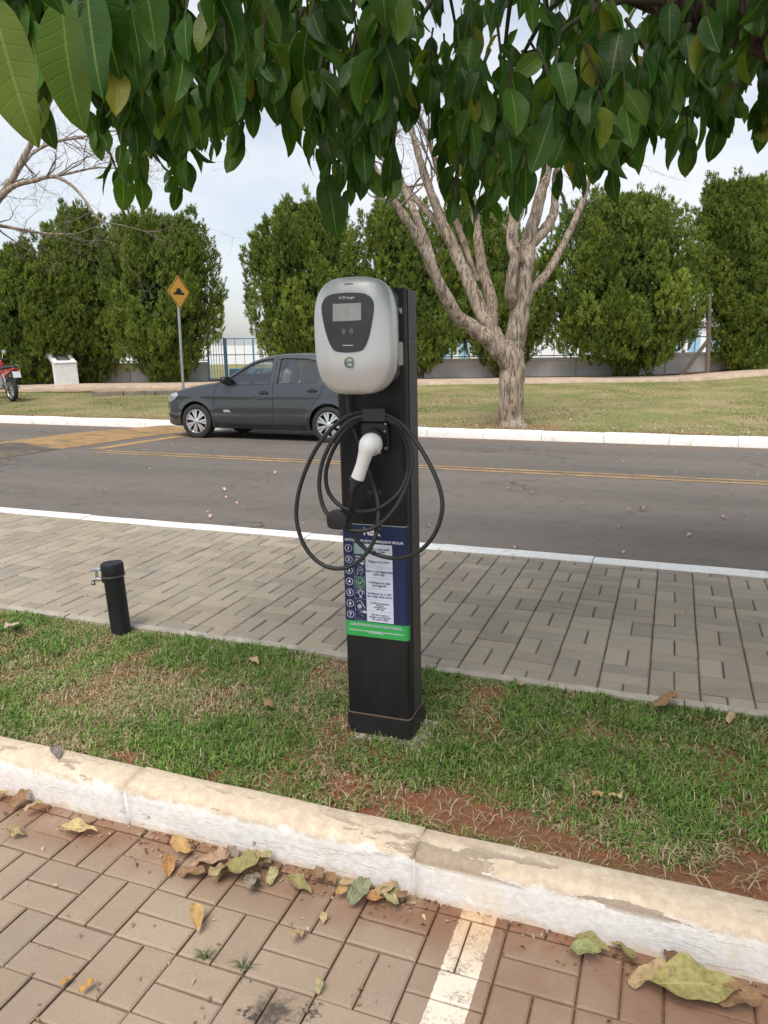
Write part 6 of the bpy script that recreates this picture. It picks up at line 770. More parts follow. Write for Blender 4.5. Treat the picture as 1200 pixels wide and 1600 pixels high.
for sgn in (-1,1):
    for P in ([(.375,.29),(.36,.45),(.37,.70),(.41,.88),(.50,.965)],[(1.48,.26),(1.485,.6),(1.49,.90),(1.495,1.10),(1.50,1.385)],[(2.10,.30),(2.13,.47),(2.20,.60),(2.33,.76),(2.375,.90),(2.38,1.0)],[(.375,.285),(1.0,.275),(1.48,.275),(2.10,.30)]):
        ribbon(dense(P),.009,.0012,M_DARK,'door_seam',car,sgn)
    ribbon(dense([(.36,.235),(1.0,.225),(2.08,.235)]),.07,.003,M_TRIM,'sill_trim',car,sgn)
    for (x,z) in ((1.33,.775),(2.20,.815)):
        h=MB(); y_=sgn*(c_half(x,z)+.001)
        h.add([(x+.085*math.cos(R(a)),y_,z+.042*math.sin(R(a))) for a in range(0,360,15)],[tuple(range(24)) if sgn<0 else tuple(range(23,-1,-1))])
        h.box((x,y_+sgn*.018,z+.008),(.165,.022,.028),bev=.009); h.build('door_handle',M_TRIM,car)
    mr=MB(); q=(.62,.965); y_=sgn*(c_half(*q)+.10)
    pr=[(.0,.0),(.045,.006),(.066,.025),(.070,.06),(.062,.085),(.03,.10),(0,.105)]
    for (s_,dx) in ((.55,-.055),(.9,-.035),(1,0),(1,.03),(.93,.05)):
        mr.v+=[(q[0]+dx+.02,y_+.105*s_*math.copysign(abs(math.cos(R(a)))**.7,math.cos(R(a))),q[1]+.02+.062*s_*math.copysign(abs(math.sin(R(a)))**.7,math.sin(R(a)))) for a in range(0,360,15)]
    for i in range(4):
        for j in range(24): mr.f.append((i*24+j,i*24+(j+1)%24,(i+1)*24+(j+1)%24,(i+1)*24+j))
    mr.f+= [tuple(range(23,-1,-1)),tuple(96+j for j in range(24))]; mr.m=[0]*len(mr.f); mr.box((q[0]+.03,sgn*(c_half(*q)+.01),q[1]-.03),(.10,.07,.05),bev=.012); m_o=mr.build('door_mirror',M_TRIM,car,40); clean(m_o.data)
    side([(-.66,.60),(-.57,.605),(-.44,.66),(-.36,.735),(-.40,.775),(-.52,.745),(-.62,.70)],.004,M_LAMP,'headlight',car,sgn,.03)
    side([(2.86,.72),(3.02,.70),(3.06,.80),(3.0,.98),(2.92,1.0),(2.86,.86)],.004,M_REDL,'tail_light',car,sgn,.03)
    ribbon(dense([(-.76,.40),(-.6,.37),(-.42,.34)]),.05,.004,M_TRIM,'bumper_trim',car,sgn)
# badge
tb=text('GOL',.055,M_PRINT_W,bd,0,0,0,'badge',.13,.03); 
for v in tb.data.vertices: v.co.x+=.62; v.co.z+=.475; v.co.y=-(c_half(v.co.x,v.co.z)+.004)+v.co.y
gr=MB(); gr.box((-.765,0,.63),(.03,.75,.07),bev=.01); gr.box((-.76,0,.34),(.03,.95,.12),bev=.01); gr.build('grille',M_TRIM,car)
MB().box((-.79,0,.46),(.012,.40,.12),bev=.003).build('number_plate',flat('plate_grey',(.5,.5,.5)),car)
# wheels
def wheel(ax, sgn):
    w=empty('wheel',(ax,sgn*.715,.29),(0,0,0 if sgn<0 else math.pi),car); RX=Matrix.Rotation(R(90),4,'X')
    t=MB(); t.lathe([(.195,-.085),(.215,-.096),(.262,-.098),(.283,-.086),(.291,-.06),(.293,0),(.291,.06),(.283,.086),(.262,.098),(.215,.096),(.195,.085)],48,RX,cap=False); t.build('tyre',M_TYRE,w,40)
    r=MB(); r.lathe([(.199,.08),(.200,.092),(.192,.094),(.186,.075),(.184,.02),(.184,-.06)],40,RX,cap=False); rm=r.build('rim',M_RIM,w,40)
    MB().lathe([(.183,.018),(.06,.016),(.02,.016)],32,RX).build('brake_disc',M_DARK,w)
    for s in range(14):
        a=2*math.pi*(s//2)/7+(.155 if s%2 else -.155); b=2*math.pi*(s//2)/7+(.075 if s%2 else -.075)
        p0=Vector((math.cos(b)*.035,-.088,math.sin(b)*.035)); p1=Vector((math.cos(a)*.187,-.080,math.sin(a)*.187)); d=(p1-p0).normalized(); s_=Vector((0,1,0)).cross(d)
        q=MB(); q.add([p0-s_*.010,p0+s_*.010,p1+s_*.021,p1-s_*.021,p0-s_*.010+Vector((0,.022,0)),p0+s_*.010+Vector((0,.022,0)),p1+s_*.021+Vector((0,.022,0)),p1-s_*.021+Vector((0,.022,0))],[(0,1,2,3),(7,6,5,4),(0,4,5,1),(1,5,6,2),(2,6,7,3),(3,7,4,0)]); clean(q.build('spoke',M_RIM,w).data)
    MB().lathe([(.046,.06),(.046,.092),(.036,.097),(.006,.098)],20,RX).build('hub_cap',M_RIM,w,40)
for ax in (0,2.465):
    for s_ in (-1,1): wheel(ax,s_)
# cabin: seats, wheel, dash
for (x,ys) in ((1.35,(-.36,.36)),(2.15,(-.36,.36))):
    for y in ys:
        b=MB(); b.box((x-.10,y,.60),(.52,.48,.16),bev=.05); b.box((x+.20,y,.90),(.16,.47,.56),Matrix.Rotation(R(14),3,'Y'),.06); b.box((x+.30,y,1.235),(.10,.25,.17),bev=.045); b.tube([(x+.28,y-.06,1.1),(x+.295,y-.06,1.2)],.008,6); b.tube([(x+.28,y+.06,1.1),(x+.295,y+.06,1.2)],.008,6); b.build('seat',M_SEAT,car,50)
b=MB(); b.box((.66,0,.86),(.38,1.40,.22),bev=.06); b.build('dashboard',M_TRIM,car)
b=MB(); cc=[]; 
for i in range(25): a=2*math.pi*i/24; cc.append((.93+.06*math.sin(a),-.36+.18*math.cos(a),.99+.17*math.sin(a)))
b.tube(cc,.013,8,False); b.tube([(.80,-.36,.92),(.93,-.36,.99)],.03,8); b.build('steering_wheel',M_TRIM,car)
MB().box((1.4,0,.245),(3.2,1.30,.10),bev=.02).build('underbody',M_DARK,car)

# ------------------------------------------------------------------ motorcycle (rear end shows at the left edge)
mcx, mcy = -16.25, 15.2
mc = empty('motorcycle', (-16.22,15.52,float(zlawn(-16.22,15.52))), (0,R(0),R(-42))); mc.rotation_euler=(R(0),R(0),R(160)); tag(mc,'red motorcycle with a white rear plate parked on the lawn','motorcycle')
# local x: forward, rear axle at x=0
M_RED=plain('motorcycle_red',(.30,.012,.016),.25,coat=.6); M_PLATE=flat('plate_white',(.68,.69,.70)); RX=Matrix.Rotation(R(90),4,'X')
for ax in (0,1.30):
    w=empty('wheel',(ax,0,.30),parent=mc); t=MB(); t.lathe([(.22,-.045),(.262,-.055),(.288,-.042),(.30,-.018),(.30,.018),(.288,.042),(.262,.055),(.22,.045)],36,RX,cap=False); t.build('tyre',M_TYRE,w,40)
    t=MB(); t.lathe([(.222,.03),(.215,.034),(.205,.02),(.205,-.02),(.215,-.034),(.222,-.03)],36,RX,cap=False); t.build('rim',M_RIM,w,40)
    for s in range(6):
        a=s*math.pi/3; MB().tube([(.03*math.cos(a),0,.03*math.sin(a)),(.21*math.cos(a),0,.21*math.sin(a))],.012,6).build('spoke',M_RIM,w)
    MB().cyl((0,-.06,0),(0,.06,0),.04,16).build('hub',M_STEEL,w)
fr=MB(); fr.tube([(0,-.08,.30),(.25,-.09,.40),(.48,-.08,.42)],.022,8); fr.tube([(0,.08,.30),(.25,.09,.40),(.48,.08,.42)],.022,8); fr.tube([(-.30,0,.80),(.2,0,.72),(.55,0,.78),(.92,0,.95)],.028,8); fr.tube([(.48,0,.42),(.60,0,.30),(.9,0,.32),(1.02,0,.60),(.95,0,.92)],.025,8); fr.build('frame',M_TRIM,mc)
for s_ in (-1,1):
    MB().tube([(.02,s_*.11,.32),(-.06+.10,s_*.12,.52),(.12,s_*.12,.72)],[.026,.030,.02],10).build('shock_absorber',M_STEEL,mc)
    MB().tube([(1.30,s_*.09,.30),(1.16,s_*.09,.62),(1.02,s_*.09,.98)],[.022,.024,.026],10).build('fork_leg',M_STEEL,mc)
    MB().tube([(.98,s_*.05,1.02),(.95,s_*.25,1.08),(.86,s_*.36,1.06)],.014,8).build('handlebar',M_TRIM,mc)
    q=MB(); q.tube([(.94,s_*.26,1.08),(.97,s_*.30,1.22)],.007,6); q.lathe([(.02,-.012),(.058,-.008),(.06,.004),(.05,.008)],18,Matrix.Translation((.96,s_*.33,1.26)) @ Matrix.Rotation(R(-90),4,'Y')); q.build('mirror',M_RIM,mc,40)
    q=MB(); q.add([(-.30,s_*.06,.86),(.25,s_*.13,.80),(.42,s_*.14,.62),(.18,s_*.13,.60),(-.10,s_*.10,.72),(-.34,s_*.05,.80)],[tuple(range(6)) if s_<0 else tuple(range(5,-1,-1))]); q.add([(-.30,s_*.02,.87),(.25,s_*.09,.82),(.25,s_*.13,.80),(-.30,s_*.06,.86)],[(0,1,2,3)]); q.build('tail_panel',M_RED,mc)
    MB().tube([(-.20,s_*.12,.80),(-.22,s_*.19,.79)],[.012,.03],8).build('indicator',plain('amber',(.6,.2,.02),.2),mc)
se=MB(); se.tube([(-.36,0,.90),(-.15,0,.90),(.10,0,.87),(.30,0,.80),(.50,0,.82)],[.05,.10,.12,.125,.08],12); s_o=se.build('seat',M_TRIM,mc,True); 
for v in s_o.data.vertices: v.co.z=.86+(v.co.z-.86)*.55
tk=MB(); tk.tube([(.42,0,.84),(.55,0,.92),(.75,0,.95),(.92,0,.92),(.98,0,.88)],[.06,.14,.165,.14,.07],14); tk.build('fuel_tank',M_RED,mc,True)
MB().box((.45,0,.45),(.34,.24,.30),bev=.05).build('engine',M_STEEL,mc)
MB().tube([(.6,-.14,.30),(.25,-.15,.30),(-.05,-.16,.36)],[.025,.035,.04],12).build('exhaust',M_STEEL,mc,40)
fd=MB(); fd.tube([(-.26,0,.80),(-.34,0,.70),(-.38,0,.58),(-.40,0,.50)],[.05,.055,.05,.035],8); fd.build('rear_mudguard',M_TRIM,mc,True)
MB().box((-.40,0,.70),(.008,.20,.17),Matrix.Rotation(R(20),3,'Y'),.003).build('number_plate',M_PLATE,mc)
MB().box((-.36,0,.84),(.05,.16,.06),bev=.015).build('tail_light',M_REDL,mc)
MB().tube([(-.42,-.08,.92),(-.1,-.12,.94)],.012,6).build('grab_rail',M_STEEL,mc)
MB().tube([(.30,-.10,.30),(.22,-.28,.02)],.012,6).build('side_stand',M_TRIM,mc)
hl=MB(); hl.lathe([(.06,-.05),(.10,0),(.105,.04),(.02,.05)],18,Matrix.Translation((1.10,0,.98)) @ Matrix.Rotation(R(90),4,'Y')); hl.build('headlight',M_LAMP,mc,40)
# ------------------------------------------------------------------ low wall, railings and yard behind the junipers
M_WALL = plain('wall_render_grey', (.80,.79,.77), .9, var=.15, scale=1.2, bump=.3, obj=False); M_WALLW = plain('wall_white', (.76,.76,.75), .8, var=.06, scale=2, obj=False)
M_BLUE = plain('fence_blue', (.15,.36,.52), .5, var=.15, scale=8); M_BLUEP = plain('fence_pale_blue', (.30,.47,.58), .6, var=.12, scale=3); M_RAILD = plain('rail_dark', (.045,.055,.07), .5)
RB = Matrix.Rotation(math.atan2(.3526,.9358), 3, 'Z')
def bbox(mb, u, D, z, su, sd, sz, bev=0): X,Y = back(u,D); return mb.box((X,Y,z),(su,sd,sz),RB,bev)
wz = lambda u: .12+.17*float(sm((u-8.5)/4.0))
def wall(u0,u1,label):
    X,Y = back((u0+u1)/2,25.8); w = empty('low_wall',(X,Y,0)); tag(w,label,'wall'); I = Matrix.Translation((-X,-Y,0)); n=int(math.ceil((u1-u0)/3.0)); L=(u1-u0)/n
    for i in range(n):
        u=u0+(i+.5)*L; b=wz(u); mb=MB(); bbox(mb,u,25.8,b+.19,L-.025,.16,.62,.01); o=mb.build('wall_panel',M_WALL if u0>-3 else M_WALLW,w); o.data.transform(I)
        mb=MB(); bbox(mb,u,25.8,b+.55,L-.003,.22,.10,.012); o=mb.build('coping',M_WALLW,w); o.data.transform(I)
wall(-2.4,30,'long grey wall with white coping behind the bare tree'); wall(-24,-5.75,'white low wall behind the left junipers'); 
def railing(u0,u1,D,z0,z1,step,mat,label,name='railing',bars=0):
    X,Y = back((u0+u1)/2,D); w=empty(name,(X,Y,0)); tag(w,label,'fence'); I=Matrix.Translation((-X,-Y,0)); n=max(1,int(round((u1-u0)/step))); zb=wz((u0+u1)/2)-.12
    def add(nm,*a,m=mat): mb=MB(); bbox(mb,*a); o=mb.build(nm,m,w); o.data.transform(I)
    for zz_ in (z0+.06,(z0+z1)/2+.16,z1): add('rail',(u0+u1)/2,D,zz_+zb,u1-u0,.03,.03)
    for i in range(n+1): add('post',u0+(u1-u0)*i/n,D,(z0+z1)/2+zb,.05,.05,z1-z0+.04)
    if bars:
        m=int((u1-u0)/bars)
        for i in range(1,m): add('bar',u0+(u1-u0)*i/m,D,(z0+z1)/2+zb,.016,.016,z1-z0-.02)
railing(.2,12.9,25.8,.72,1.62,2.1,M_RAILD,'dark metal railing on top of the long grey wall',bars=.42)
railing(-9.2,-5.75,25.85,.72,1.46,1.15,M_BLUEP,'pale blue railing on the white wall beside the gate',bars=.16)
railing(-5.15,-2.45,25.85,.10,1.46,.92,M_BLUE,'blue framed railing right of the blue gate',bars=.30)
railing(-5.72,-5.18,25.7,.10,1.48,.54,M_BLUE,'narrow bright blue gate of close upright bars','gate',bars=.085)
railing(-24,-9.3,25.9,.72,1.40,2.4,M_BLUE,'blue railing half hidden behind the leftmost junipers',bars=.35)
X,Y=back(-3.8,27.0); o=MB().box((0,0,.38),(3.0,.12,.75),RB,.01).build('blue_panel',M_BLUE,None,loc=(X,Y,-.3)); tag(o,'solid blue panel behind the railing above the car','panel')
def shed(u,D,w,d,h,label,npan):
    X,Y=back(u,D); b=empty('pavilion',(X,Y,-.6),(0,0,math.atan2(.3526,.9358))); tag(b,label,'building')
    MB().box((0,0,h/2),(w,d,h)).build('wall',M_WALLW,b); MB().box((0,0,h+.06),(w+.4,d+.4,.14),bev=.02).build('roof',M_WALLW,b)
    for i in range(npan):
        x=-w/2+w*(i+.5)/npan; q=MB().box((x,-d/2-.02,h*.5),(w/npan*.55,.06,h*.75)).build('window',M_BLUEP,b); MB().box((x,-d/2-.055,h*.5),(.06,.03,h*.75)).build('mullion',M_BLUE,q)
shed(3.4,38,3.6,3,2.3,'white building with pale blue openings behind the grey wall',4); shed(16.2,42,5.5,3,2.45,'white building with pale blue openings at the right beyond the leaning post',5)
wp=empty('timber_post',(1.0,26.45,.18)); tag(wp,'weathered timber post with a slanted prop between the right junipers','post'); M_TIM=plain('weathered_timber',(.15,.12,.095),.9,var=.35,scale=12,bump=.5)
MB().tube([(0,0,-.2),(-.06,-.03,1.2),(-.12,-.06,2.35)],[.075,.07,.06],10).build('post',M_TIM,wp,40); MB().tube([(-.78,-.28,-.05),(-.08,-.06,1.02)],[.065,.06],8).build('prop',M_TIM,wp,40)
# ------------------------------------------------------------------ junipers
k=K('juniper_foliage'); k.set(Base_Color=k.attr('Col')['Color'],Roughness=.75,Specular_IOR_Level=.25)
tl=k.new('ShaderNodeBsdfTranslucent'); k.l.new(k.attr('Col')['Color'],tl.inputs['Color']); mx_=k.new('ShaderNodeMixShader'); mx_.inputs[0].default_value=.10; k.l.new(k.b.outputs[0],mx_.inputs[1]); k.l.new(tl.outputs[0],mx_.inputs[2]); k.l.new(mx_.outputs[0],k.out.inputs['Surface']); M_JUN=k.m
def bark(name,c0,c1,c2,sc=1.0):
    k=K(name); v=k.mapv(k.obj(),(1,1,.22)); a=k.noise(16*sc,6,.7,v,.6); b=k.noise(60*sc,4,.7,v); r=k.noise(22*sc,5,.62,k.mapv(k.obj(),(1,1,.13)),1.2)
    c=k.ramp(a,[(.28,c0),(.5,c1),(.72,c2)]); c=k.mix(k.ramp(r,[(.36,.8),(.47,0)]),c,tuple(x*.45 for x in c0)); c=k.mix(k.ramp(k.noise(3.2*sc,4,.6,k.obj()),[(.5,0),(.68,.45)]),c,(.40,.39,.35))
    k.set(Base_Color=c,Roughness=.95,Specular_IOR_Level=.15); k.bump(k.math('ADD',k.math('MULTIPLY',k.ramp(r,[(.34,0),(.50,1)]),.8),k.math('ADD',a,k.math('MULTIPLY',b,.5))),1.0,.03); return k.m
M_JBARK=bark('juniper_bark',(.035,.028,.022),(.07,.055,.042),(.11,.085,.065))
def juniper(base, outline_, label, seed):
    rg=np.random.default_rng(seed); bx,by,bz=base; t=empty('juniper_tree',(bx,by,bz)); tag(t,label,'tree','junipers along the wall')
    Z=np.array([o[0] for o in outline_]); L=np.array([o[1] for o in outline_]); Rr=np.array([o[2] for o in outline_]); od=np.argsort(Z); Z,L,Rr=Z[od],L[od],Rr[od]
    ux=np.array([.9358,.3526,0]); dx=np.array([-.3526,.9358,0]); up=np.array([0,0,1.])
    z0,z1=Z[0],Z[-1]; C_=[]; S_=[]; tries=0
    width=lambda z:(np.interp(z,Z,L),np.interp(z,Z,Rr))
    # flame-shaped foliage masses: teardrops built of short upright sprays of scale-leaf shoots
    flames=[]; H=z1-z0; area=sum((Rr[i]-L[i]+Rr[i+1]-L[i+1])/2*(Z[i+1]-Z[i]) for i in range(len(Z)-1)); NL=int(area*8.5)+6
    for i in range(NL):
        z=z0+H*rg.random(); l,r=width(z); hw=(r-l)/2; c=(l+r)/2; rad=min(rg.uniform(.17,.36),max(hw*.6,.14)); a=rg.uniform(0,2*np.pi); q=np.sqrt(rg.uniform(.25,1))
        u=c+np.cos(a)*q*max(hw-rad*.8,0); d=np.sin(a)*q*max(hw*.8-rad*.6,.05); d=-abs(d) if rg.random()<.72 else d; ht=rad*rg.uniform(1.5,2.4)
        flames.append((u,d,min(z,z1-ht*.9),rad,ht,np.cos(a)*q,np.sin(a)*q))
    for f_ in np.linspace(.08,.97,15):
        zq=z0+H*f_; l,r=width(zq)
        for s_,e_ in ((-1,l),(1,r)): rad=rg.uniform(.14,.26); flames.append((e_-s_*rad*rg.uniform(.5,1.0),rg.uniform(-.3,.1),zq,rad,rad*rg.uniform(1.6,2.4),s_*.9,0))
    for i in range(9):
        f_=rg.uniform(.74,1.0); zq=z0+H*f_; l,r=width(zq); rad=rg.uniform(.12,.19); flames.append((l+(r-l)*rg.uniform(.05,.95),rg.uniform(-.3,.2),zq+rg.uniform(.0,.22),rad,rad*rg.uniform(2.4,3.4),0,0))
    for f_ in rg.uniform(.1,.9,8):
        zq=z0+H*f_; l,r=width(zq); s_,e_=((-1,l),(1,r))[int(rg.integers(0,2))]; rad=rg.uniform(.16,.28); flames.append((e_+s_*rg.uniform(0,.10),rg.uniform(-.3,.1),zq,rad,rad*2.0,s_*1.1,0))
    for i in range(4): l,r=width(z1-.1); flames.append((l+(r-l)*(i+.5)/4,rg.uniform(-.15,.15),z1-rg.uniform(.28,.6),.17,.36,0,0))
    A=[];X=[];G=[]
    for (u,d,z,rad,ht,ou,od_) in flames:
        c=ux*u+dx*d+up*(z-bz); n=int(62*(rad/.26)**1.8); tone=rg.normal(0,.7); h=rg.uniform(-.9,1,n); th=rg.uniform(0,2*np.pi,n); prof=np.sqrt(np.clip(1-((h+.25)/1.25)**2,0,1))*np.where(h>0,1-.45*h,1)*rg.uniform(.75,1.05,n)
        o_=np.stack([np.cos(th),np.sin(th),np.zeros(n)],1); ax=ux*ou*.35+dx*od_*.35; A.append(c+o_*(prof*rad)[:,None]+up*(h*ht)[:,None]+ax*(h*ht)[:,None]*.8); dr=o_*.38+up*1.05+ax*.8+rg.normal(0,.16,(n,3)); X.append(dr/np.linalg.norm(dr,axis=1)[:,None]); G.append(rg.normal(0,.5,n)+tone)
    A=np.concatenate(A);X=np.concatenate(X);G=np.concatenate(G); n=len(A); nb=19; rp=lambda q:np.repeat(q,nb,0); N=n*nb; LN=rg.uniform(.10,.20,n); RD=rg.uniform(.028,.052,n)
    e1=np.cross(X,rg.normal(0,1,(n,3))); e1/=np.linalg.norm(e1,axis=1)[:,None]; e2=np.cross(X,e1); t_=rg.random(N)**.8; an=rg.uniform(0,2*np.pi,N); rad_=rp(e1)*np.cos(an)[:,None]+rp(e2)*np.sin(an)[:,None]; rr_=rp(RD)*(1-t_)**.6*rg.uniform(.3,1.0,N)
    b0=rp(A)+rp(X)*(t_*rp(LN))[:,None]+rad_*rr_[:,None]; dr=rp(X)*.9+rad_*.45+rg.normal(0,.18,(N,3)); dr/=np.linalg.norm(dr,axis=1)[:,None]; ln=rg.uniform(.055,.115,N)[:,None]; sd=np.cross(dr,rg.normal(0,1,(N,3))); sd/=np.linalg.norm(sd,axis=1)[:,None]; wd=rg.uniform(.009,.0155,N)[:,None]
    V=np.stack([b0-sd*wd,b0+sd*wd,b0+dr*ln],1).reshape(-1,3); F=np.arange(len(V)).reshape(-1,3)
    g=np.clip(.42+.15*rp(G)+.13*rg.normal(0,1,N),0,1)[:,None]; c_lo=np.array([.046,.088,.019]); c_hi=np.array([.290,.370,.055]); cb=c_lo+(c_hi-c_lo)*g; dead=(rg.random(N)<.008)[:,None]; cb=np.where(dead,np.array([.20,.13,.06]),cb)
    col=np.stack([cb*.95,cb*.95,cb*np.array([1.2,1.15,1.05])],1).reshape(-1,3)
    m=int(area*420); z=z0+H*rg.random(m); l=np.interp(z,Z,L); r=np.interp(z,Z,Rr); c=(l+r)/2; hw=(r-l)/2; a=rg.uniform(0,2*np.pi,m); q=np.sqrt(rg.random(m))*.74; P=ux*(c+np.cos(a)*q*hw)[:,None]+dx*(np.sin(a)*q*hw*.7)[:,None]+up*(z-bz)[:,None]      # oversized blades added inside as a light-blocking filler, coloured darker than the outer sprays
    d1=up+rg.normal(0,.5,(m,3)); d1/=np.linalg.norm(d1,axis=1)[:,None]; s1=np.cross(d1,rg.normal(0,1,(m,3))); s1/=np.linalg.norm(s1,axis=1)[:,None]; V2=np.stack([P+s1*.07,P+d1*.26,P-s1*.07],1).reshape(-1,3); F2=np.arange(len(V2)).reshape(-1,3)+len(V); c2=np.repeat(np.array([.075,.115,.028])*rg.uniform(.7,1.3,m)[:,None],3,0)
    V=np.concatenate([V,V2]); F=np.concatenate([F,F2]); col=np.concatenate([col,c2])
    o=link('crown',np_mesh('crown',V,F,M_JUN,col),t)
    # trunk with a few bent stems
    tr=MB(); hgt=z1-bz
    for i in range(4):
        a=rg.uniform(0,2*np.pi); l,r=width(z0+(z1-z0)*.5); e=ux*(rg.uniform(l,r)*.6)+dx*rg.uniform(-.5,.5)
        pts=[np.array([0,0,-.15]),e*.12+up*.35,e*.45+up*hgt*.3,e*.8+up*hgt*.55,e+up*hgt*.78]; tr.tube(catmull(pts,3),[.15 if i==0 else .11]*3+[.10]*3+[.07]*3+[.05]*3+[.03],8,wob=.25,seed=i)
    tr.build('trunk',M_JBARK,t,True)
    return N
JL=['low spreading juniper at the left edge behind the motorcycle','tall dense juniper behind the white memorial lectern','broad juniper just behind the yellow sign','juniper rising directly behind the silver charger head','juniper to the left of the bare tree limbs','juniper behind the trunk of the bare tree','widest juniper right of the bare tree with an open trunk base','tall twin peaked juniper at the right edge','far juniper cut off by the right edge of the picture']
print('juniper tris',[juniper((b_[0],b_[1],b_[2]-.06),o_,l_,20+i) for i,((b_,o_),l_) in enumerate(zip(JUNIPERS,JL))])
# ------------------------------------------------------------------ bare trees
M_BARK=bark('bare_tree_bark',(.25,.185,.14),(.40,.315,.24),(.54,.445,.35)); M_TWIG=plain('twig_grey',(.17,.14,.12),.95,var=.25,scale=10)
def bare_tree(limbs, label, seed, twig_from, ntw, lscale, name='bare_tree', dens=1.0):
    rg=np.random.default_rng(seed); b=np.array(limbs[0][0][:3]); t=empty(name,tuple(b)); tag(t,label,'tree')
    tw=MB(); cnt=[0]
    def branch(p,d,L,r,lv):
        n=5 if lv<3 else 4; pts=[p]; q=p.copy(); dd=d/np.linalg.norm(d)
        for i in range(n): dd=dd+rg.normal(0,.20,3)+np.array([0,0,.06 if lv<2 else .02]); dd/=np.linalg.norm(dd); q=q+dd*L/n; pts.append(q.copy())
        tw.tube(pts,[r*(1-.62*i/n) for i in range(n+1)],5 if lv<2 else (4 if lv<3 else 3),False); cnt[0]+=1
        if lv>=4: return
        for k_ in range(int(rg.integers(2,4) if lv<2 else rg.integers(2,5))):
            i=int(rg.integers(1,n+1)); s_=dd*.75+rg.normal(0,.62,3); branch(pts[i],s_,L*rg.uniform(.5,.78),max(r*(1-.62*i/n)*.62,.0028),lv+1)
    for li,lm in enumerate(limbs):
        P=[np.array(p[:3])-b for p in lm]; rd=[p[3] for p in lm]; pts=catmull(P,8); rr=[float(v)*(1.0 if li==0 else .9) for v in np.interp(np.arange(len(pts))/8,range(len(rd)),rd)]
        if li==0: rr=[r*(.92+.22*max(0,1-(p[2]+.02)/.22)**2) for r,p in zip(rr,pts)]
        m=MB(); m.tube(pts,rr,28 if rr[0]>.1 else 14,True,wob=.24,seed=li*3.7); m.build('trunk' if li==0 else 'limb',M_BARK,t,True)
        if li==0: continue
        for k_ in range(ntw):
            i=int(rg.integers(int(len(pts)*twig_from),len(pts))); d=(pts[min(i+1,len(pts)-1)]-pts[i-1]); d=d/np.linalg.norm(d)*.7+rg.normal(0,.55,3)+np.array([0,0,.15]); branch(pts[i],d,rg.uniform(.6,1.3)*lscale,min(rr[i]*.5,.022),1)
        d=pts[-1]-pts[-2]; branch(pts[-1],d,1.2*lscale,rr[-1],1)
    o=tw.build('twigs',M_TWIG,t); o['kind']='stuff'; return cnt[0]
print('twigs',bare_tree(TREE_LIMBS,'bare tree with a thick pale trunk and many forking limbs behind the kerb',3,.62,4,1.0))
print('twigs',bare_tree(LEFT_LIMBS,'leafless tree whose fine twigs reach in from the left edge',4,.35,6,1.05))
# ------------------------------------------------------------------ grass
k=K('grass_blades'); k.set(Base_Color=k.attr('Col')['Color'],Roughness=.6,Specular_IOR_Level=.3)
tl=k.new('ShaderNodeBsdfTranslucent'); k.l.new(k.attr('Col')['Color'],tl.inputs['Color']); mx_=k.new('ShaderNodeMixShader'); mx_.inputs[0].default_value=.25; k.l.new(k.b.outputs[0],mx_.inputs[1]); k.l.new(tl.outputs[0],mx_.inputs[2]); k.l.new(mx_.outputs[0],k.out.inputs['Surface']); M_GRASS=k.m
def vnoise(x,y,sc,seed):      # smooth value noise 0..1
    g=np.random.default_rng(seed).random((64,64)); x=np.asarray(x)*sc+500.3; y=np.asarray(y)*sc+500.7; i=np.floor(x).astype(int); j=np.floor(y).astype(int); fx=x-i; fy=y-j; fx=fx*fx*(3-2*fx); fy=fy*fy*(3-2*fy); G=lambda a,b:g[a%64,b%64]
    return G(i,j)*(1-fx)*(1-fy)+G(i+1,j)*fx*(1-fy)+G(i,j+1)*(1-fx)*fy+G(i+1,j+1)*fx*fy
rg=np.random.default_rng(77)
def blades(x,y,z,ln,wd,col,flop,rg):
    n=len(x); a=rg.uniform(0,2*np.pi,n); h=np.stack([np.cos(a),np.sin(a),np.zeros(n)],1); s=np.stack([-np.sin(a),np.cos(a),np.zeros(n)],1); up=np.array([0,0,1.]); P=np.stack([x,y,z],1); f=flop[:,None]; L=ln[:,None]; W=wd[:,None]
    p1=P+(up*.62*(1-f*.5)+h*.30*f)*L; p2=P+(up*(1-f*.85)+h*(.25+.75*f))*L
    V=np.stack([P-s*W,P+s*W,p1-s*W*.75,p1+s*W*.75,p2],1).reshape(-1,3); o=np.arange(n)[:,None]*5
    F=np.concatenate([o+np.array([[0,1,3]]),o+np.array([[0,3,2]]),o+np.array([[2,3,4]])],1).reshape(-1,3); C_=np.repeat(col,5,0); C_=C_.reshape(n,5,3); C_[:,4]*=1.12; C_[:,:2]*=.9
    return V,F,C_.reshape(-1,3)
def patches(x,y):       # worn ground: 0 = bare, 1 = thick grass
    d=np.full(len(x),1.0)
    for (cx_,cy_,rx,ry,s_) in ((-.58,1.985,.30,.10,1.25),(-.25,1.95,.25,.07,.9),(.36,1.955,.28,.10,1.3),(.02,1.905,.35,.035,.6),(.66,2.03,.25,.11,.9),(-1.15,2.62,.10,.05,.9),(-1.72,1.93,.20,.05,.8),(-.62,2.83,.18,.04,.9),(.22,2.82,.10,.04,.6),(-.06,2.16,.10,.05,.7),(-1.25,1.95,.2,.05,.6)):
        q=((x-cx_)/rx)**2+((y-cy_)/ry)**2; d-=s_*np.exp(-q*1.1)
    d-=.6*(vnoise(x,y,7,3)<.31)+.18*np.clip((1.92-y)/.06,0,1); return np.clip(d,0,1)
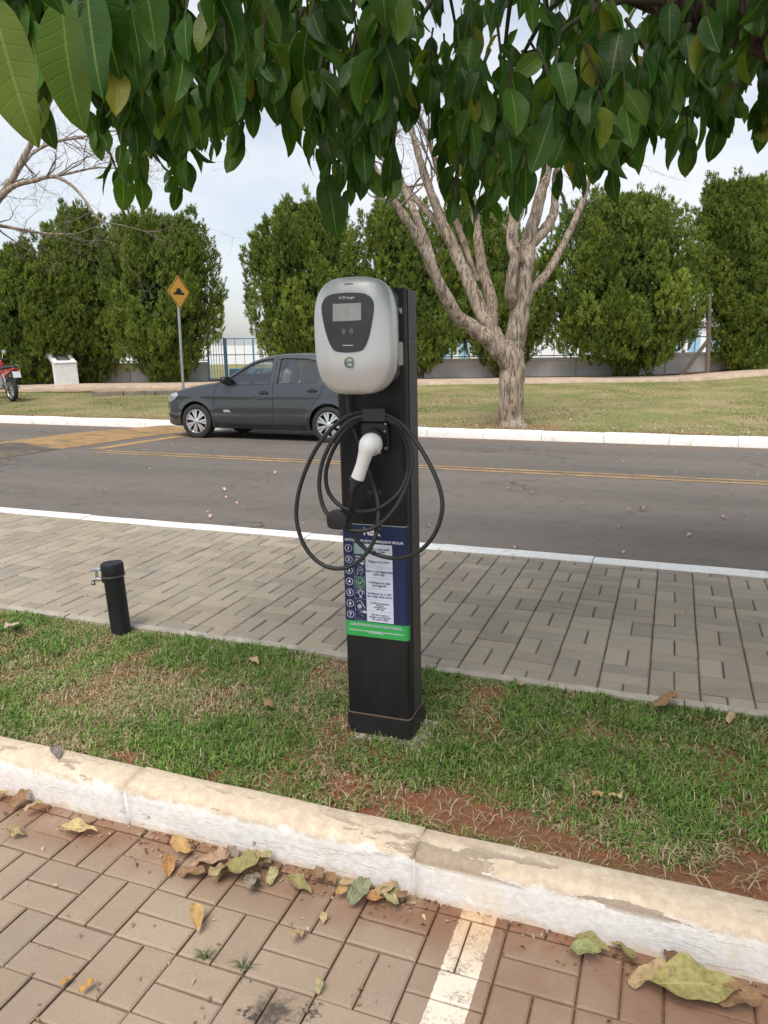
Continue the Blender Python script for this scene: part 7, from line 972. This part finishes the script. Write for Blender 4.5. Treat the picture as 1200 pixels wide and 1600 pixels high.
N=300000; x=rg.uniform(-4.7,1.8,N); y=rg.uniform(1.872,2.915,N); keep=rg.random(N)<patches(x,y)*np.where(x<-3.2,.35,1)*(.35+.65*vnoise(x,y,11,5)); keep&=~((np.abs(x+.913)<.125)&(np.abs(y-2.41)<.075)); x,y=x[keep],y[keep]; n=len(x)
dry=np.clip(vnoise(x,y,2.6,9)*.9+vnoise(x,y,8,10)*.5-.42,0,1)+.30*np.exp(-((x+2.1)/.55)**2-((y-2.25)/.28)**2)+.35*(1-patches(x,y)); st=rg.random(n)<np.clip(dry-.06,.07,.8)
g=rg.random(n)[:,None]; lush=np.clip(vnoise(x,y,1.8,12),0,1)[:,None]; green=(np.array([.070,.140,.022])*(1-g)+np.array([.225,.355,.075])*g)*(1.22-.40*lush); straw=np.array([.30,.22,.115])*(1-g)+np.array([.60,.50,.31])*g
col=np.where(st[:,None],straw,green); ln=rg.uniform(.016,.040,n)*(1+.5*(vnoise(x,y,5,14)>.55))*np.where(st,.9,1); fl=np.where(st,rg.uniform(.45,1.05,n),rg.uniform(.15,.95,n)); wd=rg.uniform(.0014,.0032,n)
V,F,Cc_=blades(x,y,np.full(n,-.024),ln,wd,col,fl,rg)
N=17000; x=rg.uniform(-4.2,1.6,N); y=rg.uniform(1.875,2.91,N); keep=(rg.random(N)<.30+.22*(1-patches(x,y)))&~((np.abs(x+.913)<.125)&(np.abs(y-2.41)<.075)); x,y=x[keep],y[keep]; n=len(x); g=rg.random(n)[:,None]; V2,F2,C2=blades(x,y,np.full(n,-.018)+rg.uniform(0,.012,n),rg.uniform(.03,.075,n),rg.uniform(.0009,.0018,n),np.array([.30,.22,.12])*(1-g)+np.array([.62,.52,.34])*g,rg.uniform(1.0,1.15,n),rg); F=np.concatenate([F,F2+len(V)]); V=np.concatenate([V,V2]); Cc_=np.concatenate([Cc_,C2])
tag(link('verge_grass',np_mesh('verge_grass',V,F,M_GRASS,Cc_)),'short green and straw coloured grass on the verge around the charger','grass',kind='stuff')
N=150000; x=rg.uniform(-23,6,N); y=13.03+(rg.random(N)**1.5)*11.5; D_=depth(x,y); u_=along(x,y); keep=(D_<22.9)&(np.abs(u_)<D_*.58+1)&(rg.random(N)<.25+.75*vnoise(x,y,1.1,21)); x,y=x[keep],y[keep]; n=len(x); g=rg.random(n)[:,None]; st=rg.random(n)<np.clip(vnoise(x,y,.8,22)*1.1-.10,.1,.9)
col=np.where(st[:,None],np.array([.26,.20,.10])*(1-g)+np.array([.48,.40,.23])*g,np.array([.09,.125,.034])*(1-g)+np.array([.21,.25,.08])*g); V,F,Cc_=blades(x,y,zlawn(x,y)-.012,rg.uniform(.03,.062,n),rg.uniform(.004,.008,n),col,rg.uniform(.3,1,n),rg)
tag(link('lawn_grass',np_mesh('lawn_grass',V,F,M_GRASS,Cc_)),'dry mown grass covering the bank across the road','grass',kind='stuff')
# dead leaf crumbs on lawn, road and sidewalk
def flecks(name,x,y,z,size,cols,label,rg):
    n=len(x); a=rg.uniform(0,2*np.pi,n); t=rg.uniform(-.4,.4,n); u=np.stack([np.cos(a),np.sin(a),t],1); v=np.stack([-np.sin(a),np.cos(a),rg.uniform(-.4,.4,n)],1); P=np.stack([x,y,z],1); s=size[:,None]
    V=np.stack([P-u*s,P-v*s*.45+[0,0,.003],P+u*s,P+v*s*.45+[0,0,.004]],1).reshape(-1,3); F=np.arange(4*n).reshape(-1,4); c=np.array(cols)[rg.integers(0,len(cols),n)]*rg.uniform(.75,1.15,n)[:,None]; tag(link(name,np_mesh(name,V,F,M_GRASS,np.repeat(c,4,0))),label,'leaf litter',kind='stuff')
n=1500; x=np.concatenate([rg.uniform(-5,4,1050),rg.uniform(-22,-5,450)]); y=13.05+rg.random(n)**1.9*8.5; k_=depth(x,y)<22.8; x,y=x[k_],y[k_]; flecks('leaf_litter',x,y,zlawn(x,y)+.035,rg.uniform(.012,.032,len(x)),[(.62,.54,.36),(.50,.40,.24),(.70,.64,.48),(.30,.20,.12)],'pale dry leaf crumbs scattered over the far lawn',rg)
n=900; y=np.where(rg.random(n)<.5,12.8-rg.random(n)**2*1.6,rg.uniform(5,12.7,n)); x=rg.uniform(-13,2.5,n); z=np.array([zroad(q) for q in y])+.006; z=z+np.where((x>-10.2)&(x<-8.5),hump(x)+.006,0); flecks('road_litter',x,y,z,rg.uniform(.006,.018,n),[(.55,.48,.36),(.42,.33,.22),(.62,.56,.46),(.12,.09,.07)],'tiny dry leaf crumbs scattered over the asphalt',rg)
n=260; x=rg.uniform(-5,1,n); y=rg.uniform(2.98,4.7,n); flecks('paving_litter',x,y,np.full(n,.003),rg.uniform(.003,.008,n),[(.50,.42,.30),(.30,.22,.15),(.6,.55,.45)],'tiny crumbs lying on the sidewalk pavers',rg)
n=620; x=np.concatenate([rg.uniform(-2.6,.6,380),rg.uniform(-1.5,-.55,240)]); y=np.where(rg.random(n)<.72,1.755-rg.random(n)**2*.10,rg.uniform(.8,1.75,n)); flecks('gutter_litter',x,y,np.full(n,-.146),rg.uniform(.0025,.010,n),[(.30,.19,.10),(.42,.30,.17),(.16,.08,.045),(.55,.45,.30)],'crumbled leaf debris in the gutter below the near kerb',rg)
# ------------------------------------------------------------------ leaf shapes
def leaf_template(seed,curl=.35,ripple=.012,fold=.22,nt=13,wmax=.265):
    r=np.random.default_rng(seed); ss=np.array([-1,-.55,0,.55,1.]); V=[];UV=[]
    for i in range(nt):
        t=i/(nt-1); w=wmax*np.sin(np.pi*min(1,t)**.90)**.70*(1-.10*t)*1.06 if 0<t<1 else .002
        if t>.93: w*=.62
        ang=curl*(t**1.5)*1.2; cx_=np.sin(ang)*.0; x=t*np.cos(ang*.5); zc=-np.sin(ang*.5)*t
        for s in ss: V.append((x,s*w*(1-.05*abs(s)),zc+fold*abs(s)*w+ripple*np.sin(t*15+seed)*abs(s)+ripple*1.2*np.sin(t*9+seed*2+s*2)*abs(s))); UV.append((t,s))
    F=[(i*5+j,(i+1)*5+j,(i+1)*5+j+1,i*5+j+1) for i in range(nt-1) for j in range(4)]
    return np.array(V),np.array(F),np.array(UV)
k=K('canopy_leaf'); U=k.sep(k.attr('leafuv')['Vector']); s_a=k.math('ABSOLUTE',U[1]); rv=k.math('FRACT',k.math('ADD',k.rand(),k.attr('var')['Fac']))
c=k.ramp(rv,[(.0,(.017,.062,.008)),(.45,(.028,.092,.010)),(.8,(.052,.135,.014)),(.93,(.10,.17,.02)),(1.0,(.24,.24,.03))]); c=k.mix(k.ramp(k.noise(85,3,.6),[(.68,0),(.74,.8)]),c,(.12,.09,.03)); c=k.mix(k.ramp(k.noise(30,4,.6),[(.4,0),(.75,.35)]),c,(.10,.13,.03))
vein=k.math('ABSOLUTE',k.math('SINE',k.math('MULTIPLY',k.math('SUBTRACT',U[0],k.math('MULTIPLY',s_a,.10)),30.0))); c=k.mix(k.ramp(vein,[(.0,.05),(.14,0)]),c,(.09,.20,.04)); c=k.mix(k.ramp(s_a,[(.03,.7),(.065,0)]),c,(.20,.30,.07))
k.set(Base_Color=c,Roughness=.45,Specular_IOR_Level=.35); k.bump(k.math('ADD',k.ramp(vein,[(0,0),(.35,1)]),k.ramp(s_a,[(.02,0),(.1,1)])),.22,.002)
tl=k.new('ShaderNodeBsdfTranslucent'); k.l.new(k.mix(1.0,c,(1.9,1.9,.5),'MULTIPLY'),tl.inputs['Color']); mx_=k.new('ShaderNodeMixShader'); mx_.inputs[0].default_value=.36; k.l.new(k.b.outputs[0],mx_.inputs[1]); k.l.new(tl.outputs[0],mx_.inputs[2]); k.l.new(mx_.outputs[0],k.out.inputs['Surface']); M_LEAF=k.m
TPL2=[leaf_template(s,*p,8) for s,p in ((1,(.30,.010,.25)),(2,(.55,.014,.32)),(3,(.15,.012,.18)),(4,(.75,.016,.30)),(5,(.35,.018,.40)))]
TPL=[leaf_template(s,*p) for s,p in ((1,(.30,.010,.25)),(2,(.55,.014,.32)),(3,(.15,.012,.18)),(4,(.75,.016,.30)),(5,(.35,.018,.40)))]
LOW=leaf_template(9,.4,.01,.25,5,.25); LM=[np_mesh('leaf',V,F,M_LEAF,smooth=True,uv=UV) for V,F,UV in TPL]
for m in LM: m.attributes.new('var','FLOAT','POINT')
ct=empty('canopy_tree',(2.6,2.42,-.02)); tag(ct,'large leafed tree whose hanging green canopy fills the top of the picture','tree'); O=np.array([2.6,2.42,-.02])
rr=random.Random(11); rg=np.random.default_rng(11); leaves=[]; tws=MB()
def hang(base,L,out,spread):
    d=np.array([0,0,-1.])+out*rg.uniform(.05,spread)+rg.normal(0,.24,3); d/=np.linalg.norm(d); n=out+np.array([0,0,.35])+rg.normal(0,.45,3); n-=d*n.dot(d); n/=np.linalg.norm(n); leaves.append((base,d,n,L,int(rg.integers(0,5))))
for (x_,y_,z_,n_,L) in SPRIGS:
    tip=np.array([x_,y_,z_])
    if n_==1:
        a=.36+rg.uniform(-.45,.45); out=np.array([math.sin(a),-math.cos(a),0]); b=tip+np.array([0,0,L*.97]); d=np.array([rg.normal(0,.10),rg.normal(0,.05),-1]); d/=np.linalg.norm(d); n=out-d*out.dot(d); leaves.append((tip-d*L,d,n/np.linalg.norm(n),L,int(rg.integers(0,3)))); tws.tube([tip-d*L,tip-d*L+np.array([.02,.03,.05]),tip-d*L+np.array([.06,.10,.10])],[.0018,.002,.0025],5); continue
    a0=rg.uniform(0,2*np.pi); lean=np.array([math.cos(a0),math.sin(a0),0])*rg.uniform(.05,.25); st=tip+np.array([0,0,L*.9]); pts=[st]; step=L*.24
    for i in range(n_): pts.append(pts[-1]+(np.array([0,0,1.])+lean*(1+i*.35))*step*rg.uniform(.8,1.1))
    tws.tube(pts,[.0018+.0006*i for i in range(len(pts))],5)
    for i in range(n_):
        a=a0+i*2.4+rg.normal(0,.3); hang(pts[i],L*rg.uniform(.58,1.12),np.array([math.cos(a),math.sin(a),0]),.25+.95*i/n_+.15)
n_in=len(leaves)
for i in range(9500):     # the rest of the crown, above and beside the picture
    p=np.array([rg.uniform(-1.6,5.2),rg.uniform(-.4,5.2),0]); q=((p[0]-1.85)/3.3)**2+((p[1]-2.4)/2.8)**2
    if q>1: continue
    p[2]=2.75+rg.random()*1.5*(1-q*.6); a=rg.uniform(0,6.28); hang(p,rg.uniform(.13,.2),np.array([math.cos(a),math.sin(a),0]),1.3)
def lmat(lf):
    b,d,n,L,t=lf; s=np.cross(n,d); M=Matrix(((d[0]*L,s[0]*L,n[0]*L,b[0]-O[0]),(d[1]*L,s[1]*L,n[1]*L,b[1]-O[1]),(d[2]*L,s[2]*L,n[2]*L,b[2]-O[2]),(0,0,0,1))); return M
sc=[]
for i,lf in enumerate(leaves):
    q=px(lf[0]+lf[1]*lf[3]*.5); sc.append(lf[3]/q[2] if q and -20<q[0]<1220 and -40<q[1]<400 and i<n_in else -1)
order=sorted(range(len(leaves)),key=lambda i:-sc[i]); solo=set(order[:300]); VV=[];FF=[];UU=[];vr=[];off=0
for i,lf in enumerate(leaves):
    M=lmat(lf)
    if i in solo: o=bpy.data.objects.new('leaf',LM[lf[4]]); COL.objects.link(o); o.parent=ct; o.matrix_local=M
    else:
        V,F,UV=TPL2[lf[4]] if i<n_in else LOW; Mn=np.array(M); VV.append(V@Mn[:3,:3].T+Mn[:3,3]); FF.append(F+off); UU.append(UV); off+=len(V); vr+=[rg.random()]*len(V)
me=np_mesh('foliage',np.concatenate(VV),np.concatenate(FF),M_LEAF,smooth=True,uv=np.concatenate(UU)); a_=me.attributes.new('var','FLOAT','POINT'); a_.data.foreach_set('value',vr); o=link('foliage',me,ct); o['kind']='stuff'
M_TWIGC=plain('canopy_twig',(.055,.058,.028),.9,var=.3,scale=30); M_LIMB=bark('canopy_bark',(.075,.052,.04),(.14,.10,.075),(.22,.165,.125),1.6)
LT=[np.array(p) for p in LIMB_TR]; pts=catmull([np.array([2.62,2.43,-.1]),np.array([2.60,2.42,.6]),np.array([2.52,2.42,1.2]),np.array([2.35,2.44,1.75])]+LT[0:],5)
MB().tube([p-O for p in pts],[float(v) for v in np.interp(np.linspace(0,1,len(pts)),[0,.1,.28,.42,.6,.8,1],[.19,.16,.13,.10,.062,.035,.018])],14,wob=.3,seed=2).build('trunk',M_LIMB,ct,True)
MB().tube([p-O for p in catmull([np.array([2.40,2.44,1.6]),np.array([2.0,2.9,2.3]),np.array([1.3,3.5,2.9]),np.array([.3,3.9,3.3]),np.array([-.8,4.0,3.5])],5)],[.09]*6+[.06]*6+[.04]*5+[.02]*4,10,wob=.3).build('limb',M_LIMB,ct,True)
br=MB()
for i in range(46):
    s_=SPRIGS[rr.randrange(13,len(SPRIGS))]; e=np.array(s_[:3])+np.array([0,0,.35]); j=min(range(len(LT)),key=lambda q:np.linalg.norm(LT[q]-e)+rr.random()*.4); b=LT[j]
    if np.linalg.norm(b-e)>1.6: continue
    m=(b+e)/2+np.array([0,0,.12]); br.tube([p-O for p in catmull([b,m,e],4)],[.014-.0012*q for q in range(9)],6)
br.build('branches',M_TWIGC,ct,True)['kind']='stuff'; tws.v=[tuple(np.array(p)-O) for p in tws.v]; tws.build('twigs',M_TWIGC,ct)['kind']='stuff'
# ------------------------------------------------------------------ fallen leaves, petals, weeds
def dry(name,col):
    k=K(name); U=k.sep(k.attr('leafuv')['Vector']); s_a=k.math('ABSOLUTE',U[1]); c=k.ramp(k.noise(55,5,.65),[(.3,tuple(v*.62 for v in col)),(.55,col),(.75,tuple(min(1,v*1.25) for v in col))]); c=k.mix(k.ramp(s_a,[(.03,.6),(.08,0)]),c,tuple(min(1,v*1.35) for v in col))
    vein=k.math('ABSOLUTE',k.math('SINE',k.math('MULTIPLY',k.math('SUBTRACT',U[0],k.math('MULTIPLY',s_a,.10)),26.0))); k.set(Base_Color=c,Roughness=.75,Specular_IOR_Level=.2); k.bump(k.math('ADD',vein,k.noise(90,4,.7)),.5,.003); return k.m
DC={'pale yellow':(.52,.40,.20),'tan':(.40,.29,.16),'brown':(.27,.165,.09),'ochre':(.46,.29,.12),'orange brown':(.38,.20,.08),'pinkish brown':(.36,.235,.16),'olive':(.27,.235,.10),'grey brown':(.24,.20,.155),'pale olive':(.37,.33,.17),'grey green':(.23,.235,.145),'orange':(.50,.27,.08),'green':(.28,.30,.13),'dark brown':(.17,.10,.06),'yellow olive':(.34,.30,.12),'pale pink':(.48,.36,.30),'grey':(.22,.19,.17)}
DM={n:dry('dry_leaf_'+n.replace(' ','_'),c) for n,c in DC.items()}; DT=[leaf_template(20+s,*p,11,.24) for s,p in enumerate(((.25,.04,.30),(.6,.05,.35),(-.5,.06,.55),(.5,.07,-.25),(1.4,.05,.6)))]
_dm={}
def dmesh(t,c):
    if (t,c) not in _dm: V,F,UV=DT[t]; V=V-np.array([.5,0,V[:,2].min()]); _dm[(t,c)]=np_mesh('fallen_leaf',V,F,DM[c],smooth=True,uv=UV)
    return _dm[(t,c)]
WH=['lying flat by the kerb joint at far left','at the left edge of the paving','curled against the kerb at far left','lying below the curled brown leaf at far left','cut by the left edge beside the kerb','lying left of the big leaf pile','half rolled at the left end of the leaf pile','the broadest of the left leaf pile','folded under the pinkish brown leaf','long and ragged in the middle of the leaf pile','at the lower end of the ragged olive leaf','beside the ragged olive leaf','resting against the kerb above the leaf pile','standing alone between the two leaf piles','against the kerb right of the lone olive leaf','in the right leaf pile near its left end','small, just below the right leaf pile','long, pointing down from the right leaf pile','at the top of the right leaf pile by the kerb','in the middle of the right leaf pile','at the lower right of the right leaf pile','at the right end of the pile against the kerb','under the pinkish brown leaf, towards the pavers','against the kerb behind the ragged olive leaf','between the ragged olive leaf and the kerb','just right of the lone olive leaf','behind the orange brown leaf of the right pile','beside the last leaf at the right end of the pile','last one at the right end of the pile','folded, alone on a paver left of centre','small and crumpled, alone on a paver at centre','tiny oval below the lone olive leaf','tiny, left of two at the bottom left','tiny, right of two at the bottom left','small, alone at the bottom centre','leaning on the kerb right of the white line','lying alone on the red dusty pavers','flat along the kerb foot at right','crumpled against the kerb at right','shrivelled between the crumpled and the large leaf','the largest fallen leaf, lying at the right','curled beside the largest leaf at the right edge']
rr=random.Random(4)
for i,(x_,y_,L,c_) in enumerate(FALLEN):
    big=L>.11
    t=rr.choice((0,1,2,3)) if L>.07 and not big else rr.choice((0,2)) if big else rr.choice((0,3)); near=y_>1.68; o=link('fallen_leaf',dmesh(t,c_),None,(x_,min(y_,1.665 if big else 1.72),-.147+(.018 if near and L<.11 else .004)+rr.uniform(0,.006)),(rr.uniform(.1,.45) if near and L<.11 else rr.uniform(-.08,.08),rr.uniform(-.12,.12),rr.uniform(0,6.28) if not big else rr.choice((.35,-.3,3.4))));  o.scale=(L,L*rr.uniform(.85,1.2),L); tag(o,f'{c_} fallen leaf, {WH[i]}','leaf','fallen leaves on the parking bay')
VW=['near the left edge of the verge','by the sidewalk edging at right','on the grass left of the charger','on the grass below the tap post','on the grass right of the charger near bare soil','just right of the ochre leaf on the verge','by the sidewalk edging just right of the charger','by the sidewalk edging near the right edge','lying on top of the near kerb at far left']
for i,(x_,y_,L,c_) in enumerate(VERGE_LEAVES):
    o=link('fallen_leaf',dmesh(rr.choice((0,3)),c_),None,(x_,y_,.012 if i<8 else .004),(rr.uniform(-.1,.1),rr.uniform(-.1,.1),rr.uniform(0,6.28))); o.scale=(L,L,L); tag(o,f'{c_} dry leaf {VW[i]}','leaf','dry leaves on the verge')
pm=dry('petal_pink',(.62,.40,.40)); V,F,UV=leaf_template(40,.6,.05,.5,6,.36); pme=np_mesh('petal',V-np.array([.5,0,V[:,2].min()]),F,pm,smooth=True,uv=UV)
for (x_,y_,z_) in ROAD_PETALS:
    o=link('petal',pme,None,(x_,y_,z_+.004),(0,0,rr.uniform(0,6.28))); s_=rr.uniform(.03,.06); o.scale=(s_,s_,s_); tag(o,'small pale pink fallen petal lying on the asphalt','petal','pink petals on the road')
rg=np.random.default_rng(5)
for (x_,y_,lb) in ((-1.020,1.379,'small grass weed in a paver joint, left of two'),(-.913,1.381,'small grass weed in a paver joint, right of two')):
    n=26; V,F,Cc_=blades(rg.normal(0,.006,n),rg.normal(0,.006,n),np.zeros(n),rg.uniform(.025,.06,n),rg.uniform(.0010,.0018,n),np.array([.09,.15,.05])*rg.uniform(.7,1.4,n)[:,None],rg.uniform(.4,1.1,n),rg); tag(link('grass_weed',np_mesh('grass_weed',V,F,M_GRASS,Cc_),None,(x_,y_,-.158)),lb,'weed')
